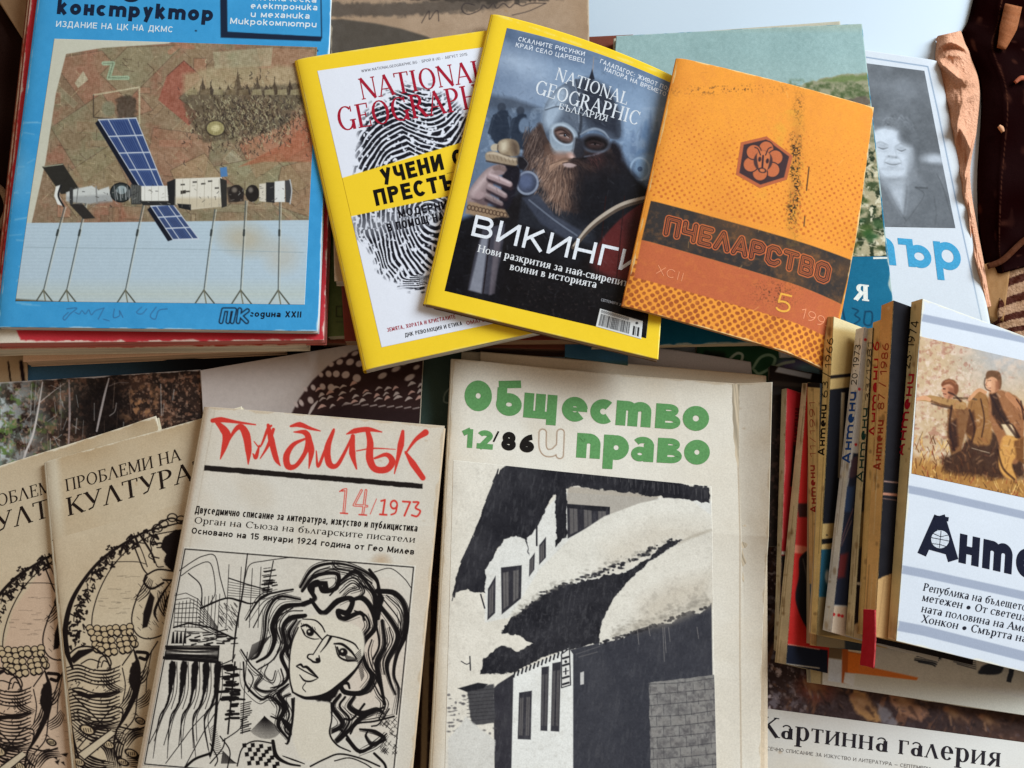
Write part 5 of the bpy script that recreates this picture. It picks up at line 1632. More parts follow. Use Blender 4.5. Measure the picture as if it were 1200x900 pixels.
# ---- yellow bordered magazine with the helmeted fighter
def p_fighter(A, q):
    A.fill((92, 112, 140))
    A.full(np.clip((A.noise(60, 5, 3, 2.2, 1, 0.3) - 0.42) * 4, 0, 1) * 0.7, (136, 152, 174))
    A.full(np.clip((A.noise(50, 5, 5, 2.4, 1, 0.3) - 0.5) * 4, 0, 1) * 0.6, (58, 74, 102))
    A.ell(600, 70, 30, 12, (176, 186, 200), 15, 14, 0.6)
    A.ell(690, 100, 60, 20, (150, 172, 196), 20, 20, 0.5)
    A.ell(612, 108, 50, 34, (150, 164, 184), 10, 26, 0.6)
    A.ell(752, 142, 40, 40, (146, 168, 194), 0, 24, 0.6)
    for x, y, h in ((762, 150, 22), (770, 154, 16), (752, 158, 12), (778, 150, 18), (742, 160, 9)):
        A.poly([(x - 4, y + 20), (x - 3, y), (x, y - h), (x + 3, y), (x + 4, y + 20)], (96, 116, 146), 1.4, 0.7, rough=0.5)
    # shore and far figures
    A.poly([(572, 110), (600, 114), (640, 128), (650, 140), (560, 150)], (66, 74, 88), 3, 0.8)
    A.poly([(560, 126), (640, 130), (650, 180), (540, 230)], (92, 108, 130), 4, 0.8)
    A.full(np.clip((A.noise(7, 4, 15) - 0.55) * 6, 0, 1) * (A.Y > 125) * (A.Y < 190) * 0.35, (150, 166, 186))
    for x, y, s in ((588, 125, 1.0), (610, 129, 0.92)):
        A.ell(x, y, 5 * s, 5.5 * s, (58, 66, 80), 0, 0.8)
        A.poly([(x - 12 * s, y + 12), (x - 4 * s, y + 4), (x + 6 * s, y + 4), (x + 12 * s, y + 14), (x + 9 * s, y + 36), (x + 7 * s, y + 46), (x - 8 * s, y + 44), (x - 14 * s, y + 30)], (42, 52, 68), 1.2, rough=1)
        A.line([(x - 9 * s, y + 10), (x - 15 * s, y + 30)], 3, (50, 60, 76))
        A.line([(x + 8 * s, y + 12), (x + 12 * s, y + 30)], 3, (66, 78, 96))
    A.ell(614, 146, 6, 9, (100, 116, 138), 10, 1)
    A.ell(758, 196, 14, 15, (116, 144, 176), 0, 1.5)
    A.ell(750, 198, 11, 13, (150, 172, 196), 0, 1.0, ring=2)
    A.ell(750, 198, 3, 3, (70, 92, 124))
    A.poly([(754, 150), (758, 140), (764, 158), (772, 150), (778, 176), (746, 182)], (92, 120, 156), 2, 0.8, rough=1)
    A.ell(752, 168, 5, 6, (120, 140, 166), 0, 2)
    # body: dark cloak
    A.poly([(520, 345), (535, 260), (600, 232), (640, 210), (700, 200), (730, 190), (756, 220), (800, 230), (790, 420), (515, 350)], (26, 26, 32), 3)
    A.poly([(596, 210), (624, 198), (650, 240), (690, 250), (700, 290), (600, 260)], (40, 42, 50), 3)
    T = lambda pts: [(625 + x / 5.0, 85 + y / 5.0) for x, y in pts]
    PO = lambda pts, c, soft=1.0, a=1.0, rough=0, sm=True: A.poly(T(pts), c, soft, a, smooth=sm, rough=rough)
    LI = lambda pts, w_, c, a=0.9, soft=0.6: A.line(T(pts), np.asarray(w_) / 5.0 if np.ndim(w_) else w_ / 5.0, c, a, soft)
    EL = lambda x, y, rx, ry, c, ang=0, soft=1.0, a=1.0, ring=0: A.ell(*T([(x, y)])[0], rx / 5.0, ry / 5.0, c, ang, soft, a, ring=ring / 5.0)
    rr = random.Random(8)
    # hair falling at both sides
    PO([(0, 330), (40, 290), (90, 330), (110, 420), (90, 520), (40, 600), (0, 560), (-40, 600), (-60, 480), (-40, 380)], (70, 54, 50), 2, 1, 1.4)
    PO([(430, 440), (500, 420), (540, 560), (600, 680), (560, 800), (420, 720)], (30, 27, 34), 3, 1, 1)
    # face and beard ground
    PO([(90, 400), (240, 440), (420, 430), (470, 470), (480, 560), (420, 700), (320, 800), (210, 815), (120, 760), (50, 640), (20, 540), (60, 470)], (92, 68, 58), 2, 1, 1.2)
    PO([(260, 470), (430, 440), (500, 480), (560, 620), (560, 780), (400, 840), (260, 820), (230, 640)], (34, 30, 36), 8, 0.92)
    PO([(60, 480), (150, 470), (240, 560), (230, 700), (170, 790), (90, 720), (40, 600)], (120, 90, 74), 6, 0.7)
    # dome
    PO([(56, 300), (58, 230), (82, 160), (140, 88), (230, 40), (330, 34), (430, 90), (492, 200), (512, 290), (506, 380), (440, 380), (360, 322), (272, 366), (170, 300), (108, 310), (110, 410), (80, 380)], (84, 94, 110), 0.8)
    PO([(60, 290), (64, 220), (100, 140), (170, 80), (200, 120), (170, 220), (130, 290), (90, 330)], (158, 172, 188), 5, 0.85)
    PO([(290, 40), (430, 90), (492, 200), (508, 300), (500, 380), (430, 350), (330, 300), (280, 180)], (44, 48, 60), 6, 0.9)
    PO([(200, 180), (270, 200), (275, 330), (200, 270)], (92, 100, 114), 5, 0.7)
    LI([(250, 36), (276, 160), (280, 290), (266, 370)], [6, 12, 16, 18], (48, 52, 62), 0.8, 1.0)
    LI([(240, 40), (262, 160), (268, 290)], 4, (170, 180, 192), 0.5)
    LI([(70, 215), (150, 195), (240, 225), (320, 262), (420, 290), (506, 305)], [5, 8, 8, 8, 7, 5], (52, 56, 66), 0.7, 0.8)
    LI([(72, 206), (150, 186), (240, 215), (320, 252)], 3, (186, 196, 206), 0.5)
    for k in range(70):
        x, y = rr.uniform(70, 480), rr.uniform(60, 330)
        LI([(x, y), (x + rr.uniform(-16, 24), y + rr.uniform(4, 30))], rr.uniform(2, 6), rr.choice([(176, 186, 198), (40, 44, 54), (70, 76, 88), (120, 126, 136)]), 0.22, 0.9)
    # left spectacle, cheek plate
    PO([(96, 330), (120, 296), (190, 290), (250, 340), (262, 400), (236, 446), (180, 458), (130, 450), (100, 410)], (136, 148, 160), 1.0)
    PO([(104, 410), (140, 440), (216, 440), (230, 470), (160, 480), (120, 460)], (150, 160, 170), 3, 0.8)
    EL(176, 360, 72, 52, (164, 174, 186), 36, 0.8, 0.9, ring=9)
    EL(178, 362, 62, 43, (50, 40, 40), 36, 1.0)
    PO([(126, 336), (170, 322), (214, 352), (224, 392), (196, 398), (150, 376)], (136, 102, 90), 2.5, 0.85)
    LI([(132, 338), (168, 330), (212, 362)], [8, 14, 8], (44, 30, 30), 0.85, 1.0)
    LI([(150, 356), (182, 352), (212, 376)], [4, 8, 4], (36, 26, 28), 0.9, 0.6)
    LI([(158, 364), (184, 366), (206, 378)], 6, (168, 160, 158), 0.6, 0.6)
    EL(186, 364, 8, 8, (26, 30, 40), 0, 0.5); EL(189, 361, 2, 2, (206, 214, 222), 0, 0.4)
    LI([(156, 378), (186, 386), (212, 388)], 7, (84, 56, 52), 0.7, 0.9)
    # right spectacle in shade
    EL(362, 412, 92, 58, (70, 74, 86), 8, 1.2)
    LI([(276, 360), (320, 336), (366, 326), (414, 346), (444, 382)], [6, 14, 14, 12, 6], (132, 142, 156), 0.9, 0.8)
    LI([(444, 386), (430, 440), (370, 476), (300, 490)], [8, 12, 12, 6], (92, 96, 108), 0.9, 0.9)
    EL(366, 412, 74, 42, (30, 26, 30), 8, 1.4)
    LI([(310, 398), (356, 386), (420, 410)], [4, 12, 5], (16, 14, 18), 0.9, 0.8)
    PO([(316, 408), (360, 398), (412, 416), (390, 440), (330, 438)], (72, 52, 50), 2.5, 0.8)
    LI([(330, 412), (358, 408), (396, 418)], [3, 6, 3], (20, 16, 20), 0.9, 0.6); LI([(340, 418), (362, 418), (384, 422)], 4, (112, 104, 106), 0.5, 0.6); EL(362, 416, 6, 6, (18, 18, 24), 0, 0.5)
    # nose guard, nose, lit cheek, moustache, lip
    PO([(246, 380), (286, 390), (300, 470), (262, 500), (232, 486), (236, 430)], (46, 46, 54), 2, 0.95)
    LI([(244, 390), (236, 440), (228, 478)], 6, (136, 142, 152), 0.6, 0.8)
    PO([(196, 472), (226, 466), (244, 492), (232, 506), (206, 498)], (190, 148, 134), 2, 0.9)
    EL(222, 490, 10, 6, (216, 182, 170), 20, 1.2, 0.7)
    PO([(130, 470), (196, 470), (206, 500), (150, 520), (110, 510)], (150, 110, 92), 4, 0.8)
    PO([(330, 500), (390, 480), (420, 520), (380, 560), (330, 540)], (110, 60, 54), 5, 0.6)
    LI([(236, 500), (270, 508), (310, 500)], [5, 10, 5], (22, 18, 20), 0.9, 1.0)
    for k in range(1500):
        t = rr.random()
        x = rr.uniform(10, 480); y = rr.uniform(470, 800)
        if ((x - 230) / 260) ** 2 + ((y - 600) / 220) ** 2 > 1 or (y < 505 and 120 < x < 330):
            continue
        lit = max(0.0, min(1.0, (300 - x + rr.gauss(0, 34)) / 150))
        c = [(40, 32, 34), (64, 48, 44), (112, 84, 70), (158, 122, 100), (188, 152, 128)][min(4, int(lit * rr.uniform(1.0, 5.2)))]
        wv_ = 10 * math.sin(y * 0.045 + x * 0.03)
        dx = (x - 215) * 0.12
        LI([(x, y), (x + dx * 0.5 + wv_ * 0.5, y + 16), (x + dx + wv_, y + rr.uniform(30, 52))], [3.4, 3.0, 1.2], c, 0.55, 0.6)
    for k in range(90):
        s_ = rr.choice([-1, 1])
        x0_, y0_ = 214 + rr.uniform(-14, 14), 512 + rr.uniform(-8, 8)
        c = rr.choice([(150, 112, 90), (176, 138, 112), (104, 76, 62)]) if s_ < 0 else rr.choice([(60, 46, 44), (84, 60, 52), (38, 30, 32)])
        LI([(x0_, y0_), (x0_ + s_ * rr.uniform(40, 70), y0_ + rr.uniform(0, 16)), (x0_ + s_ * rr.uniform(90, 150), y0_ + rr.uniform(34, 80))], [4, 4, 1.5], c, 0.6, 0.7)
    PO([(176, 530), (216, 526), (252, 540), (220, 556), (184, 548)], (176, 150, 144), 1.2, 0.9); LI([(172, 528), (214, 522), (256, 536)], [3, 7, 3], (46, 32, 32), 0.9, 0.7)
    EL(216, 566, 34, 8, (60, 44, 42), 6, 1.5, 0.6)
    for k in range(220):
        x, y = rr.uniform(-50, 100), rr.uniform(310, 560)
        if x > 40 + (y - 310) * 0.25: continue
        LI([(x, y), (x - 6 + rr.uniform(-8, 8), y + 24), (x - 16, y + rr.uniform(36, 60))], [3, 3, 1.2], rr.choice([(104, 84, 74), (70, 54, 50), (138, 112, 98), (48, 40, 42)]), 0.6, 0.6)
    PO([(300, 620), (560, 600), (640, 760), (560, 900), (300, 900), (250, 800)], (22, 24, 32), 10, 0.75)
    # sword: pommel, grip, guard, blade
    A.poly([(590, 236), (612, 226), (606, 270), (594, 292), (572, 330), (540, 348), (556, 290), (570, 262)], (30, 28, 32), 2)
    A.ell(618, 214, 13.5, 14.5, (66, 72, 92), 0, 0.8)
    A.ell(618, 214, 12, 13, (128, 134, 150), 20, 0.7, ring=2.4)
    A.ell(616, 212, 8, 9, (84, 94, 124), 0, 3, 0.9)
    A.poly([(612, 232), (630, 226), (650, 252), (690, 276), (666, 282), (634, 262)], (60, 64, 78), 1.6)
    A.line([(620, 234), (650, 258), (676, 276)], 2, (112, 118, 132), 0.7)
    A.poly([(566, 268), (592, 262), (588, 300), (576, 346), (548, 340), (556, 300)], (64, 62, 72), 0.9)
    A.poly([(564, 280), (572, 278), (564, 344), (550, 340)], (132, 132, 142), 1.2, 0.9)
    A.poly([(580, 276), (588, 274), (580, 344), (573, 346)], (100, 90, 96), 1.2, 0.9)
    A.line([(574, 280), (566, 344)], 1.6, (40, 34, 40))
    Z = lambda pts: [(540 + x / 7.5, 150 + y / 7.5) for x, y in pts]
    ZP = lambda pts, c, soft=1.0, a=1.0, sm=True: A.poly(Z(pts), c, soft, a, smooth=sm)
    ZL = lambda pts, w_, c, a=0.95, soft=0.8: A.line(Z(pts), np.asarray(w_) / 7.5 if np.ndim(w_) else w_ / 7.5, c, a, soft)
    # dark grip behind the fingers
    ZP([(380, 300), (500, 330), (520, 420), (480, 560), (420, 700), (330, 720), (360, 500)], (30, 28, 38), 1.4)
    # back of the hand and wrist
    ZP([(50, 640), (80, 540), (150, 440), (230, 355), (320, 318), (390, 330), (380, 400), (300, 430), (280, 520), (250, 600), (220, 690), (120, 690)], (140, 116, 114), 1.0)
    ZP([(90, 560), (170, 450), (250, 370), (300, 350), (240, 440), (180, 520), (120, 600)], (186, 160, 156), 3, 0.8)
    ZP([(130, 620), (220, 560), (260, 610), (230, 690), (140, 690)], (92, 72, 74), 3, 0.8)
    ZL([(300, 352), (345, 345), (385, 362)], [40, 50, 40], (120, 96, 90), 0.9, 1.2)
    for P_, w_, k_ in (([(255, 420), (340, 452), (430, 492)], [66, 70, 56], 1.0), ([(250, 516), (320, 552), (388, 592)], [64, 64, 50], 0.9), ([(225, 596), (290, 630), (356, 664)], [52, 54, 42], 0.78)):
        ZL([(x + 6, y + 26) for x, y in P_], w_, (52, 38, 44), 0.9, 1.4)
        ZL(P_, np.array(w_) * 0.86, (158 * k_, 130 * k_, 128 * k_), 0.97, 1.0)
        ZL([(x, y - 13) for x, y in P_], np.array(w_) * 0.34, (204 * k_, 178 * k_, 176 * k_), 0.75, 1.4)
        x, y = P_[1]
        ZL([(x - 6, y - 22), (x + 2, y + 10)], 5, (104 * k_, 80 * k_, 80 * k_), 0.5, 0.9)
    ZP([(110, 580), (160, 548), (214, 566), (206, 610), (150, 630)], (160, 132, 130), 2.4, 0.9)
    ZL([(100, 624), (160, 636), (214, 612)], 8, (74, 56, 58), 0.7, 1.0)
    # gilt pommel: two bosses on a moulded bar
    ZP([(262, 168), (280, 142), (320, 136), (336, 168), (318, 196), (276, 196)], (176, 158, 130), 0.9)
    ZP([(322, 150), (350, 104), (420, 88), (490, 110), (516, 170), (506, 230), (440, 246), (350, 226)], (140, 118, 92), 0.9)
    ZP([(346, 130), (380, 108), (410, 120), (400, 190), (356, 200)], (206, 190, 160), 3, 0.8)
    ZP([(450, 110), (500, 140), (508, 226), (470, 236), (450, 180)], (84, 66, 54), 3, 0.8)
    ZL([(326, 150), (324, 190), (352, 224), (430, 244)], 7, (58, 46, 42), 0.8, 0.8)
    ZP([(214, 240), (236, 208), (300, 204), (420, 246), (506, 262), (512, 306), (470, 330), (380, 318), (240, 292)], (150, 128, 102), 0.9)
    ZL([(236, 222), (310, 222), (420, 264), (500, 278)], [10, 18, 16, 8], (214, 194, 166), 0.6, 1.2)
    ZL([(224, 288), (300, 302), (400, 322), (470, 334)], 12, (44, 34, 34), 0.85, 0.9)
    for x in range(250, 500, 34):
        ZL([(x, 232 + (x - 250) * 0.2), (x + 10, 262 + (x - 250) * 0.2)], 4, (96, 76, 60), 0.6, 0.7)
    ZP([(500, 250), (560, 260), (590, 310), (560, 362), (510, 350)], (34, 32, 38), 1.4)
    ZL([(556, 262), (590, 310), (562, 360)], 5, (120, 116, 116), 0.7, 0.7)
    # cuff
    A.poly([(548, 236), (566, 240), (592, 246), (596, 254), (570, 256), (545, 250)], (150, 120, 90), 1.2, rough=0.5)
    for k in range(11):
        A.ell(550 + k * 4.2, 243 + k * 0.9, 2.2, 2.6, (78, 56, 44), 0, 0.5, 0.9, ring=1.0)
    # shield
    A.ell(796, 296, 116, 72, (92, 34, 34), -28, 1.0)
    A.ell(790, 300, 100, 60, (112, 40, 38), -28, 14, 0.7)
    for x in (700, 722, 744, 762):
        A.line([(x, 330), (x + 10, 230)], 1.2, (50, 18, 20), 0.8)
    A.poly([(730, 260), (748, 248), (756, 300), (740, 320)], (60, 24, 26), 6, 0.7)
    A.line([(672, 290), (690, 268), (710, 252), (732, 240), (762, 232)], [5, 7, 7.5, 7.5, 7], (88, 72, 60), 1.0)
    A.line([(672, 288), (690, 266), (710, 250), (732, 238), (762, 230)], [2, 3.4, 4, 4, 3.6], (176, 158, 138), 0.95)
    A.poly([(690, 300), (700, 322), (720, 332), (760, 330), (770, 420), (640, 400), (660, 330)], (24, 20, 22), 6, 0.9)
    # dark foot of the picture
    A.poly([(535, 286), (556, 262), (552, 300), (546, 346), (515, 345)], (20, 20, 26), 2, 0.9)
    A.poly([(592, 290), (700, 322), (760, 348), (756, 402), (580, 358)], (22, 20, 24), 8, 0.92)
    A.full(np.clip((A.noise(3, 3, 33) - 0.62) * 6, 0, 1) * (A.Y > 318) * (A.X > 600) * 0.35, (84, 66, 60))
    # spear
    A.line([(696, 66), (694, 92)], 0.8, (150, 130, 120))
    A.poly([(694, 80), (697, 92), (692, 94), (690, 92)], (40, 44, 56), 0.5)
    # brushed light over helmet, cloth and leather, then a cool grade
    for k in range(700):
        x, y = rr.uniform(524, 788), rr.uniform(60, 380)
        a = rr.gauss(0.9, 0.7)
        L = rr.uniform(2, 8)
        A.line([(x, y), (x + L * math.cos(a), y + L * math.sin(a))], rr.uniform(0.4, 1.4), rr.choice([(190, 190, 190), (150, 150, 158), (20, 20, 26), (10, 10, 14), (90, 92, 100)]), rr.uniform(0.04, 0.13), 0.8, smooth=False)
    g_ = A.img.mean(-1, keepdims=True)
    A.img = np.clip((A.img * 0.80 + g_ * np.array([0.185, 0.20, 0.22], np.float32) - 60) * 1.16 + 58, 4, 240).astype(np.float32)
    A.mottle(7, 2.4, 44)
    A.mottle(7, 12, 45)


def p_barcode(A, q):
    A.fill((226, 226, 224))
    q = [np.array(p, float) for p in q]
    bl = lambda u, v: (q[0] * (1 - u) + q[1] * u) * (1 - v) + (q[3] * (1 - u) + q[2] * u) * v
    r = random.Random(2)
    u = 0.05
    while u < 0.72:
        wd = r.choice([0.008, 0.012, 0.018])
        A.poly([bl(u, 0.26), bl(u + wd, 0.26), bl(u + wd, 0.9), bl(u, 0.9)], (24, 24, 28), 0.3)
        u += wd + r.choice([0.008, 0.012, 0.018])
    for a, b in ((0.8, 0.84), (0.86, 0.87), (0.9, 0.94)):
        A.poly([bl(a, 0.4), bl(b, 0.4), bl(b, 0.9), bl(a, 0.9)], (24, 24, 28), 0.3)
    for k in range(13):
        A.ell(*bl(0.06 + k * 0.05, 0.12), 0.8, 1.2, (60, 60, 64), 0, 0.4, 0.8, ring=0.6)
    A.ell(*bl(0.87, 0.2), 1.6, 1.4, (50, 50, 54), 0, 0.4)


M = Mag('magazine', 'yellow bordered magazine with a bearded helmeted fighter, lying uppermost in the middle', 'magazine', [(577, 15), (795, 92), (771, 422), (498, 356)], 0.0625, 0.0068, p_yellow, (150, 120, 90), M_GLOSS, sc=0.8, spine='L', seed=33, bulge={'T': (0, -7.5)}, group='yellow bordered magazines', spine_col=(240, 196, 40), back=(90, 60, 40))
M.panel('cover_picture', [(594, 32), (788, 98), (757, 397), (521, 341)], p_fighter, sc=1.9, bulge={'T': (0, -6.5)})
M.panel('barcode', [(703, 362), (753, 377), (751, 398), (698, 383)], p_barcode, 0.00014, 2.4)
WH = (226, 230, 238)
M.text('cover_line', 'СКАЛНИТЕ РИСУНКИ', (607, 47), (685, 65), 5.2, WH, 'sans', 0.02)
M.text('cover_line', 'КРАЙ СЕЛО ЦАРЕВЕЦ', (604, 54), (685, 73), 5.2, WH, 'sans', 0.02)
M.text('cover_line', 'ГАЛАПАГОС: ЖИВОТ ПОД', (703, 73), (786, 108), 5.0, WH, 'sans', 0.02)
M.text('cover_line', 'НАПОРА НА ВРЕМЕТО', (708, 82), (780, 113), 5.0, WH, 'sans', 0.02)
M.text('title_lettering', 'NATIONAL', (650, 92), (735, 123), 14.5, (222, 226, 232), 'serif', (0.15, 0.055))
M.text('title_lettering', 'GEOGRAPHIC', (626, 108), (748, 147), 16.5, (222, 226, 232), 'serif', (0.15, 0.055))
M.text('subtitle', 'БЪЛГАРИЯ', (654, 127), (712, 142), 7.5, (222, 226, 232), 'serif', (0.14, 0.06))
M.text('headline', 'ВИКИНГИ', (552, 276), (750, 322), 25, (232, 234, 240), 'sans', 0.018)
M.text('subheading', 'Нови разкрития за най-свирепите', (559, 295), (741, 338), 8.6, (230, 230, 232), 'serif', (0.18, 0.07))
M.text('subheading', 'воини в историята', (597, 316), (699, 338), 8.6, (230, 230, 232), 'serif', (0.18, 0.07))
M.text('small_print', 'СЕПТЕМВРИ 2017 • ЦЕНА 5.99', (704, 353), (754, 366), 3.0, (190, 190, 196), 'sans', 0.0)
M.done()


# ---- orange beekeeping booklet
O_Q = [(795, 67), (1024, 126), (984, 432), (731, 358)]


def p_orange(A, q):
    A.fill((236, 152, 58))
    A.full(np.clip(A.noise(70, 4, 3) * 1.6 - 0.5, 0, 1) * 0.35, (222, 136, 60))
    tl, tr, br, bl = [np.array(p, float) for p in q]
    a = 0.262
    U = (A.X - 795) * math.cos(a) + (A.Y - 67) * math.sin(a)
    W = -(A.X - 795) * math.sin(a) + (A.Y - 67) * math.cos(a)
    U = U + W * 0.02 + (A.noise(9, 3, 61) - 0.5) * 2.2
    W = W + (A.noise(9, 3, 62) - 0.5) * 2.2
    rj = (A.noise(16, 3, 63) - 0.5) * 1.5
    def dots(p, r):
        c1 = np.hypot((U / p) % 1 - 0.5, (W / p) % 1 - 0.5) * p
        c2 = np.hypot((U / p + 0.5) % 1 - 0.5, (W / p + 0.5) % 1 - 0.5) * p
        return np.clip((r + rj - np.minimum(c1, c2)) / 0.9 + 0.5, 0, 1) * np.clip(0.62 + A.noise(5, 3, 64) * 0.7, 0, 1)
    fade = np.clip((W - 20) / 150, 0, 1)
    A.full(dots(8.6, 0.45 + 1.0 * fade) * np.clip(fade * 2 + 0.12, 0, 1) * (W < 165), (196, 104, 46))
    A.full(dots(9.6, 2.5) * (W > 240), (160, 82, 42))
    # bands
    A.poly([(763, 235), (1001, 303), (992, 353), (752, 281)], (56, 50, 48), 0.5)
    A.poly([(752, 281), (992, 353), (984, 394), (743, 325)], (188, 98, 62), 0.5)
    A.full(np.clip((A.noise(5, 4, 13) - 0.5) * 3, 0, 1) * 0.25, (214, 130, 64))
    # scuffs of black ink
    n = np.clip((A.noise(1.6, 3, 17) - 0.5) * 6, 0, 1) * np.clip((A.noise(14, 3, 27) - 0.3) * 3, 0, 1)
    g = np.exp(-((A.X - (931 - (A.Y - 190) * 0.05)) / 6) ** 2) * np.clip((A.Y - 100) / 80, 0, 1) * np.clip((300 - A.Y) / 60, 0, 1)
    A.full(g * 0.28, (120, 84, 44))
    A.full(n * g * 1.9, (40, 33, 28))
    g2 = np.exp(-((A.X - 908) / 26) ** 2 - ((A.Y - 345) / 14) ** 2)
    A.full(np.clip((A.noise(1.3, 2, 18) - 0.60) * 7, 0, 1) * g2 * 0.8, (70, 46, 34))
    A.full(np.clip((A.noise(18, 4, 19) - 0.5) * 4, 0, 1) * np.exp(-((A.X - 915) / 24) ** 2) * (A.Y > 130) * (A.Y < 290) * 0.45, (214, 168, 60))
    A.full(np.clip((A.noise(2, 2, 28) - 0.62) * 9, 0, 1) * np.exp(-((A.X - 850) / 60) ** 2 - ((A.Y - 106) / 5) ** 2) * 0.8, (90, 60, 40))
    A.line([(947, 197), (944, 224)], 1.6, (60, 40, 34), 0.8)
    A.line([(942, 255), (941, 266)], 1.6, (80, 54, 40), 0.8)
    A.full(np.clip((A.X - 955) / 10, 0, 1) * 0.0, (0, 0, 0))
    # outlined heading
    def glyph(ch):
        return {'П': ([[(0, 0), (0, 1), (.62, 1), (.62, 0)]], .62), 'Ч': ([[(0, 1), (0, .45), (.6, .45)], [(.6, 1), (.6, 0)]], .6),
                'Е': ([[(.55, 1), (0, 1), (0, 0), (.55, 0)], [(0, .5), (.45, .5)]], .55), 'Л': ([[(0, 0), (.34, 1), (.68, 0)]], .68),
                'А': ([[(0, 0), (.34, 1), (.68, 0)], [(.2, .3), (.48, .3)]], .68), 'Р': ([[(0, 0), (0, 1), (.42, 1), (.58, .86), (.58, .62), (.42, .48), (0, .48)]], .58),
                'С': ([[(.6, .82), (.44, 1), (.16, 1), (0, .84), (0, .16), (.16, 0), (.44, 0), (.6, .18)]], .6), 'Т': ([[(0, 1), (.66, 1)], [(.33, 1), (.33, 0)]], .66),
                'В': ([[(0, .5), (0, 1), (.42, 1), (.54, .9), (.54, .62), (.42, .52), (0, .52)], [(0, .5), (0, 0), (.44, 0), (.6, .12), (.6, .4), (.44, .5)]], .6),
                'О': ([[(.18, 0), (0, .18), (0, .82), (.18, 1), (.5, 1), (.68, .82), (.68, .18), (.5, 0), (.18, 0)]], .68)}[ch]
    word = 'ПЧЕЛАРСТВО'
    tot = sum(glyph(c)[1] + 0.36 for c in word) - 0.36
    e = np.array([970 - 780, 329 - 274.0]) / tot
    up = np.array([3.2, -17.5])
    segs, x = [], 0
    for c in word:
        for s_ in glyph(c)[0]:
            segs.append([np.array([780, 274.0]) + (x + p[0]) * e + p[1] * up for p in s_])
        x += glyph(c)[1] + 0.36
    for wd, c in ((8.0, (226, 112, 62)), (5.9, (54, 42, 40)), (2.6, (220, 104, 58)), (1.1, (70, 48, 42))):
        for s_ in segs:
            A.line(s_, wd, c, smooth=False)
    r = random.Random(3)
    for k in range(40):
        x, y = r.uniform(735, 1020), r.uniform(75, 425)
        A.line([(x, y), (x + r.uniform(-10, 10), y + r.uniform(-8, 8))], r.uniform(0.4, 0.9), r.choice([(246, 190, 110), (180, 110, 56)]), 0.45, 0.5)
    A.full(np.clip((A.noise(44, 5, 65) - 0.52) * 4, 0, 1) * 0.22, (206, 122, 52))
    wear(A, q, (240, 206, 150), 1.2, 0.8)


def p_emblem(A, q):
    A.fill((226, 144, 62))
    A.mottle(4, 20, 3)
    hx = [(897, 161), (928, 184), (921, 212), (889, 222), (861, 206), (867, 168)]
    A.poly(hx, (180, 96, 62), 0.6)
    c = np.array([894, 190.0])
    hx2 = [tuple(c + (np.array(p) - c) * 0.87) for p in hx]
    A.poly(hx2, (66, 48, 50), 0.5)
    for k in range(6):
        a = math.radians(14 + 60 * k - 90)
        x, y = 893 + 15 * math.cos(a), 190 + 15 * math.sin(a)
        A.ell(x, y, 9.6, 9.4, (60, 44, 46), math.degrees(a), 0.5)
        A.ell(x, y, 8.2, 8.2, (190, 104, 66), math.degrees(a), 0.5)
    A.ell(893, 190, 11, 12, (72, 50, 50), 10, 0.6)
    A.poly([(886, 182), (893, 178), (901, 183), (898, 200), (893, 206), (888, 199)], (196, 112, 70), 0.6, smooth=True)
    A.line([(893, 184), (892, 198)], 2.2, (60, 42, 46)); A.ell(889, 188, 1.8, 3, (60, 42, 46), 10); A.ell(898, 190, 1.8, 3, (60, 42, 46), 10)
    A.ell(892, 201, 4, 2.6, (60, 42, 46), 12, 0.5, ring=1.2)
    for dx in (-6, 6):
        A.line([(893 + dx * 0.5, 183), (893 + dx, 176), (893 + dx * 1.6, 174)], 1.3, (60, 42, 46))




M = Mag('booklet', 'orange dotted beekeeping booklet with black title band leaning on the yellow bordered magazine', 'booklet', O_Q, (0.0735, 0.0440, 0.0735), 0.0026, p_orange, (206, 150, 96), sc=1.9, spine='L', seed=34, wv=0.0003, curl=lambda u, v: 0.0024 * np.sin(np.pi * np.clip(u, 0, 1)) - 0.013 * np.clip((u - 0.72) / 0.28, 0, 1) ** 1.5 * np.clip((v - 0.5) / 0.5, 0, 1))
A_ = Art((855, 150, 935, 232), 2.2)
p_emblem(A_, None)
hx = [(897, 161), (928, 184), (921, 212), (889, 222), (861, 206), (867, 168)]
# hexagonal emblem: a fan of rings so that its outline stays a hexagon
c_ = np.array([894.0, 190])
rings, nr, per = [], 44, 30
for i_ in range(nr + 1):
    f_ = i_ / nr
    for k_ in range(6):
        a0, a1 = np.array(hx[k_], float), np.array(hx[(k_ + 1) % 6], float)
        for j_ in range(per):
            p_ = a0 + (a1 - a0) * j_ / per
            rings.append(c_ + (p_ - c_) * max(f_, 0.004))
rings = np.array(rings)
n_ = 6 * per
Fr = [(r_ * n_ + j_, r_ * n_ + (j_ + 1) % n_, (r_ + 1) * n_ + (j_ + 1) % n_, (r_ + 1) * n_ + j_) for r_ in range(nr) for j_ in range(n_)]
mesh_np('bee_emblem', M.on(rings[:, 0], rings[:, 1], 0.00007), np.array(Fr), M_MATTE, M.face, A_.sample(rings[:, 0], rings[:, 1]))
PC = (232, 150, 110)
M.text('small_print', 'XCII', (768, 321), (799, 331), 10, PC, 'sans', -0.012)
M.text('issue_number', '5', (906, 365), (924, 369), 22, (232, 168, 70), 'sans', 0.0)
M.text('issue_number', '1994', (937, 372), (982, 385), 12, PC, 'sans', -0.012)
M.done()


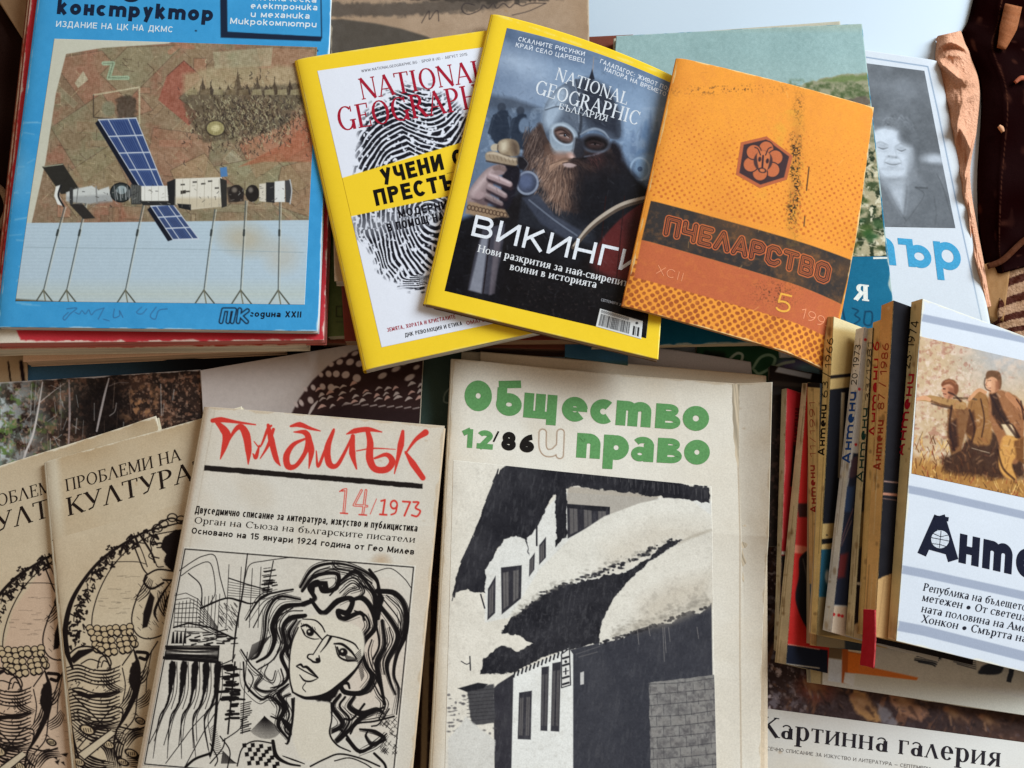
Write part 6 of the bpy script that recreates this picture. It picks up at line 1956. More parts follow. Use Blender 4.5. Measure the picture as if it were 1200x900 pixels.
# ---- two magazines with an ink figure
def make_culture(dx, dy, quad, z, label, seed):
    def p_tan(A, q):
        A.fill((206, 188, 160))
        A.full(np.clip(A.noise(60, 4, seed) * 1.6 - 0.5, 0, 1) * 0.3, (192, 166, 130))
        A.mottle(4, 30, seed)
        age(A, q, 1.0, seed, (172, 140, 100))
        # lighter strip along the fold, fading out down the cover
        tl, bl = np.array(q[0]), np.array(q[3])
        e = unit(bl - tl)
        d = (A.X - tl[0]) * e[1] - (A.Y - tl[1]) * e[0]
        A.full(np.clip((20 - d) / 8, 0, 1) * np.clip((650 + dy - A.Y) / 60, 0, 1) * 0.55, (228, 220, 200))
        wear(A, q, (236, 226, 204), 1.6, 0.8)

    def p_figure(A, q):
        A.fill((206, 187, 158))
        A.full(np.clip(A.noise(60, 4, seed + 1) * 1.6 - 0.5, 0, 1) * 0.3, (190, 162, 128))
        A.mottle(5, 30, seed)
        k = (30, 22, 20)
        T = lambda pts: [(40 + x / 2.903 + dx, 590 + y / 2.903 + dy) for x, y in pts]
        LN = lambda pts, w_, a=1.0, **kw: A.line(T(pts), w_, k, a, **kw)
        if dx:
            A.poly(T([(520, 70), (440, 90), (330, 150), (230, 290), (195, 440), (110, 500), (130, 900), (560, 900), (560, 70)]), (206, 160, 140), 1.5, 0.35)
        # round frame
        LN([(520, 60), (440, 80), (370, 100), (300, 140), (230, 190), (170, 260), (125, 340), (105, 430), (110, 500), (130, 560)], [1.4, 2, 2.4, 3, 3.4, 4, 5.5, 7, 7, 3])
        LN([(500, 90), (400, 110), (330, 150), (270, 210), (225, 290), (200, 370), (195, 440)], 1.2)
        r = random.Random(4)
        for i in range(170):
            t = r.random()
            px = np.interp(t, [0, .2, .4, .6, .8, 1], [420, 330, 240, 180, 150, 140])
            py = np.interp(t, [0, .2, .4, .6, .8, 1], [100, 130, 200, 290, 390, 480])
            px += r.gauss(0, 10); py += r.gauss(0, 12)
            LN([(px, py), (px + r.uniform(-10, 10), py + r.uniform(-12, 12)), (px + r.uniform(-14, 14), py + r.uniform(-6, 16))], r.uniform(0.8, 2.6))
        for i in range(26):
            px, py = r.uniform(210, 330), r.uniform(210, 380)
            LN([(px, py), (px + r.uniform(10, 34), py + r.uniform(-2, 2))], 0.5, 0.35)
        LN([(215, 200), (340, 198), (380, 206)], 0.8)
        # head, hood, hair
        LN([(400, 90), (440, 60), (470, 50), (500, 60), (540, 50)], 2)
        for cx, cy in ((440, 70), (470, 48), (500, 56), (530, 44), (560, 60), (420, 84)):
            A.ell(*T([(cx, cy)])[0], 5.5, 4.6, k, 0, 0.4, ring=1.3)
        LN([(330, 120), (350, 170), (370, 220), (385, 240)], 1.6); LN([(345, 112), (370, 170), (385, 215)], 1.0); LN([(360, 106), (400, 170), (410, 200)], 2.4)
        LN([(410, 95), (395, 130), (400, 160), (390, 180), (410, 195), (420, 215), (440, 215)], 1.2)
        A.poly(T([(440, 120), (480, 90), (540, 90), (560, 180), (520, 230), (470, 230), (440, 200), (450, 170), (430, 150)]), k, 0.6, rough=0.8)
        LN([(405, 140), (430, 135), (440, 142)], 2.2); LN([(418, 150), (432, 150)], 1.4); LN([(400, 180), (425, 186)], 1.4)
        # sleeve and bent arm
        LN([(380, 245), (420, 225), (470, 230), (520, 240)], 2.0)
        LN([(380, 245), (375, 270), (400, 290), (440, 270)], 2.6)
        LN([(385, 250), (350, 320), (332, 390), (345, 440), (380, 460), (430, 450), (470, 420)], 1.5)
        A.poly(T([(395, 300), (410, 320), (400, 370), (385, 420), (368, 425), (372, 370)]), k, 0.6)
        LN([(470, 260), (430, 320), (410, 370), (420, 400)], [1, 3, 3.4, 1]); LN([(480, 280), (450, 330), (440, 380)], [1, 2.6, 1])
        LN([(460, 300), (500, 330), (520, 400)], 1.4); LN([(440, 260), (480, 262)], 2.2)
        # bunch of round fruit
        for i in range(34):
            cx = 190 + (i % 7) * 22 + r.uniform(-5, 5) + (i // 7) * 5
            cy = 425 + (i // 7) * 20 + r.uniform(-5, 5) - abs((i % 7) - 2.5) * 2
            if cx > 345: continue
            A.ell(*T([(cx, cy)])[0], 4.0, 4.0, (196, 172, 136), 0, 0.5)
            A.ell(*T([(cx, cy)])[0], 4.2, 4.2, k, 0, 0.4, ring=1.1)
            LN([(cx - 9, cy + 6), (cx, cy + 12), (cx + 9, cy + 7)], 1.8)
        LN([(330, 440), (345, 480), (300, 550)], 1.4)
        # hand and striped wraps
        LN([(110, 520), (150, 490), (200, 490), (240, 520), (260, 560)], 2.0)
        A.poly(T([(120, 530), (150, 500), (200, 492), (205, 500), (160, 525), (135, 545)]), k, 0.6)
        LN([(215, 560), (225, 525), (250, 520), (262, 545), (250, 570)], 1.6); LN([(228, 556), (236, 536), (250, 540)], 1.4); LN([(160, 545), (190, 530), (225, 540)], 1.4)
        for j in range(15):
            y0 = 560 + j * 12 + (18 if j > 4 else 0)
            LN([(105, y0), (150, y0 - 10), (200, y0 + 6), (250, y0 + 8), (290, y0 - 6)], [1.0, 2.2, 1.4, 2.4, 1.0])
        for j in range(14):
            A.ell(*T([(130 + j * 11, 602 + (j % 3) * 3)])[0], 1.0, 1.0, k)
        LN([(130, 635), (180, 655), (240, 650), (290, 640)], [2, 5, 5, 2])
        LN([(130, 650), (200, 720), (270, 790), (300, 820)], 1.6); LN([(270, 690), (210, 760), (150, 830)], 1.4); LN([(250, 690), (300, 700), (290, 760)], 1.6)
        # leg, cloth and drapery on the right
        LN([(340, 500), (355, 560), (345, 640), (310, 720), (280, 770)], [2, 5, 7, 5, 2])
        A.poly(T([(330, 545), (355, 535), (350, 610), (335, 640), (322, 600)]), k, 0.6, rough=1)
        LN([(350, 505), (385, 510), (380, 530), (360, 525)], 4)
        LN([(420, 470), (390, 520), (370, 580), (350, 660), (340, 730), (300, 780)], 1.4)
        LN([(400, 500), (385, 580), (380, 640)], 1.0); LN([(300, 560), (310, 620), (300, 680)], 1.2)
        LN([(290, 760), (340, 770), (380, 760)], 2); LN([(280, 770), (270, 830), (290, 890)], 2.4)
        # cloth folds, limbs and feet crowded at the foot
        def fold(p0, p1, bend, n, gap, w0):
            p0, p1 = np.array(p0, float), np.array(p1, float)
            nn = unit(np.array([-(p1 - p0)[1], (p1 - p0)[0]]))
            for m_ in range(n):
                o = nn * (m_ - n / 2) * gap
                LN([p0 + o, (p0 + p1) / 2 + o + nn * bend * (1 + 0.08 * m_), p1 + o * 0.7], [0.6, w0 * r.uniform(0.5, 1.5), 0.5])
        for a_ in (((120, 730), (300, 790), 22, 6, 9, 2.4), ((140, 800), (290, 760), -18, 5, 8, 2.0), ((130, 850), (270, 900), 16, 6, 8, 2.6), ((300, 780), (280, 900), 12, 5, 8, 2.0), ((310, 820), (390, 780), -14, 5, 9, 2.2), ((320, 880), (400, 850), 14, 6, 7, 2.2),
                   ((110, 760), (150, 900), 10, 4, 9, 2.8), ((200, 800), (260, 880), -14, 5, 8, 1.8), ((330, 620), (390, 560), 10, 4, 8, 1.4), ((300, 700), (340, 610), 10, 4, 7, 1.6), ((350, 690), (400, 640), 8, 5, 7, 1.2), ((230, 590), (300, 640), 9, 4, 7, 1.6), ((430, 300), (470, 400), 10, 5, 7, 1.6), ((350, 330), (400, 260), 8, 4, 7, 1.2)):
            fold(*a_)
        for cx, cy, rx, ry in ((180, 770, 26, 14), (250, 820, 24, 12), (330, 850, 22, 12), (150, 880, 22, 12), (360, 740, 16, 10), (300, 880, 20, 10)):
            A.ell(*T([(cx, cy)])[0], rx / 2.9, ry / 2.9, (198, 174, 138), 24, 0.6)
            A.ell(*T([(cx, cy)])[0], rx / 2.9, ry / 2.9, k, 24, 0.4, ring=1.4)
            for m_ in range(4):
                LN([(cx - rx * 0.5 + m_ * rx * 0.3, cy - ry * 0.3), (cx - rx * 0.4 + m_ * rx * 0.3, cy + ry * 0.5)], 0.9)
        for i in range(26):
            px, py = r.uniform(120, 400), r.uniform(700, 900)
            A.poly(T([(px, py), (px + r.uniform(8, 22), py + r.uniform(-8, 4)), (px + r.uniform(10, 26), py + r.uniform(6, 14))]), k, 0.6, rough=0.6)
        for i in range(60):
            px, py = r.uniform(110, 290), r.uniform(555, 745)
            LN([(px, py), (px + r.uniform(3, 8), py - r.uniform(2, 7))], 0.8)
        for i in range(50):
            px, py = r.uniform(345, 470), r.uniform(250, 470)
            LN([(px, py), (px + 9, py + 10)], 0.6, 0.7)
        for i in range(30):
            px, py = r.uniform(230, 420), r.uniform(600, 740)
            LN([(px, py), (px + r.uniform(6, 16), py + r.uniform(-3, 3))], 0.5, 0.35)
        A.poly(T([(150, 850), (260, 770), (275, 785), (170, 870)]), (206, 188, 160), 0.5); LN([(150, 850), (260, 770)], 1.4); LN([(170, 872), (275, 786)], 1.4)
        A.mottle(3, 3, seed + 9)

    M = Mag('magazine', label, 'magazine', quad, z, 0.0062, p_tan, (206, 190, 160), sc=1.0, group='twin magazines with an ink figure', seed=seed, spine='L', spine_col=(226, 216, 194), curl=lambda u, v: 0.0018 * np.exp(-v / 0.05) * np.exp(-((u - 0.98) / 0.1) ** 2))
    s = lambda x, y: (x + dx, y + dy)
    M.panel('cover_drawing', [s(62, 632), s(292, 568), s(352, 884), s(92, 940)], p_figure, sc=1.9)
    M.strokes('rule', [np.array([s(60, 633), s(292, 568)])], 1.0, (50, 38, 32))
    M.text('title_lettering', 'ПРОБЛЕМИ НА', s(77, 576), s(213, 539), 14, (36, 26, 22), 'serif', (0.13, 0.05), up=(-0.13, -1))
    M.text('title_lettering', 'КУЛТУРАТА', s(79, 605), s(270, 550), 21, (36, 26, 22), 'serif', (0.14, 0.05), up=(-0.13, -1))
    return M.done()


make_culture(-104, 25, [(-56, 564), (184, 488), (262, 892), (0, 972)], 0.0185, 'tan culture magazine with a pink tinted ink figure, cut off by the left edge', 41)
make_culture(0, 0, [(52, 541), (284, 477), (352, 884), (89, 950)], 0.0248, 'tan culture magazine with an ink figure, tucked under the red brush title cover', 42)


# ---- cream magazine with the brush title
P_Q = [(240, 476), (521, 499), (478, 948), (158, 922)]


def p_cream(A, q):
    A.fill((222, 215, 203))
    A.full(np.clip(A.noise(80, 4, 3) * 1.6 - 0.5, 0, 1) * 0.2, (216, 204, 184))
    A.mottle(4, 24, 5)
    age(A, q, 0.7, 5, (206, 180, 146))
    tl, bl = np.array(q[0]), np.array(q[3])
    e = unit(bl - tl)
    d = (A.X - tl[0]) * e[1] * 1 - (A.Y - tl[1]) * e[0]
    A.full(np.clip(1 - np.abs(-d - 12) / 1.4, 0, 1) * 0.35 + np.clip(1 - np.abs(d - 12) / 1.2, 0, 1) * 0.4, (186, 170, 150))
    A.full(np.clip((6 - d) / 4, 0, 1) * 0.6, (206, 178, 152))
    A.ell(447, 657, 8, 6, (176, 140, 104), 0, 5, 0.6)
    A.ell(452, 662, 14, 4, (206, 188, 160), 10, 4, 0.5)
    A.ell(500, 700, 20, 60, (214, 196, 174), 0, 20, 0.5)
    R = (214, 62, 52)
    T = lambda pts: [(160 + x / 3.243, 460 + y / 3.243) for x, y in pts]
    L = lambda pts, w_: A.line(T(pts), np.asarray(w_) * 1.28, R, soft=0.35)
    # brush letters
    L([(288, 106), (322, 103), (380, 112), (452, 122)], [4, 5, 2.6, 1.2])
    L([(300, 108), (330, 140), (342, 165), (332, 210), (318, 252)], [3, 7, 8, 5, 1])
    L([(338, 205), (370, 148), (395, 130), (416, 160), (425, 220), (424, 272)], [1, 3.4, 5.5, 7.5, 6, 1])
    L([(442, 232), (452, 246), (460, 225), (466, 200)], [1, 4, 3, 1])
    L([(446, 186), (470, 205), (498, 140), (512, 126)], [0.8, 1.5, 3, 2])
    L([(500, 124), (512, 180), (530, 250), (546, 278)], [3, 6, 5, 1])
    L([(520, 140), (500, 200), (470, 250)], [3, 3, 1])
    L([(586, 128), (620, 122), (660, 136), (698, 146)], [2, 5, 3, 1])
    L([(598, 150), (640, 152), (654, 180), (640, 230), (606, 278), (576, 280), (570, 240), (596, 198), (640, 176)], [1, 5, 6, 4, 4, 6, 6, 4, 2])
    L([(650, 160), (664, 220), (655, 288)], [5, 6, 1])
    L([(683, 222), (690, 280), (716, 220), (750, 140)], [1, 3, 2.6, 2])
    L([(748, 146), (726, 210), (732, 270), (760, 278), (790, 230), (820, 166)], [3, 6, 6, 4, 3, 2])
    L([(822, 166), (820, 230), (836, 290)], [4, 6, 1.5])
    L([(798, 158), (830, 146), (880, 140), (932, 150)], [1, 5, 4.5, 1])
    L([(836, 222), (900, 212), (984, 216)], [1, 1.4, 0.6])
    L([(878, 146), (888, 190), (886, 250), (906, 290), (950, 292), (972, 262), (950, 236), (905, 250)], [4, 6, 7, 6, 6, 6, 4, 2])
    L([(1012, 148), (1004, 200), (980, 308)], [3, 6, 1])
    L([(1098, 152), (1060, 180), (1022, 232)], [6, 3.4, 1.4])
    L([(1022, 226), (1050, 270), (1088, 324)], [2, 6, 5])
    A.poly(T([(257, 275), (1088, 346), (1086, 366), (255, 296)]), (34, 28, 26), 0.4, rough=0.3)
    # issue number, double strokes
    for wd, c in ((1.9, R), (0.7, (228, 220, 204))):
        A.line(T([(782, 372), (796, 368), (788, 455)]), wd * 1.6, c, smooth=False)
        A.line(T([(855, 372), (826, 428), (876, 432)]), wd * 1.5, c, smooth=False)
        A.line(T([(872, 372), (860, 462)]), wd * 1.6, c, smooth=False)
    A.line(T([(775, 458), (802, 460)]), 1.6, R); A.line(T([(846, 464), (874, 466)]), 1.6, R)
    A.line(T([(772, 376), (784, 370)]), 1.4, R)
    A.line(T([(912, 404), (888, 462)]), 0.8, R)
    for pts in ([(930, 412), (944, 408), (936, 462)], [(925, 463), (950, 465)], [(1012, 414), (1040, 416), (1018, 468)]):
        A.line(T(pts), 2.2, R, smooth=False)
    A.ell(*T([(978, 426)])[0], 3.8, 4.6, R, 0, 0.4, ring=2.0); A.line(T([(990, 430), (984, 456), (968, 464)]), 2.0, R)
    A.line(T([(1052, 416), (1072, 418), (1060, 438), (1078, 450), (1066, 470), (1046, 466)]), 2.2, R)
    wear(A, q, (206, 184, 156), 1.8, 0.7)


def p_woman(A, q):
    A.fill((219, 211, 198))
    A.full(np.clip(A.noise(80, 4, 3) * 1.6 - 0.5, 0, 1) * 0.25, (210, 194, 172))
    A.mottle(4, 24, 5)
    A.ell(436, 770, 30, 60, (214, 184, 162), 0, 30, 0.45)
    k = (26, 22, 22)
    q_ = [np.array(p) for p in q]
    ins = lambda p, c: p + unit(c - p) * 3
    c0 = sum(q_) / 4
    fr = [ins(p, c0) for p in q_]
    A.line(fr + [fr[0]], 1.3, k, smooth=False)
    T = lambda pts: [(300 + x / 3.46, 640 + y / 3.46) for x, y in pts]
    H = lambda pts, w_, **kw: A.line(T(pts), w_, k, soft=0.35, **kw)
    U = lambda pts: [(160 + x / 3.46, 640 + y / 3.46) for x, y in pts]
    B = lambda pts, w_, sm=True: A.line(U(pts), w_, k, soft=0.35, smooth=sm)
    r = random.Random(6)
    # ---- buildings, mountains, columns at the left
    B([(170, 100), (230, 60), (270, 40), (318, 40), (340, 130), (362, 210)], 1.0)
    B([(180, 120), (240, 80), (300, 70), (320, 180), (300, 230)], 0.9)
    B([(210, 110), (260, 160), (265, 240)], 1.3)
    B([(440, 130), (460, 75), (520, 60), (620, 46)], 0.9)
    B([(450, 30), (430, 190), (405, 330), (390, 470)], [1.2, 1.8, 2.2, 1.4])
    B([(260, 252), (360, 212), (420, 222), (470, 232), (540, 196)], [2.6, 2.0, 2.6, 1.6, 1])
    B([(375, 130), (450, 155), (520, 175)], 1.4, False)
    for j in range(6):
        B([(372, 145 + j * 11), (520, 172 + j * 8)], 0.5, False)
    for x in (375, 425, 470, 505):
        B([(x, 60 + (x % 40)), (x - 12, 330)], 0.7, False)
    for j in range(9):
        B([(155, 200 + j * 18), (200 + j * 12, 190 + j * 20), (250, 215 + j * 14), (330, 330 + j * 4)], 0.7, False)
    for j in range(13):
        x = 158 + j * 15
        B([(x, 190 + (j * 37) % 40), (x - 8, 330)], 0.7, False)
    B([(150, 330), (210, 312), (300, 330), (400, 376)], 2.0, False)
    B([(200, 335), (190, 400)], 1.2, False)
    for j in range(34):
        x = r.uniform(200, 390); y = r.uniform(345, 400)
        B([(x, y), (x + r.uniform(16, 44), y + r.uniform(-9, 3))], r.uniform(0.7, 2.0), False)
    for j in range(4):
        x = 140 + j * 16
        A.poly(U([(x, 395), (x + 6, 350), (x + 12, 345), (x + 14, 395)]), k, 0.4)
    for j in range(60):
        x = r.uniform(330, 400); y = r.uniform(225, 330)
        B([(x, y), (x + 12, y + 16)], 0.45, False)
    A.poly(U([(115, 405), (335, 405), (330, 420), (115, 425)]), (206, 194, 176), 0.4)
    for j in range(15):
        B([(118, 408 + j * 3.6), (220, 414 + j * 3.4 + r.uniform(-3, 3)), (330, 410 + j * 4.2)], r.uniform(0.6, 1.8))
    B([(112, 405), (335, 405)], 1.4, False); B([(108, 452), (330, 470)], 3.4, False); B([(335, 405), (330, 476)], 1.6, False)
    B([(330, 476), (326, 640), (312, 800), (300, 850)], [2.4, 3.4, 3.4, 2.6])
    for j in range(5):
        x = 112 + j * 46
        A.poly(U([(x + 18, 600), (x + 20, 480), (x + 30, 464), (x + 46, 468), (x + 50, 490), (x + 40, 560), (x + 16, 640), (x + 2, 670)]), k, 0.6, rough=0.6)
        B([(x + 10, 640), (x - 20, 720), (x - 60 + j * 14, 800 + j * 6)], [1.8, 1.1, 0.8])
        B([(x + 44, 500), (x + 34, 610), (x - 4, 690), (x - 40 + j * 12, 790)], [1.0, 1.0, 0.8, 0.7])
        B([(x + 52, 470), (x + 52, 580), (x + 30, 660)], 0.8)
        B([(x + 30, 560), (x + 14, 640), (x - 20, 700), (x - 44 + j * 12, 860)], [2.6, 2.0, 1.6, 0.6])
    B([(320, 640), (240, 720), (180, 800), (120, 880)], 0.9); B([(330, 660), (270, 760), (200, 890)], 1.0)
    B([(300, 840), (240, 862), (200, 895)], 3.0); B([(300, 800), (330, 860), (320, 890)], 1.4)
    for j in range(16):
        B([(300 + j, 740 + j * 7), (320 + j * 2, 720 + j * 8)], 0.5, False)
    # cypress-like ink marks
    for j in range(60):
        y = r.uniform(485, 700)
        x = 380 + (y - 485) * 0.03 + r.gauss(0, 14)
        B([(x - r.uniform(8, 20), y + r.uniform(-4, 4)), (x + r.uniform(4, 20), y + r.uniform(-5, 3))], r.uniform(1.2, 3.6))
    B([(400, 470), (385, 620), (372, 760)], 2.0); B([(450, 430), (440, 560), (430, 760)], 1.0)
    for j in range(14):
        B([(424, 640 + j * 9), (448 + r.uniform(0, 20), 630 + j * 9)], r.uniform(0.8, 1.8))
    B([(345, 480), (390, 460), (400, 440)], 1.2)
    for j in range(26):
        x, y = r.uniform(520, 570), r.uniform(90, 190)
        B([(x - 12, y), (x + r.uniform(6, 24), y - 4)], r.uniform(0.7, 1.8))
    B([(555, 60), (530, 190)], 1.2)
    B([(360, 780), (350, 820), (300, 880)], 1.4); B([(350, 790), (420, 740), (430, 700)], 1.2); B([(340, 770), (380, 830), (370, 900)], 1.4)
    for j in range(22):
        B([(345 + j * 3, 880), (352 + j * 2, 830 + j * 2)], 0.6, False)
    for j in range(30):
        a = -2.7 + j * 0.075
        B([(520, 690), (520 + 70 * math.cos(a + 3.0), 720 + 60 * abs(math.sin(a)))], 0.5, False)
    for j in range(20):
        B([(470 + j * 4, 400 - j * 2), (450 + j * 3, 470 - j * 3)], 0.5, False)
    # checked cloth
    for i in range(5):
        for j in range(8):
            if (i + j) % 2 == 0:
                x, y = 430 + j * 17 + i * 5, 800 + i * 18 - j * 2 + (j * j) * 0.7
                A.poly(U([(x, y), (x + 16, y - 2), (x + 18, y + 15), (x + 2, y + 17)]), k, 0.4)
    B([(410, 890), (430, 820), (480, 790), (560, 800)], 1.6)
    # mountain at right
    H([(480, 105), (545, 90), (600, 130), (628, 168)], 0.9)
    # ---- hair mass: strands, each with finer companions
    H0 = H

    def H(pts, w_, **kw):
        wv_ = np.atleast_1d(np.asarray(w_, float))
        H0(pts, list(wv_ * 1.2) if len(wv_) > 1 else w_ * 1.15, **kw)
        if len(pts) > 3:
            P = np.array(pts, float)
            d_ = np.gradient(P, axis=0)
            n_ = np.stack([-d_[:, 1], d_[:, 0]], 1) / (np.linalg.norm(d_, axis=1)[:, None] + 1e-6)
            for o_, ww in ((9, 0.9), (-10, 0.75), (17, 0.6)):
                m_ = len(P)
                a_ = r.randint(0, max(0, m_ // 3)); b_ = m_ - r.randint(0, max(0, m_ // 3))
                if b_ - a_ >= 3:
                    H0((P + n_ * o_ * (0.8 + 0.4 * np.sin(np.arange(m_))[:, None]))[a_:b_], [ww * 0.5, ww * 1.5, ww * 0.5])
    H([(190, 236), (110, 250), (70, 320), (76, 380), (52, 440), (4, 470)], [3, 5, 4, 4.5, 3.4, 2])
    H([(180, 216), (92, 206), (46, 268), (36, 360), (10, 440), (-20, 460)], [2, 3, 2.6, 2, 3, 1])
    H([(200, 282), (140, 292), (110, 332), (122, 400), (105, 450), (132, 520), (106, 562), (60, 575)], [4, 5, 4, 3, 4, 3, 3, 1])
    H([(-40, 300), (20, 210), (90, 186), (150, 176)], [1.4, 2.4, 1.8, 2])
    H([(-10, 330), (50, 225), (120, 215)], 1.1); H([(150, 250), (90, 290), (84, 340), (100, 395), (70, 460), (10, 500)], 1.4)
    H([(190, 262), (130, 268), (96, 320), (106, 380), (86, 430)], 1.1); H([(165, 300), (134, 350), (142, 390), (128, 430), (146, 470)], [2, 3.6, 3, 3, 1])
    A.poly(T([(150, 345), (178, 300), (186, 300), (160, 370), (148, 420), (140, 400)]), k, 0.5, rough=0.5)
    H([(-60, 420), (-20, 480), (10, 510), (26, 530), (0, 570), (40, 590), (84, 580), (112, 545), (102, 498)], 1.5)
    H([(-50, 470), (-40, 560), (20, 620), (60, 610), (112, 655), (100, 700), (62, 690)], [1.6, 2.2, 2.6, 2, 2.6, 2.4, 1.4])
    H([(-30, 500), (-10, 540), (-30, 590)], 1.2); H([(50, 480), (36, 520), (66, 545), (80, 505)], 1.0)
    H([(132, 560), (92, 600), (122, 652), (92, 722), (132, 782)], [2, 4, 4.4, 3.4, 2]); H([(110, 580), (70, 610), (96, 650), (86, 700)], 1.6)
    H([(140, 600), (112, 620), (136, 680), (118, 740), (140, 770)], 2.0); H([(148, 620), (150, 700), (134, 790)], 2.4)
    for j in range(12):
        H([(100 + j * 4, 690 + j * 3), (112 + j * 3, 720 + j * 4)], 1.2)
    # crown
    H([(180, 166), (230, 92), (312, 70), (402, 86), (482, 132), (502, 182)], [2.6, 3.4, 2.6, 2, 3, 3])
    H([(188, 182), (238, 122), (328, 112), (326, 168), (272, 182), (250, 142), (216, 168), (238, 212), (190, 236)], [3, 4, 3.6, 4.4, 4.6, 3, 4, 4, 5])
    A.poly(T([(236, 205), (220, 165), (246, 140), (290, 142), (296, 176), (262, 188), (270, 160), (240, 168)]), k, 0.5)
    H([(222, 216), (272, 272), (332, 222), (392, 214), (372, 270), (332, 262), (352, 296), (422, 270), (440, 300)], [3, 5, 5.5, 4, 6, 4, 5.5, 4, 2])
    H([(332, 152), (402, 102), (452, 152), (482, 202), (492, 292)], [2.4, 4, 3, 4, 4.4]); H([(300, 200), (350, 150), (400, 130), (440, 180), (420, 210)], 1.6)
    H([(340, 190), (390, 150), (420, 172), (380, 186), (350, 214)], 1.2); H([(420, 150), (470, 190), (480, 250)], 1.8)
    H([(240, 130), (300, 96), (380, 100)], 1.2); H([(210, 150), (240, 105), (300, 84)], 1.0); H([(310, 66), (330, 90), (410, 110), (470, 150)], 1.6); H([(460, 96), (492, 140), (496, 190)], 3)
    H([(382, 222), (432, 212), (472, 262), (482, 332), (442, 382), (432, 422), (446, 482), (472, 532), (432, 592), (362, 592), (346, 560), (372, 556), (380, 576)], [2.4, 5, 5, 4, 5, 3.4, 3.4, 4.6, 5, 5, 4, 3, 2])
    H([(400, 262), (446, 282), (460, 330), (424, 374), (412, 400)], [1.4, 2, 2.4, 3, 1.5]); H([(470, 380), (456, 430), (470, 490), (492, 530), (462, 590), (402, 606)], 1.4)
    A.poly(T([(470, 250), (500, 180), (520, 210), (500, 300), (474, 310)]), k, 0.6, rough=0.6)
    H([(492, 182), (562, 192), (606, 252), (606, 352), (572, 442), (560, 522), (580, 582), (570, 682)], [5, 5, 4.4, 5, 3, 2, 2, 1.2])
    H([(502, 242), (562, 322), (576, 382), (532, 472), (542, 542), (566, 602)], [4, 4, 4.6, 3.4, 2.2, 1.4])
    H([(512, 302), (522, 402), (492, 472), (502, 542), (522, 642)], [3, 3.4, 4.6, 3.6, 2.4]); H([(486, 310), (500, 400), (474, 460)], 2.2)
    H([(520, 220), (580, 300), (590, 380)], 1.2); H([(530, 200), (590, 260), (596, 340), (566, 420)], 1.2); H([(540, 330), (552, 390), (516, 460), (520, 520)], 1.2)
    H([(470, 540), (500, 600), (526, 640), (500, 700)], 1.6); H([(482, 520), (508, 580), (520, 620)], 2.2)
    # curls at the neck
    H([(342, 602), (312, 652), (352, 722), (292, 762), (322, 792), (382, 742), (432, 692), (522, 652)], [3, 4, 4.4, 4, 3.4, 4, 5, 2])
    H([(362, 612), (340, 650), (380, 702), (350, 760), (310, 800)], 2.4); H([(400, 610), (380, 650), (430, 680), (490, 662), (520, 680)], [2.6, 4, 5, 3.6, 1.4])
    H([(422, 742), (482, 752), (522, 782), (472, 802), (446, 770), (460, 742)], [2, 4, 3, 3, 2.4, 1]); H([(372, 782), (422, 832), (482, 802), (530, 760)], [4, 4, 2.6, 1.4])
    H([(384, 760), (410, 720), (480, 710), (560, 690)], 2.0); H([(360, 700), (392, 700), (440, 640)], 2.4); H([(340, 740), (370, 770), (400, 820)], 2.6)
    H([(540, 660), (500, 720), (470, 730)], 1.6)
    for j in range(34):
        x, y = r.uniform(500, 566), r.uniform(690, 850)
        H([(x, y), (x + 12, y - 16)], 0.5, smooth=False); H([(x, y - 10), (x + 14, y + 4)], 0.45, smooth=False)
    H = H0
    # ---- face
    face = [(186, 300), (150, 380), (138, 470), (140, 540), (152, 592), (212, 616), (282, 602), (342, 562), (404, 500), (436, 440), (440, 380), (420, 330), (340, 300), (270, 278)]
    A.poly(T(face), (224, 214, 196), 1.2, smooth=True)
    H([(172, 330), (146, 392), (136, 470), (138, 540), (150, 592)], [1.4, 1.6, 1.6, 1.8, 2.2])
    H([(150, 592), (180, 608), (212, 616), (282, 606), (342, 564), (404, 502), (436, 446)], [2, 3, 4, 6.5, 6, 3, 2])
    A.poly(T([(230, 614), (290, 600), (345, 566), (330, 600), (300, 634), (262, 630)]), k, 1.0, rough=1)
    H([(190, 296), (238, 300), (266, 322), (280, 348)], [1, 1.6, 1.8, 1.4])
    H([(184, 326), (206, 320), (236, 344), (268, 378)], [2, 3, 2.6, 1.4]); A.ell(*T([(220, 350)])[0], 4.6, 4.4, k, 20, 0.6); A.ell(*T([(216, 346)])[0], 1.2, 1.2, (224, 214, 196), 0, 0.5)
    H([(184, 332), (200, 362), (230, 376), (256, 376)], [1, 1.4, 1.4, 0.8]); H([(190, 340), (198, 356)], 1.6)
    for j in range(7):
        H([(188 + j * 9, 322 + j * 3), (184 + j * 9, 312 + j * 3)], 0.7, smooth=False)
    H([(290, 360), (272, 378), (246, 418), (232, 440)], [1.6, 1.6, 1.4, 1.2]); H([(304, 368), (286, 400), (262, 430)], [3.4, 2, 0.8])
    H([(232, 438), (214, 440), (210, 452), (224, 462), (236, 470), (258, 468), (256, 444)], [1, 1.8, 1.8, 2, 2.6, 2.4, 1.2]); A.ell(*T([(250, 460)])[0], 2.4, 2.2, k)
    H([(292, 362), (346, 374), (396, 394), (416, 418)], [1.4, 2, 2, 1.2])
    H([(318, 396), (350, 398), (384, 424), (408, 456)], [2, 3.2, 3, 1.6]); A.ell(*T([(354, 430)])[0], 5.2, 4.8, k, 20, 0.6); A.ell(*T([(350, 426)])[0], 1.3, 1.3, (224, 214, 196), 0, 0.5)
    H([(322, 404), (336, 446), (370, 464), (404, 462)], [1, 2.0, 2.6, 1.4]); H([(330, 410), (340, 440)], 2.0)
    for j in range(9):
        H([(360 + j * 6, 440 + j * 2), (372 + j * 5, 468)], 0.9, smooth=False)
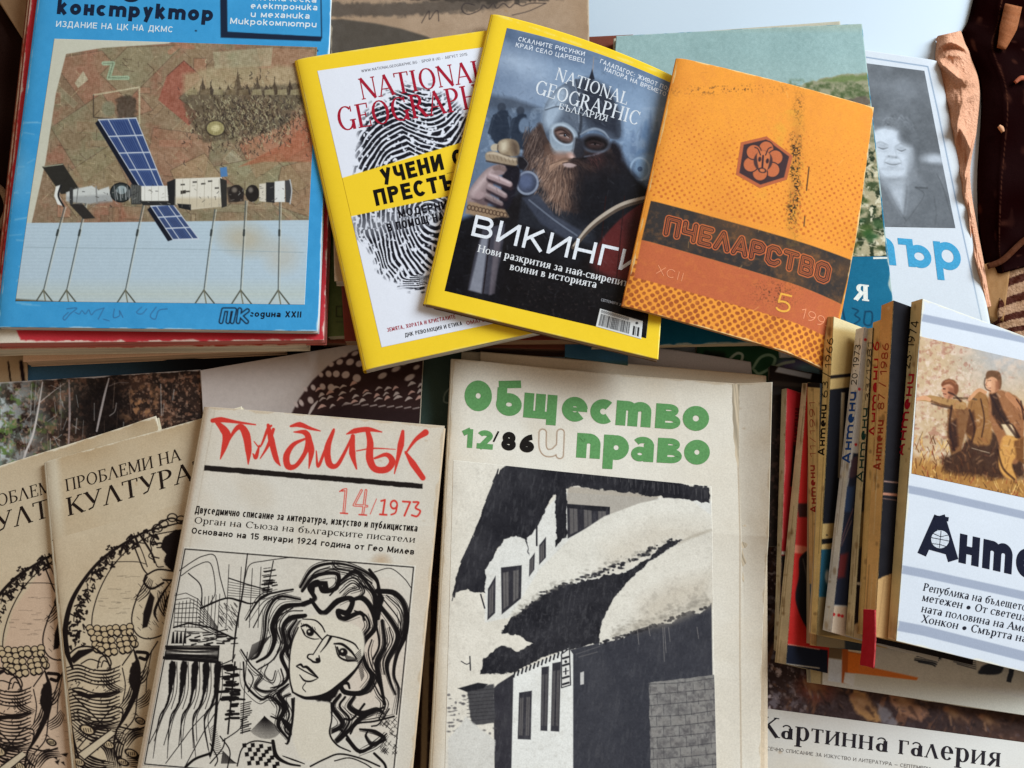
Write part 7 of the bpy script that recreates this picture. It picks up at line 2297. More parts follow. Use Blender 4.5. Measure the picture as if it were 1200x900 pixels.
    for j in range(16):
        H([(404 + j * 1.6, 440 + j * 7), (424 + j, 420 + j * 7)], 0.7, smooth=False)
    H([(164, 486), (182, 480), (192, 490), (206, 490), (226, 508), (252, 532)], [1, 3, 2.2, 3.4, 3.4, 1.2]); H([(166, 488), (200, 508), (252, 534)], 1.5)
    H([(178, 522), (196, 544), (222, 548), (248, 538)], [1, 2.2, 2, 1]); H([(202, 554), (190, 574), (202, 590)], 1.0)
    # neck and shoulders
    A.poly(T([(156, 622), (230, 632), (300, 636), (306, 760), (340, 830), (240, 876), (180, 860), (150, 790)]), (222, 212, 194), 1.4)
    H([(156, 616), (150, 700), (132, 792), (120, 800)], [2, 2.4, 3, 1]); H([(306, 636), (308, 700), (300, 760), (330, 806), (384, 832)], [2.4, 1.6, 2, 2, 1.4])
    for j in range(9):
        H([(110 + j * 6, 850 + j * 2), (150 + j * 6, 866 + j * 2)], 1.0, smooth=False)
    H([(222, 892), (282, 862), (342, 842), (432, 862), (502, 892)], 2.0); H([(70, 790), (84, 850), (130, 880), (180, 890)], [4, 5, 3, 2])
    H([(320, 870), (380, 858), (440, 880), (470, 900)], 1.4); H([(480, 840), (520, 880), (530, 910)], 3)
    A.mottle(4, 2.5, 9)


M = Mag('magazine', 'cream literary magazine with a red brush title and an ink drawing of a woman', 'magazine', P_Q, 0.0345, 0.0092, p_cream, (206, 178, 146), sc=1.9, spine='L', seed=43, spine_col=(216, 198, 172))
M.panel('cover_drawing', [(214.5, 641), (487, 663), (462, 921), (167, 897)], p_woman, sc=2.0)
K = (34, 28, 26)
M.text('subtitle', 'Двуседмично списание за литература, изкуство и публицистика', (228, 601), (489, 623), 8.6, K, 'sans', 0.02)
M.text('subtitle', 'Орган на Съюза на българските писатели', (227, 613), (487, 636), 7.6, K, 'serif', (0.13, 0.06))
M.text('subtitle', 'Основано на 15 януари 1924 година от Гео Милев', (224, 625), (485, 650), 7.2, K, 'sans', 0.03)
M.done()


# ---- cream law magazine
L_Q = [(531, 420), (897, 456), (890, 968), (503, 950)]


def p_law(A, q):
    A.fill((238, 231, 218))
    A.full(np.clip(A.noise(110, 4, 3) * 1.6 - 0.5, 0, 1) * 0.25, (216, 198, 172))
    A.mottle(3, 30, 6)
    age(A, q, 0.6, 8, (212, 186, 150))
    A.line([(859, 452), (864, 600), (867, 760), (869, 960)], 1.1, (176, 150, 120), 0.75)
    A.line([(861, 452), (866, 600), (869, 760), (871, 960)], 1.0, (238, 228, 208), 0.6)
    # outlined small letter
    br = (150, 112, 84)
    for wd, c in ((9.6, br), (7.6, (238, 231, 218))):
        A.line([(636, 507), (636, 523), (640, 530), (648, 530), (655, 524)], wd, c)
        A.line([(657, 507), (656, 533)], wd, c)
    wear(A, q, (206, 184, 154), 1.4, 0.6)
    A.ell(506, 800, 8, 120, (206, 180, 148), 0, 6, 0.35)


def p_house(A, q):
    k = (38, 37, 42)
    wht = (226, 220, 208)
    A.fill((236, 228, 214))
    A.mottle(3, 40, 3)
    T = lambda pts: [(510 + x / 3.529, 520 + y / 3.529) for x, y in pts]      # upper zoom
    D = lambda pts: [(500 + x / 3.0, 620 + y / 3.0) for x, y in pts]          # lower zoom
    # upper house wall
    A.poly(T([(205, 520), (290, 390), (340, 380), (480, 245), (520, 200), (1135, 240), (1140, 480), (300, 720), (205, 740)]), (234, 231, 224), 0.6)
    A.poly(T([(550, 175), (920, 210), (920, 230), (720, 300), (540, 250)]), (150, 138, 124), 1, 0.6)
    # roof edge, dark with a ragged rim
    roof = [(295, 78), (600, 98), (900, 150), (1130, 190), (1130, 248), (920, 220), (700, 192), (565, 175), (545, 190), (545, 380), (500, 425), (500, 205), (490, 210), (420, 340), (380, 395), (390, 460), (375, 400), (330, 378), (285, 395), (210, 520), (205, 620), (130, 605), (82, 618), (82, 560), (120, 470), (180, 330), (220, 210), (250, 140)]
    A.poly(T(roof), k, 0.5, rough=1.2)
    r = random.Random(5)
    for j in range(120):
        t = r.random()
        x = np.interp(t, [0, .25, .5, .75, 1], [262, 222, 178, 120, 84]); y = np.interp(t, [0, .25, .5, .75, 1], [110, 220, 340, 470, 600])
        A.line(T([(x, y - 8), (x - r.uniform(4, 16), y + r.uniform(20, 50))]), r.uniform(0.5, 1.3), k, smooth=False)
    for j in range(90):
        x = r.uniform(600, 1128); y = np.interp(x, [600, 900, 1130], [98, 150, 190])
        A.ell(*T([(x, y + r.uniform(-10, 6))])[0], r.uniform(1, 2.6), r.uniform(0.8, 1.8), k, 0, 0.5)
        if j % 3 == 0:
            A.line(T([(x, y + 10), (x + 2, y + r.uniform(24, 50))]), 0.6, (120, 116, 116), 0.6, smooth=False)
    # windows of the upper storey
    def window(P, bars, f):
        A.poly(f(P), (52, 50, 56), 0.5)
        P = [np.array(p, float) for p in P]
        bl = lambda u, v: (P[0] * (1 - u) + P[1] * u) * (1 - v) + (P[3] * (1 - u) + P[2] * u) * v
        for i in range(bars):
            a, b = (i + 0.18) / bars, (i + 0.72) / bars
            A.poly(f([bl(a, .12), bl(b, .12), bl(b, .92), bl(a, .92)]), (128, 122, 118), 0.6, 0.7)
            A.line(f([bl((a + b) / 2, .12), bl((a + b) / 2, .92)]), 0.6, (60, 58, 62), smooth=False)
    window([(545, 250), (722, 262), (722, 300), (548, 392)], 3, T)
    window([(272, 512), (358, 502), (355, 640), (275, 706)], 2, T)
    window([(430, 420), (458, 385), (458, 470), (430, 500)], 1, T)
    window([(390, 480), (412, 450), (410, 520), (388, 550)], 1, T)
    window([(218, 600), (250, 545), (248, 700), (216, 730)], 1, T)
    A.poly(T([(545, 248), (722, 262), (722, 280), (660, 278), (545, 264)]), k, 0.5)
    A.line(T([(420, 345), (420, 420)]), 2, k, smooth=False)
    # big snow swell above and its dark underside
    snow1 = [(300, 720), (350, 650), (430, 520), (560, 390), (700, 300), (850, 245), (960, 226), (1060, 240), (1136, 300), (1136, 480), (1020, 400), (900, 470), (760, 540), (600, 570), (480, 610), (380, 700)]
    A.poly(T(snow1), (236, 230, 218), 0.8)
    A.poly(T([(700, 420), (900, 320), (1130, 330), (1130, 470), (1000, 410), (860, 480), (700, 540)]), (206, 190, 168), 14, 0.35)
    dark = D([(265, 365), (300, 310), (400, 240), (480, 195), (540, 190), (620, 165), (700, 150), (780, 100), (850, 45), (900, 38), (880, 52), (790, 110), (700, 190), (640, 270), (612, 340), (608, 402), (560, 410), (505, 425), (430, 440), (300, 505), (190, 512), (200, 455), (260, 410), (320, 430), (368, 405), (330, 376)])
    A.poly(dark, k, 0.6, rough=1.3)
    for j in range(110):
        t = r.random()
        x = np.interp(t, [0, .3, .6, 1], [270, 420, 600, 870]); y = np.interp(t, [0, .3, .6, 1], [360, 225, 165, 45])
        A.ell(*D([(x + r.uniform(-12, 8), y + r.uniform(-12, 8))])[0], r.uniform(1, 3.4), r.uniform(0.8, 2), k, 0, 0.5, 0.9)
    A.full(np.clip((A.noise(3, 3, 7) - 0.6) * 6, 0, 1) * 0.22 * A.pmask(dark, 0.5, (slice(0, A.h), slice(0, A.w))), (120, 116, 118))
    # right-hand porch: dark wall, snow hump, stone wall
    A.poly(D([(505, 425), (610, 400), (1000, 260), (1012, 840), (1012, 960), (515, 960)]), (60, 60, 67), 0.5)
    hump = [(606, 405), (612, 340), (640, 270), (700, 190), (790, 110), (900, 40), (995, 10), (998, 265), (960, 300), (920, 285), (860, 330), (800, 335), (740, 350), (690, 385), (640, 395)]
    A.poly(D(hump), (234, 227, 214), 0.7, rough=0.8)
    A.poly(D([(760, 250), (860, 190), (996, 160), (996, 260), (920, 285), (830, 330), (740, 345)]), (196, 180, 158), 12, 0.45)
    A.full(np.clip((A.noise(8, 4, 9) - 0.55) * 5, 0, 1) * 0.3 * A.pmask(D([(760, 230), (996, 130), (996, 290), (700, 380)]), 6, (slice(0, A.h), slice(0, A.w))), (150, 140, 128))
    for j in range(70):
        t = r.random()
        x = 610 + t * 385; y = np.interp(x, [610, 700, 800, 920, 998], [402, 372, 336, 290, 268])
        A.ell(*D([(x, y + r.uniform(-4, 8))])[0], r.uniform(1, 2.6), r.uniform(0.8, 1.8), k, 0, 0.5, 0.9)
    for x, L in ((740, 60), (780, 30), (830, 120), (836, 90), (850, 50), (950, 40)):
        A.line(D([(x, 345), (x + 6, 345 + L)]), 0.7, (160, 152, 146), 0.7, smooth=False)
    wall = D([(782, 540), (1012, 512), (1022, 850), (1022, 960), (790, 960)])
    A.poly(wall, (142, 138, 134), 0.5, rough=0.5)
    for i in range(11):
        y = 545 + i * 38
        A.line(D([(782, y), (900, y - 8 + r.uniform(-3, 3)), (1018, y - 22)]), 1.0, (60, 58, 62), 0.7)
        for j in range(5):
            x = 790 + j * 48 + (i % 2) * 22 + r.uniform(-6, 6)
            A.line(D([(x, y - 4), (x + 2, y + 32)]), 0.8, (64, 62, 66), 0.7, smooth=False)
            A.ell(*D([(x + 22, y + 16)])[0], 5, 3.6, r.choice([(126, 120, 118), (90, 86, 88), (140, 134, 130)]), 0, 3, 0.6)
    A.full(np.clip((A.noise(5, 4, 12) - 0.45) * 4, 0, 1) * 0.5 * A.pmask(wall, 0.5, (slice(0, A.h), slice(0, A.w))), (84, 80, 82))
    A.full(np.clip((A.noise(3, 3, 11) - 0.5) * 5, 0, 1) * 0.35 * A.pmask(wall, 0.5, (slice(0, A.h), slice(0, A.w))), (150, 144, 140))
    # lower white house front
    A.poly(D([(300, 512), (430, 452), (500, 418), (515, 440), (515, 960), (290, 960)]), (240, 238, 232), 0.5)
    A.poly(D([(235, 560), (250, 545), (305, 510), (298, 830), (292, 960), (240, 960)]), (54, 52, 58), 0.6)
    for j in range(14):
        x = 310 + j * 14
        A.line(D([(x, np.interp(x, [300, 500], [512, 424]) - 4), (x - 4, np.interp(x, [300, 500], [512, 424]) + 12)]), 2.0, k, smooth=False)
    window([(325, 575), (370, 568), (366, 740), (320, 738)], 2, D)
    window([(404, 486), (430, 482), (424, 710), (400, 708)], 2, D)
    window([(442, 472), (472, 466), (466, 712), (436, 710)], 2, D)
    # hanging sign with a simple cipher of bars
    A.poly(D([(474, 440), (502, 420), (506, 548), (474, 558)]), (232, 228, 222), 0.5)
    A.line(D([(474, 440), (502, 420), (506, 548), (474, 558), (474, 440)]), 1.2, k, smooth=False)
    for y in (455, 480, 524, 546):
        A.line(D([(479, y), (499, y - 6)]), 2.4, k, smooth=False)
    A.ell(*D([(489, 466)])[0], 1.6, 1.6, k); A.line(D([(489, 490), (489, 510)]), 1.6, k, smooth=False); A.line(D([(480, 502), (498, 498)]), 1.0, k, smooth=False)
    A.poly(D([(540, 505), (553, 500), (553, 545), (540, 548)]), (206, 202, 198), 0.5)
    A.line(D([(535, 450), (600, 432)]), 1.2, (110, 106, 106), 0.7); A.line(D([(525, 440), (610, 412)]), 0.9, (120, 116, 116), 0.6)
    # small house and drifts at the left
    A.poly(D([(140, 560), (235, 545), (240, 680), (160, 690)]), (78, 76, 78), 0.8, rough=0.6)
    for j in range(9):
        A.line(D([(142, 570 + j * 13), (238, 562 + j * 13)]), 0.8, (46, 44, 48), 0.7)
    A.poly(D([(110, 560), (180, 540), (215, 545), (200, 560), (140, 572)]), k, 0.6)
    for j in range(90):
        x, y = r.uniform(75, 240), r.uniform(580, 730)
        if x > 140 and y < 690: continue
        A.ell(*D([(x, y)])[0], r.uniform(0.8, 2.4), r.uniform(0.6, 1.6), (90, 86, 88), 0, 0.6, 0.7)
    A.poly(D([(75, 740), (140, 660), (200, 710), (240, 740), (235, 960), (75, 960)]), (224, 220, 212), 1.2, rough=0.8)
    A.line(D([(122, 465), (140, 475), (152, 470)]), 1.0, k); A.line(D([(152, 448), (154, 496)]), 1.4, k)
    A.line(D([(190, 230), (204, 278)]), 1.6, k, smooth=False)
    lum = A.img.mean(-1)
    dkm = np.clip((110 - lum) / 60, 0, 1)
    ltm = np.clip((lum - 150) / 50, 0, 1)
    A.full(dkm * np.clip((A.noise(40, 5, 51) - 0.42) * 3, 0, 1) * 0.32, (96, 94, 98))
    A.full(dkm * np.clip((A.noise(5, 4, 52, 0.5, 2.0, 0.15) - 0.55) * 5, 0, 1) * 0.28, (104, 102, 104))
    A.full(ltm * np.clip((A.noise(26, 5, 53) - 0.5) * 4, 0, 1) * 0.14, (186, 178, 164))
    A.full(ltm * np.clip((A.noise(4, 4, 54) - 0.6) * 6, 0, 1) * 0.14, (160, 152, 142))
    A.line(D([(884, 52), (930, 30), (996, 6)]), [2, 3, 3], (166, 154, 136), 0.45, 1.6)
    A.line(D([(660, 378), (740, 342), (860, 316), (996, 258)]), [5, 9, 10, 8], (176, 164, 146), 0.35, 4)
    for k in range(160):
        x = r.uniform(650, 990); y = np.interp(x, [610, 700, 800, 920, 998], [398, 366, 328, 282, 262]) - abs(r.gauss(0, 20))
        A.ell(*D([(x, y)])[0], r.uniform(0.8, 2.6), r.uniform(0.6, 1.6), (150, 142, 130), r.uniform(-30, 30), 1.0, 0.35)
    for k in range(120):
        t_ = r.random()
        x = np.interp(t_, [0, .3, .6, 1], [300, 430, 600, 840]); y = np.interp(t_, [0, .3, .6, 1], [315, 222, 160, 62]) - abs(r.gauss(0, 16))
        A.ell(*D([(x, y)])[0], r.uniform(0.8, 2.4), r.uniform(0.6, 1.6), (140, 134, 124), r.uniform(-30, 30), 0.9, 0.4)
    A.mottle(7, 2.2, 13)
    A.mottle(5, 14, 14)


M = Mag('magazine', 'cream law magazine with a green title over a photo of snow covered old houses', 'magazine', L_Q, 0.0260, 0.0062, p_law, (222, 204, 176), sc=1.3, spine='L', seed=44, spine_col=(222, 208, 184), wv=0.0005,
        curl=lambda u, v: (0.0115 * np.clip((u - 0.895) / 0.105, 0, 1) ** 1.2 + 0.007 * np.clip((u - 0.25) / 0.65, 0, 1) ** 1.8) * np.clip(1 - (v - 0.36) / 0.28, 0, 1) ** 1.2 - 0.0016 * np.clip((u - 0.9) / 0.1, 0, 1) ** 1.5 * np.clip((v - 0.4) / 0.3, 0, 1))
M.panel('cover_picture', [(531, 539), (832, 571), (841, 955), (520, 945)], p_house, sc=1.9)
GR = (104, 158, 98)
M.text('title_lettering', 'О', (543, 480), (579, 484), 36, GR, 'fat', 0.41)
M.text('title_lettering', 'бщество', (581, 486), (832, 508), 29, GR, 'fat', 0.38)
M.text('title_lettering', 'право', (675, 536), (833, 547), 29, GR, 'fat', 0.40)
M.text('issue_number', '12', (541, 524), (578, 527), 22, GR, 'sans', 0.07)
M.text('issue_number', '/', (578, 517), (584, 518), 12, (34, 30, 28), 'sans', 0.03)
M.text('issue_number', '86', (587, 527), (626, 531), 22, (34, 30, 28), 'sans', 0.075)
M.done()


# ================================================================== THE TOPPLED PILE OF ALMANACS AT THE RIGHT
for f_ in ('panel', 'text', 'strokes', 'done'):
    setattr(Sheet, f_, getattr(Mag, f_))
PHI = math.radians(20)


def proj(P):
    q = np.asarray(P) - CAM
    a, b, c = q[..., 0], q[..., 1] * CT + q[..., 2] * ST, q[..., 1] * ST - q[..., 2] * CT
    return 600 + FPX * a / c, 450 - FPX * b / c


G_AL = 'almanacs in the toppled pile at the right'


def almanac(label, At, Ab, Bt, Bb, zA, w_m, p_spine, p_cover, page=(206, 188, 150), seed=1, mat=None):
    wpx = math.hypot(Bt[0] - At[0], (Bt[1] - At[1]) * 0.5)
    t = wpx / 1650.0 / (math.sin(PHI) + 0.4 * math.cos(PHI))
    zB = zA + t * math.cos(PHI)
    sp = Sheet([At, Bt, Bb, Ab], (zA, zB, zA))
    if sp.n[2] < 0:
        sp.n = -sp.n
    d = -sp.n
    P = [at(*At, zA), at(*Bt, zB), at(*Bb, zB), at(*Ab, zA)]
    P[2] = sp.on(*Bb)
    d = unit(np.cross(P[1] - P[0], P[3] - P[0]))
    if d[0] < 0:
        d = -d
    e = bpy.data.objects.new('almanac', None)
    e.empty_display_size = 0.02
    c_ = (P[3] + P[2]) / 2
    e.location = tuple(c_)
    COL.objects.link(e)
    tag(e, label, 'book', G_AL)
    far_t, far_b = P[1] + d * w_m, P[2] + d * w_m
    ft, fb = np.array(proj(far_t)), np.array(proj(far_b))
    fr = Sheet([Bt, ft, fb, Bb], (P[1][2], far_t[2], P[2][2]))
    for s_ in (sp, fr):
        s_.root, s_.mat, s_.txt, s_.bulge = e, mat or M_MATTE, {}, None
        s_.t = t
    if fr.n[2] < 0:
        fr.n = -fr.n
    bb = np.array([At, Ab, Bt, Bb], float)
    A = Art((bb[:, 0].min() - 8, bb[:, 1].min() - 8, bb[:, 0].max() + 8, bb[:, 1].max() + 8), 2.0)
    p_spine(A, sp.quad)
    sp.face = sp.grid_mesh('spine', sp.quad, A, sp.mat, e, 0.0, 0.0003, 1.9)
    # cover starts 0.1 mm inside the spine's edge
    q = [np.array(Bt, float), ft, fb, np.array(Bb, float)]
    bb = np.array(q)
    A = Art((bb[:, 0].min() - 8, bb[:, 1].min() - 8, min(bb[:, 0].max() + 8, 1300), bb[:, 1].max() + 8), 1.4)
    p_cover(A, [tuple(p) for p in q])
    fr.face = fr.grid_mesh('front_cover', q, A, fr.mat, e, 0.0, 0.0003, 1.3)
    # block of leaves and the back board
    nb = fr.n
    ins = 0.0012
    ax = unit(P[3] - P[0])
    T0, T1 = P[1] - nb * 0.0005 + d * 0.0006 + ax * ins, P[2] - nb * 0.0005 + d * 0.0006 - ax * ins
    T2, T3 = T1 + d * (w_m - 0.0025), T0 + d * (w_m - 0.0025)
    dn = nb * (t * 0.9)
    V = [T0, T1, T2, T3] + [p - dn for p in (T0, T1, T2, T3)]
    mesh_np('pages', np.array(V), [(0, 1, 2, 3), (7, 6, 5, 4), (0, 4, 5, 1), (1, 5, 6, 2), (2, 6, 7, 3), (3, 7, 4, 0)], page_mat(page), e, smooth=False)
    A0, A1 = P[0] + d * 0.0006, P[3] + d * 0.0006
    A2, A3 = A1 + d * w_m, A0 + d * w_m
    V = [A0, A1, A2, A3] + [p - nb * 0.0005 for p in (A0, A1, A2, A3)]
    mesh_np('back_cover', np.array(V), [(0, 1, 2, 3), (7, 6, 5, 4), (0, 4, 5, 1), (1, 5, 6, 2), (2, 6, 7, 3), (3, 7, 4, 0)], fr.mat, e, np.tile(np.array([190.0, 176, 146]), (8, 1)), smooth=False)
    return sp, fr, zB


def p_sp(c, m=9, seed=3, worn=True, extra=None):
    def f(A, q):
        A.fill(np.minimum(np.array(c) * 1.14, 246))
        A.full(np.clip(A.noise(26, 4, seed) * 1.8 - 0.6, 0, 1) * 0.35, tuple(np.array(c) * 0.84))
        A.mottle(m, 9, seed)
        r = random.Random(seed * 7)
        x0_, y0_, x1_, y1_ = A.x0, A.y0, A.x0 + A.w / A.sc, A.y0 + A.h / A.sc
        sl_ = ((q[3][0] - q[0][0]) / (q[3][1] - q[0][1]))
        for k in range(9):
            f_ = r.random(); yy = r.uniform(q[0][1], q[3][1]); L = r.uniform(20, 150)
            xx = q[0][0] + (q[1][0] - q[0][0]) * f_ + sl_ * (yy - q[0][1])
            A.line([(xx, yy), (xx + sl_ * L + r.uniform(-0.6, 0.6), yy + L)], r.uniform(0.4, 0.9), r.choice([(112, 84, 52), (240, 226, 190), (90, 66, 44)]), 0.5, smooth=False)
        for k in range(16):
            f_ = r.random(); yy = r.uniform(q[0][1], q[3][1])
            xx = q[0][0] + (q[1][0] - q[0][0]) * f_ + sl_ * (yy - q[0][1])
            A.ell(xx, yy, r.uniform(0.6, 2.4), r.uniform(1, 5), r.choice([(104, 78, 50), (236, 222, 190), (130, 98, 62)]), 0, 0.9, 0.45)
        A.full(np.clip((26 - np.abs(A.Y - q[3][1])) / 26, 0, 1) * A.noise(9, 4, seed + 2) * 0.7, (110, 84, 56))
        if extra: extra(A)
        if worn: wear(A, q, tuple(np.minimum(np.array(c) * 1.18, 240)), 1.1, 0.6, seed)
    return f


def grey_cover(A, q):
    A.fill((206, 202, 194))
    A.mottle(8, 12, 4)
    A.mottle(7, 2.5, 5)
    A.poly([(940, 740), (965, 745), (963, 806), (940, 800)], (184, 164, 124), 0.6)
    A.line([(964, 750), (962, 806)], 1.6, (120, 106, 82), smooth=False)
    A.poly([(966, 745), (990, 750), (986, 773), (964, 770)], (118, 98, 74), 0.8)
    A.poly([(972, 772), (987, 774), (986, 800), (970, 798)], (206, 212, 222), 0.8)
    A.poly([(987, 750), (1012, 755), (1008, 804), (986, 800)], (176, 92, 44), 0.8)
    A.poly([(994, 764), (1011, 767), (1008, 790), (993, 788)], (228, 122, 48), 0.6)
    A.poly([(994, 752), (1010, 755), (1010, 766), (994, 763)], (226, 214, 190), 0.6)
    A.poly([(990, 788), (1008, 790), (1006, 806), (988, 800)], (216, 214, 212), 0.6)
    A.poly([(1006, 778), (1030, 784), (1076, 794), (1074, 798), (1006, 790)], (222, 124, 58), 0.8)
    A.poly([(1002, 789), (1080, 798), (1300, 836), (1300, 880), (1000, 804)], (206, 202, 190), 0.6)
    k = (54, 58, 68)
    r = random.Random(4)
    for j in range(9):
        y = 758 + j * 2.2
        A.line([(1074 + r.uniform(-3, 4), y), (1092, y + 3), (1108 - j * 1.5, y + 5)], r.uniform(0.8, 2.2), k)
    A.poly([(1078, 758), (1106, 764), (1104, 774), (1080, 770)], k, 1.2, 0.9, rough=1.4)
    for j in range(6):
        A.line([(1102 + j * 4, 765 + j * 2.6), (1144, 772 + j * 2.4)], r.uniform(0.7, 1.4), k, 0.8, smooth=False)
    A.poly([(1148, 784), (1156, 778), (1170, 776), (1176, 780), (1174, 788), (1160, 791), (1148, 790)], k, 0.8, smooth=True, rough=0.6)
    A.poly([(1184, 781), (1190, 782), (1185, 800), (1179, 799)], k, 0.6, rough=0.4)


Mag('almanac', 'grey covered almanac lying flat lowest in the pile, orange patch on its corner', 'book', [(944, 652), (1290, 714), (1290, 852), (950, 800)], 0.0135, 0.009, grey_cover, (206, 196, 172), sc=1.5, group=G_AL, seed=61).done()

NAVY = (28, 32, 46)


def cov_red9(A, q):
    A.fill((176, 40, 44))
    A.mottle(7, 14, 3)
    A.poly([(930, 518), (942, 520), (936, 572), (926, 570)], (40, 32, 34), 0.6)
    A.poly([(905, 646), (936, 646), (936, 650), (905, 650)], (206, 200, 186), 0.5)
    A.poly([(905, 651), (960, 651), (940, 800), (905, 800)], (44, 40, 38), 0.6)
    wear(A, q, (206, 160, 140), 1.0, 0.6)


z = 0.0190
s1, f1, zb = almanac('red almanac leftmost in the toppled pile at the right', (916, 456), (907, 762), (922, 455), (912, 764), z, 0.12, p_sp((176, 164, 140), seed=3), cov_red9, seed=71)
for k_, ch in enumerate('АНТЕНИ'):
    pass
f1.text('title_lettering', 'АНТЕНИ', (938, 524), (940, 478), 8, (110, 26, 34), 'sans', 0.05, up=(-1, 0))
f1.done()


def cov_red8(A, q):
    A.fill((190, 44, 40))
    A.mottle(7, 14, 5)
    A.poly([(932, 590), (948, 588), (950, 632), (944, 640), (931, 638)], (176, 48, 44), 0.6)
    A.poly([(930, 638), (955, 642), (955, 650), (930, 648)], (206, 120, 96), 1)
    A.poly([(938, 652), (956, 652), (956, 744), (948, 740), (938, 722), (932, 700), (936, 676)], (34, 32, 36), 0.6, smooth=True)
    A.line([(941, 655), (946, 680)], 1.2, (90, 86, 84))
    A.poly([(934, 590), (950, 590), (946, 606), (936, 606)], (60, 34, 32), 1)
    A.poly([(905, 753), (970, 762), (970, 800), (905, 790)], NAVY, 0.5)
    A.line([(905, 752), (960, 761)], 1.0, (206, 150, 130), smooth=False)
    A.line([(905, 776), (960, 783)], 1.4, (186, 176, 160), smooth=False)


s2, f2, zb = almanac('almanac with a thin tan spine and red and black cover, second from left', (940, 449), (908, 776), (946, 449), (921, 778), z + 0.0045, 0.12, p_sp((192, 176, 146), seed=5), cov_red8, seed=72)


def cov7(A, q):
    A.fill((60, 66, 72))
    A.mottle(8, 14, 6)
    A.poly([(940, 680), (990, 680), (990, 760), (940, 760)], (150, 136, 110), 1)


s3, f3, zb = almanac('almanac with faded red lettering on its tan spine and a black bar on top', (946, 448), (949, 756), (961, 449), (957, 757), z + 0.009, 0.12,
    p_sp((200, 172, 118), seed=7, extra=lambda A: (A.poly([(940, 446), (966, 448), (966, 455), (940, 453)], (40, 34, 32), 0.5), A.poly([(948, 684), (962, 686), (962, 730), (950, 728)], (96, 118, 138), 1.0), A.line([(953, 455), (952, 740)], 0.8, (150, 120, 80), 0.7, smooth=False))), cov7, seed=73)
DR = (160, 52, 46)
s3.text('title_lettering', 'Антени', (957, 601), (955, 545), 7.1, DR, 'soft', 0.05, up=(-1, 0))
s3.text('issue_number', '11/1991', (956, 536), (955, 470), 6.5, DR, 'sans', 0.0, up=(-1, 0))
s3.done()


def cov6(A, q):
    A.fill((198, 166, 108))
    A.mottle(5, 14, 6)
    A.poly([(966, 368), (1030, 380), (1026, 392), (976, 384)], (226, 206, 160), 3, 0.9)
    A.poly([(964, 441), (1010, 436), (1010, 440), (964, 445)], (34, 28, 28), 0.5)
    A.poly([(960, 458), (1010, 452), (1006, 612), (956, 614)], (30, 30, 36), 0.5)
    A.poly([(986, 460), (990, 460), (986, 560), (982, 560)], (196, 180, 150), 0.6)
    A.poly([(952, 633), (990, 629), (990, 635), (952, 639)], (30, 28, 30), 0.5)
    A.poly([(950, 645), (990, 642), (984, 700), (952, 700)], (38, 84, 104), 0.6)
    A.poly([(950, 700), (990, 699), (984, 745), (952, 745)], (140, 120, 84), 1)
    A.ell(969, 627, 1, 1, (40, 30, 30))
    A.ell(970, 676, 3, 8, (206, 206, 200), 0, 1)


z4 = z + 0.019
s4, f4, zb = almanac('almanac with a tan spine numbered 63/1966 and a tan and black cover', (967, 371), (950, 742), (977, 371), (957, 744), z4, 0.12, p_sp((206, 182, 124), seed=8), cov6, seed=74)
KK = (34, 28, 26)
s4.text('issue_number', '1966', (974, 431), (977, 396), 7.5, KK, 'sans', 0.01, up=(-1, 0))
s4.text('issue_number', '63', (970, 466), (971, 447), 7.5, KK, 'sans', 0.01, up=(-1, 0))
s4.text('title_lettering', 'Антени', (966, 534), (969, 474), 7.7, KK, 'soft', 0.05, up=(-1, 0))
s4.strokes('number_slash', [np.array([(963, 436.0), (974, 442.0)])], 1.0, KK)
s4.done()


def cov5(A, q):
    A.fill((196, 190, 182))
    A.mottle(6, 14, 6)
    for x, y in ((1014, 398), (1018, 399), (1022, 400), (1007, 456), (1013, 457), (1003, 521), (1008, 522), (977, 720), (983, 721), (987, 722)):
        A.ell(x, y, 1.7, 1.7, (196, 40, 44))
    A.poly([(1000, 531), (1016, 532), (996, 710), (970, 708)], (40, 44, 60), 0.8)
    A.poly([(1000, 535), (1012, 535), (1008, 556), (994, 560)], (78, 58, 66), 1.2, rough=1)
    A.poly([(992, 570), (1002, 570), (998, 600), (988, 600)], (50, 66, 96), 1.5)
    A.poly([(984, 650), (994, 648), (990, 676), (980, 678)], (110, 46, 48), 2)
    A.line([(1000, 596), (990, 622), (984, 640)], 0.8, (140, 96, 96)); A.line([(998, 610), (986, 640)], 0.6, (160, 120, 110))
    A.poly([(968, 709), (996, 712), (994, 726), (990, 750), (964, 745)], (214, 192, 168), 0.6)
    for x, y in ((977, 720), (983, 721), (987, 722)):
        A.ell(x, y, 1.9, 1.9, (196, 40, 44))


s5, f5, zb = almanac('almanac with a white spine lettered in blue and a dark blue cover', (1003, 386), (964, 738), (1013, 383), (974, 741), z4 + 0.006, 0.12, p_sp((208, 208, 206), 6, 9), cov5, seed=75)
s5.text('issue_number', '20•1973', (1004, 451), (1009, 404), 7, KK, 'sans', 0.01, up=(-1, 0))
s5.text('title_lettering', 'Антени', (996, 543), (1004, 459), 9.4, (40, 84, 160), 'soft', 0.05, up=(-1, 0))
s5.done()


def cov4(A, q):
    A.fill((36, 32, 34))
    A.mottle(6, 10, 6)
    A.poly([(990, 680), (1020, 684), (1020, 687), (990, 684)], (190, 184, 170), 0.5)
    A.poly([(1000, 600), (1016, 600), (1012, 640), (1000, 650)], (110, 92, 58), 2, rough=1)
    A.poly([(985, 745), (1010, 725), (1012, 760), (985, 760)], (196, 176, 136), 1, rough=1)


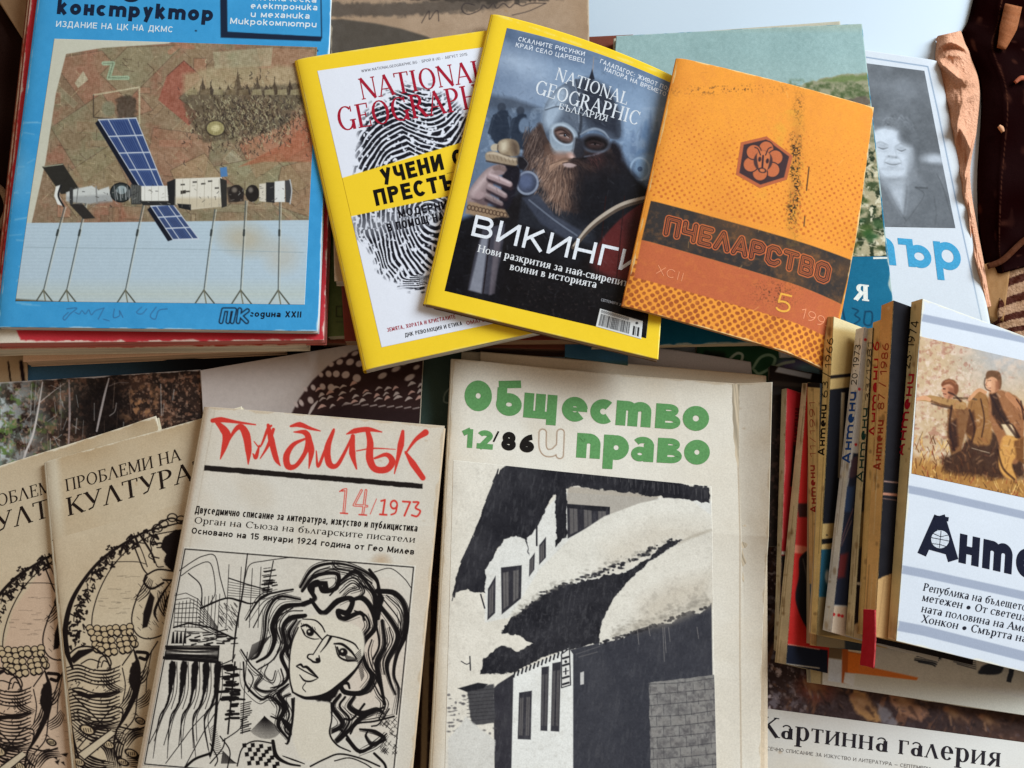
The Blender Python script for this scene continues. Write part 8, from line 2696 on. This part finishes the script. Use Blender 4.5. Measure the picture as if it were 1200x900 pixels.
s6, f6, zb = almanac('almanac with green lettering on a narrow tan spine', (1016, 385), (991, 744), (1023, 384), (1000, 747), z4 + 0.0115, 0.12, p_sp((198, 184, 146), seed=10), cov4, seed=76)
s6.text('issue_number', '33/1981', (1019, 470), (1022, 400), 5, KK, 'sans', 0.01, up=(-1, 0))
s6.text('title_lettering', 'Антени', (1011, 565), (1017, 478), 7.1, (30, 66, 60), 'soft', 0.05, up=(-1, 0))
s6.done()
s7, f7, zb = almanac('almanac with bright red lettering on a tan spine beside the brown lettered one', (1023, 378), (1003, 742), (1034, 374), (1013, 744), z4 + 0.0155, 0.12, p_sp((206, 172, 112), seed=11), p_sp((190, 160, 110), seed=12), seed=77)
s7.text('title_lettering', 'Антени', (1027, 512), (1031, 420), 8.8, (186, 40, 46), 'soft', 0.05, up=(-1, 0))
s7.text('issue_number', '6', (1030, 411), (1031, 400), 8, (186, 40, 46), 'sans', 0.03, up=(-1, 0))
s7.done()


def cov2(A, q):
    A.fill((30, 28, 32))
    A.mottle(4, 10, 6)
    A.line([(1036, 564), (1056, 566)], 1.6, (150, 116, 104), smooth=False)
    A.poly([(1034, 577), (1056, 579), (1056, 582), (1034, 580)], (176, 120, 96), 0.5)
    A.line([(1034, 584), (1056, 587)], 1.0, (120, 90, 80), smooth=False)
    A.poly([(1020, 684), (1030, 678), (1040, 674), (1048, 670), (1060, 670), (1060, 770), (1010, 770)], (190, 150, 100), 0.8, rough=1.4)
    A.line([(1036, 680), (1028, 742)], 1.0, (150, 112, 72), 0.6)


s8, f8, zb = almanac('almanac with brown lettering on a tan spine and a torn black cover', (1033, 358), (1011, 742), (1047, 352), (1025, 746), z4 + 0.0235, 0.12, p_sp((206, 164, 106), seed=13), cov2, seed=78)
s8.text('title_lettering', 'Антени', (1032, 551), (1036, 492), 8.8, (166, 66, 46), 'soft', 0.05, up=(-1, 0))
s8.text('issue_number', '87 / 1986', (1036, 480), (1042, 402), 8, (166, 66, 46), 'sans', 0.015, up=(-1, 0))
s8.done()


def cov1(A, q):
    A.fill((203, 206, 213))
    A.mottle(2.5, 30, 4)
    g = (152, 158, 174)
    for y0, y1, h in ((368, 393, 9), (572, 599, 9.4), (667, 693, 10), (733, 763, 12)):
        A.poly([(1040, y0 - 8), (1082, y0), (1200, y1), (1320, y1 + 27), (1320, y1 + 27 + h), (1200, y1 + h), (1082, y0 + h), (1040, y0 + h - 8)], g, 0.5)
    wear(A, q, (226, 216, 190), 1.6, 0.6)


def p_band(A, q):
    A.fill((190, 168, 140))
    A.full(np.clip((A.X + A.Y * 0.2 - 1190) / 60, 0, 1) * np.clip((470 - A.Y) / 60, 0, 1), (168, 172, 178))
    A.full(np.clip((A.noise(12, 4, 3) - 0.5) * 5, 0, 1) * 0.6, (206, 186, 170))
    A.full(np.clip((A.noise(5, 4, 5) - 0.56) * 7, 0, 1) * (A.X < 1140) * 0.5, (156, 104, 92))
    A.full(np.clip((A.noise(6, 4, 6) - 0.58) * 7, 0, 1) * (A.X < 1150) * 0.5, (222, 206, 194))
    # grass
    m = np.clip((A.Y - (520 + (A.X - 1070) * 0.2) - 8) / 14, 0, 1)
    A.full(m, (166, 126, 78))
    r = random.Random(7)
    for k in range(520):
        x = r.uniform(1060, 1290); y = 530 + (x - 1070) * 0.2 + r.uniform(-16, 44)
        A.line([(x, y), (x + r.uniform(-5, 5), y - r.uniform(4, 12))], r.uniform(0.5, 1.4), r.choice([(196, 156, 96), (112, 76, 48), (86, 60, 44), (216, 182, 124), (150, 84, 60)]), 0.8, smooth=False)
    T = lambda pts: [(1050 + x / 3.83, 345 + y / 3.83) for x, y in pts]
    # crouching figure in front, pulling
    A.poly(T([(300, 680), (340, 560), (470, 640), (560, 640), (574, 820), (460, 830), (220, 800), (200, 740)]), (66, 46, 36), 3, 0.9, rough=1.6)
    A.poly(T([(330, 470), (380, 430), (420, 480), (430, 580), (420, 670), (350, 670), (310, 600)]), (150, 112, 74), 1.4, smooth=True, rough=0.6)
    A.poly(T([(320, 540), (350, 520), (360, 600), (340, 640), (310, 620)]), (96, 66, 46), 1.6)
    A.poly(T([(230, 520), (290, 470), (330, 520), (310, 620), (290, 700), (250, 720), (230, 640)]), (130, 96, 68), 1.2, rough=0.6)
    A.poly(T([(240, 580), (270, 560), (280, 680), (250, 710), (235, 640)]), (70, 48, 38), 2)
    A.line(T([(100, 470), (150, 468), (200, 480), (250, 490), (300, 500)]), [3.5, 8, 10, 11, 9], (168, 134, 94))
    A.line(T([(160, 480), (200, 494), (250, 506)]), 2.4, (104, 74, 52), 0.8)
    A.line(T([(96, 470), (126, 464), (150, 472)]), [4, 5.5, 4], (206, 160, 128))
    A.poly(T([(206, 404), (232, 396), (258, 410), (264, 450), (240, 470), (218, 462), (212, 444), (204, 432), (208, 420)]), (186, 136, 110), 0.8, smooth=True)
    A.poly(T([(236, 420), (262, 420), (262, 452), (240, 466)]), (140, 94, 74), 1.6, 0.8)
    A.poly(T([(204, 402), (216, 386), (246, 380), (272, 396), (280, 430), (272, 452), (262, 440), (258, 416), (240, 404), (220, 406), (208, 412)]), (124, 82, 60), 1.0, smooth=True, rough=0.4)
    A.line(T([(222, 392), (246, 388), (266, 402)]), 1.6, (170, 122, 92), 0.6, 0.8)
    A.line(T([(212, 424), (220, 424)]), 1.2, (70, 44, 36)); A.line(T([(212, 446), (224, 448)]), 1.0, (110, 66, 54))
    A.line(T([(260, 465), (340, 468), (360, 472)]), 2.4, (110, 90, 70))
    A.line(T([(330, 470), (370, 430), (400, 440)]), 4, (196, 150, 116))
    # standing figure
    A.poly(T([(420, 440), (480, 430), (540, 460), (574, 520), (574, 640), (560, 700), (540, 760), (480, 740), (450, 640), (420, 560)]), (150, 108, 78), 1.2, smooth=True, rough=0.6)
    A.poly(T([(424, 450), (450, 440), (480, 520), (520, 590), (560, 640), (540, 660), (470, 600), (430, 540)]), (70, 50, 40), 1.4)
    A.poly(T([(470, 580), (520, 580), (540, 640), (500, 640)]), (206, 186, 156), 1.2)
    A.poly(T([(480, 640), (550, 650), (560, 700), (520, 760), (540, 830), (490, 820), (460, 760)]), (196, 150, 92), 1.2, smooth=True)
    A.poly(T([(530, 660), (574, 640), (574, 760), (540, 740)]), (120, 84, 52), 1.6)
    A.line(T([(500, 450), (550, 500), (574, 530)]), [6, 8, 8], (176, 128, 96))
    A.line(T([(540, 470), (574, 520)]), 1.6, (90, 60, 46))
    A.ell(*T([(436, 394)])[0], 9, 12.5, (196, 150, 120), 4, 0.8)
    A.poly(T([(402, 372), (410, 346), (440, 342), (466, 352), (474, 390), (470, 420), (460, 424), (454, 384), (430, 370), (410, 380)]), (110, 82, 60), 0.8, smooth=True)
    A.poly(T([(446, 390), (466, 384), (468, 424), (446, 436)]), (140, 96, 74), 1.6, 0.8)
    A.line(T([(412, 388), (424, 386)]), 1.3, (74, 50, 40)); A.line(T([(408, 396), (402, 406), (410, 410)]), 1.0, (130, 86, 66)); A.line(T([(412, 420), (424, 420)]), 1.1, (120, 70, 58))
    A.ell(*T([(416, 402)])[0], 3, 6, (218, 176, 146), 5, 1.5, 0.7)
    A.line(T([(340, 690), (420, 712)]), 0.8, (206, 196, 180), 0.6)
    for k in range(300):
        x = r.uniform(1062, 1290); y = r.uniform(395, 600)
        a = r.uniform(-0.8, 0.8)
        A.line([(x, y), (x + 5 * math.cos(a), y + 5 * math.sin(a))], r.uniform(0.8, 2.2), r.choice([(206, 176, 146), (120, 86, 66), (186, 150, 120), (140, 112, 96), (96, 66, 52), (150, 92, 70)]) if y > 490 + (x - 1068) * 0.2 else r.choice([(214, 190, 172), (190, 160, 142), (176, 132, 116), (204, 182, 166)]), 0.3, 0.8)
    for k in range(420):
        x, y = r.uniform(1096, 1290), r.uniform(430, 600)
        a = r.uniform(0.6, 2.0)
        A.line([(x, y), (x + 6 * math.cos(a), y + 6 * math.sin(a))], r.uniform(0.8, 2.0), r.choice([(84, 54, 40), (60, 40, 32), (160, 110, 74), (196, 146, 104), (112, 70, 50)]), 0.3 if y > 455 + (x - 1096) * 0.2 else 0.06, 0.8)
    # darker accents: faces, collars, straps, hems
    dkb = (54, 36, 30)
    for P_, w_ in (([(236, 440), (262, 452), (290, 480)], 2.2), ([(330, 520), (352, 600), (340, 660)], 2.6), ([(424, 452), (470, 540), (540, 640)], 3.0), ([(250, 500), (240, 600), (262, 700)], 2.4), ([(470, 580), (520, 584), (552, 640)], 1.6), ([(560, 480), (574, 560)], 2.2), ([(380, 470), (396, 560), (384, 640)], 1.6), ([(456, 700), (480, 780), (530, 830)], 2.4), ([(160, 490), (210, 504), (250, 512)], 1.6), ([(400, 376), (396, 400), (404, 424), (424, 434)], 1.2)):
        A.line(T(P_), w_, dkb, 0.7, 0.7)
    g_ = A.img.mean(-1, keepdims=True)
    A.img = np.clip((A.img - 140) * 1.14 + 130 + np.array([2, -2, -5], np.float32), 8, 236).astype(np.float32)
    A.mottle(10, 3, 21)


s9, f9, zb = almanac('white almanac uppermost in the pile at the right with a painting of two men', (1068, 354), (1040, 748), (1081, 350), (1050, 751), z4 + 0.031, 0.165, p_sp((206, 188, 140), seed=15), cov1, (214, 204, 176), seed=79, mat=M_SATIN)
f9.panel('cover_painting', [(1078, 394), (1300, 446), (1292, 603), (1068, 555)], p_band, sc=1.8)
s9.text('issue_number', '23•1974', (1066, 432), (1077, 376), 9, KK, 'sans', 0.01, up=(-1, -0.02))
s9.text('title_lettering', 'Антени', (1058.5, 534), (1072, 438), 9.2, (190, 30, 52), 'soft', 0.05, up=(-1, -0.02))
s9.done()
NV = (26, 28, 44)
f9.strokes('title_lettering', [np.array([(1080, 650.0), (1100, 605.0)]), np.array([(1101, 604.5), (1117, 657.0)]), np.array([(1087, 640.0), (1112, 647.0)])], [11.0, 12.5, 7.0], NV)
f9.strokes('title_lettering', [np.array([(1094.5, 606.2), (1111.5, 608.6)])], 5.0, NV)
f9.text('title_lettering', 'нтени', (1123, 659), (1272, 693), 34, NV, 'fat', 0.34, up=(0.06, -1))
gl = [np.array([1101.5, 632]) + 10.4 * np.array([math.cos(a), math.sin(a)]) for a in np.linspace(0, 2 * math.pi, 40)]
for k_ in range(7):
    rr_ = 10.4 * (k_ + 0.5) / 7
    f9.strokes('globe_disc', [arc(1101.5, 632, rr_, rr_, 0, 360, 40)], 1.7, (203, 206, 213), 0.00022)
for p_ in ([(1091, 630), (1112, 634)], [(1102.5, 622), (1100.5, 642)], [(1093, 625), (1102, 629), (1111, 627)], [(1092, 637), (1101, 638), (1110, 641)]):
    f9.strokes('globe_lines', [np.array(p_, float)], 0.8, NV, 0.0003)
DK = (34, 34, 44)
for tx, a_, b_ in (('Република на бъдещето', (1081, 692), (1203, 716)), ('метежен • От светеца', (1080, 704), (1203, 728)), ('ната половина на Америка', (1079, 717), (1228, 746)), ('Хонкон • Смъртта на', (1079, 729), (1203, 753))):
    f9.text('cover_lines', tx, a_, b_, 9.2, DK, 'serif', (0.17, 0.07), 0.2, up=(0.05, -1))
f9.done()

# small loose things of the pile
Mag('booklet', 'glossy black booklet with a painted highlight line behind the toppled almanacs', 'booklet', [(902, 428), (972, 440), (962, 640), (895, 640)], 0.0125, 0.0075,
    lambda A, q: (A.fill((38, 32, 32)), A.mottle(6, 14, 4), A.poly([(912, 430), (952, 438), (950, 444), (908, 436)], (200, 206, 220), 0.8), A.poly([(905, 446), (950, 450), (950, 454), (905, 452)], (70, 62, 60), 1), A.full(np.clip((A.noise(4, 3, 5) - 0.56) * 6, 0, 1) * 0.5 * (A.Y > 470), (110, 84, 80))),  # pale line is a highlight painted on the glossy top
    (150, 140, 130), M_GLOSS, sc=1.4, seed=80).done()
Mag('paper_slip', 'red paper slip at the foot of the brown lettered almanac spine', 'paper', [(1012, 714), (1025, 715), (1024, 783), (1008, 779)], (z4 + 0.040, z4 + 0.047, z4 + 0.030), 0.0016, plain((186, 38, 50), 9, 4, 20), (190, 60, 60), sc=1.6, seed=81, inset=0.6).done()
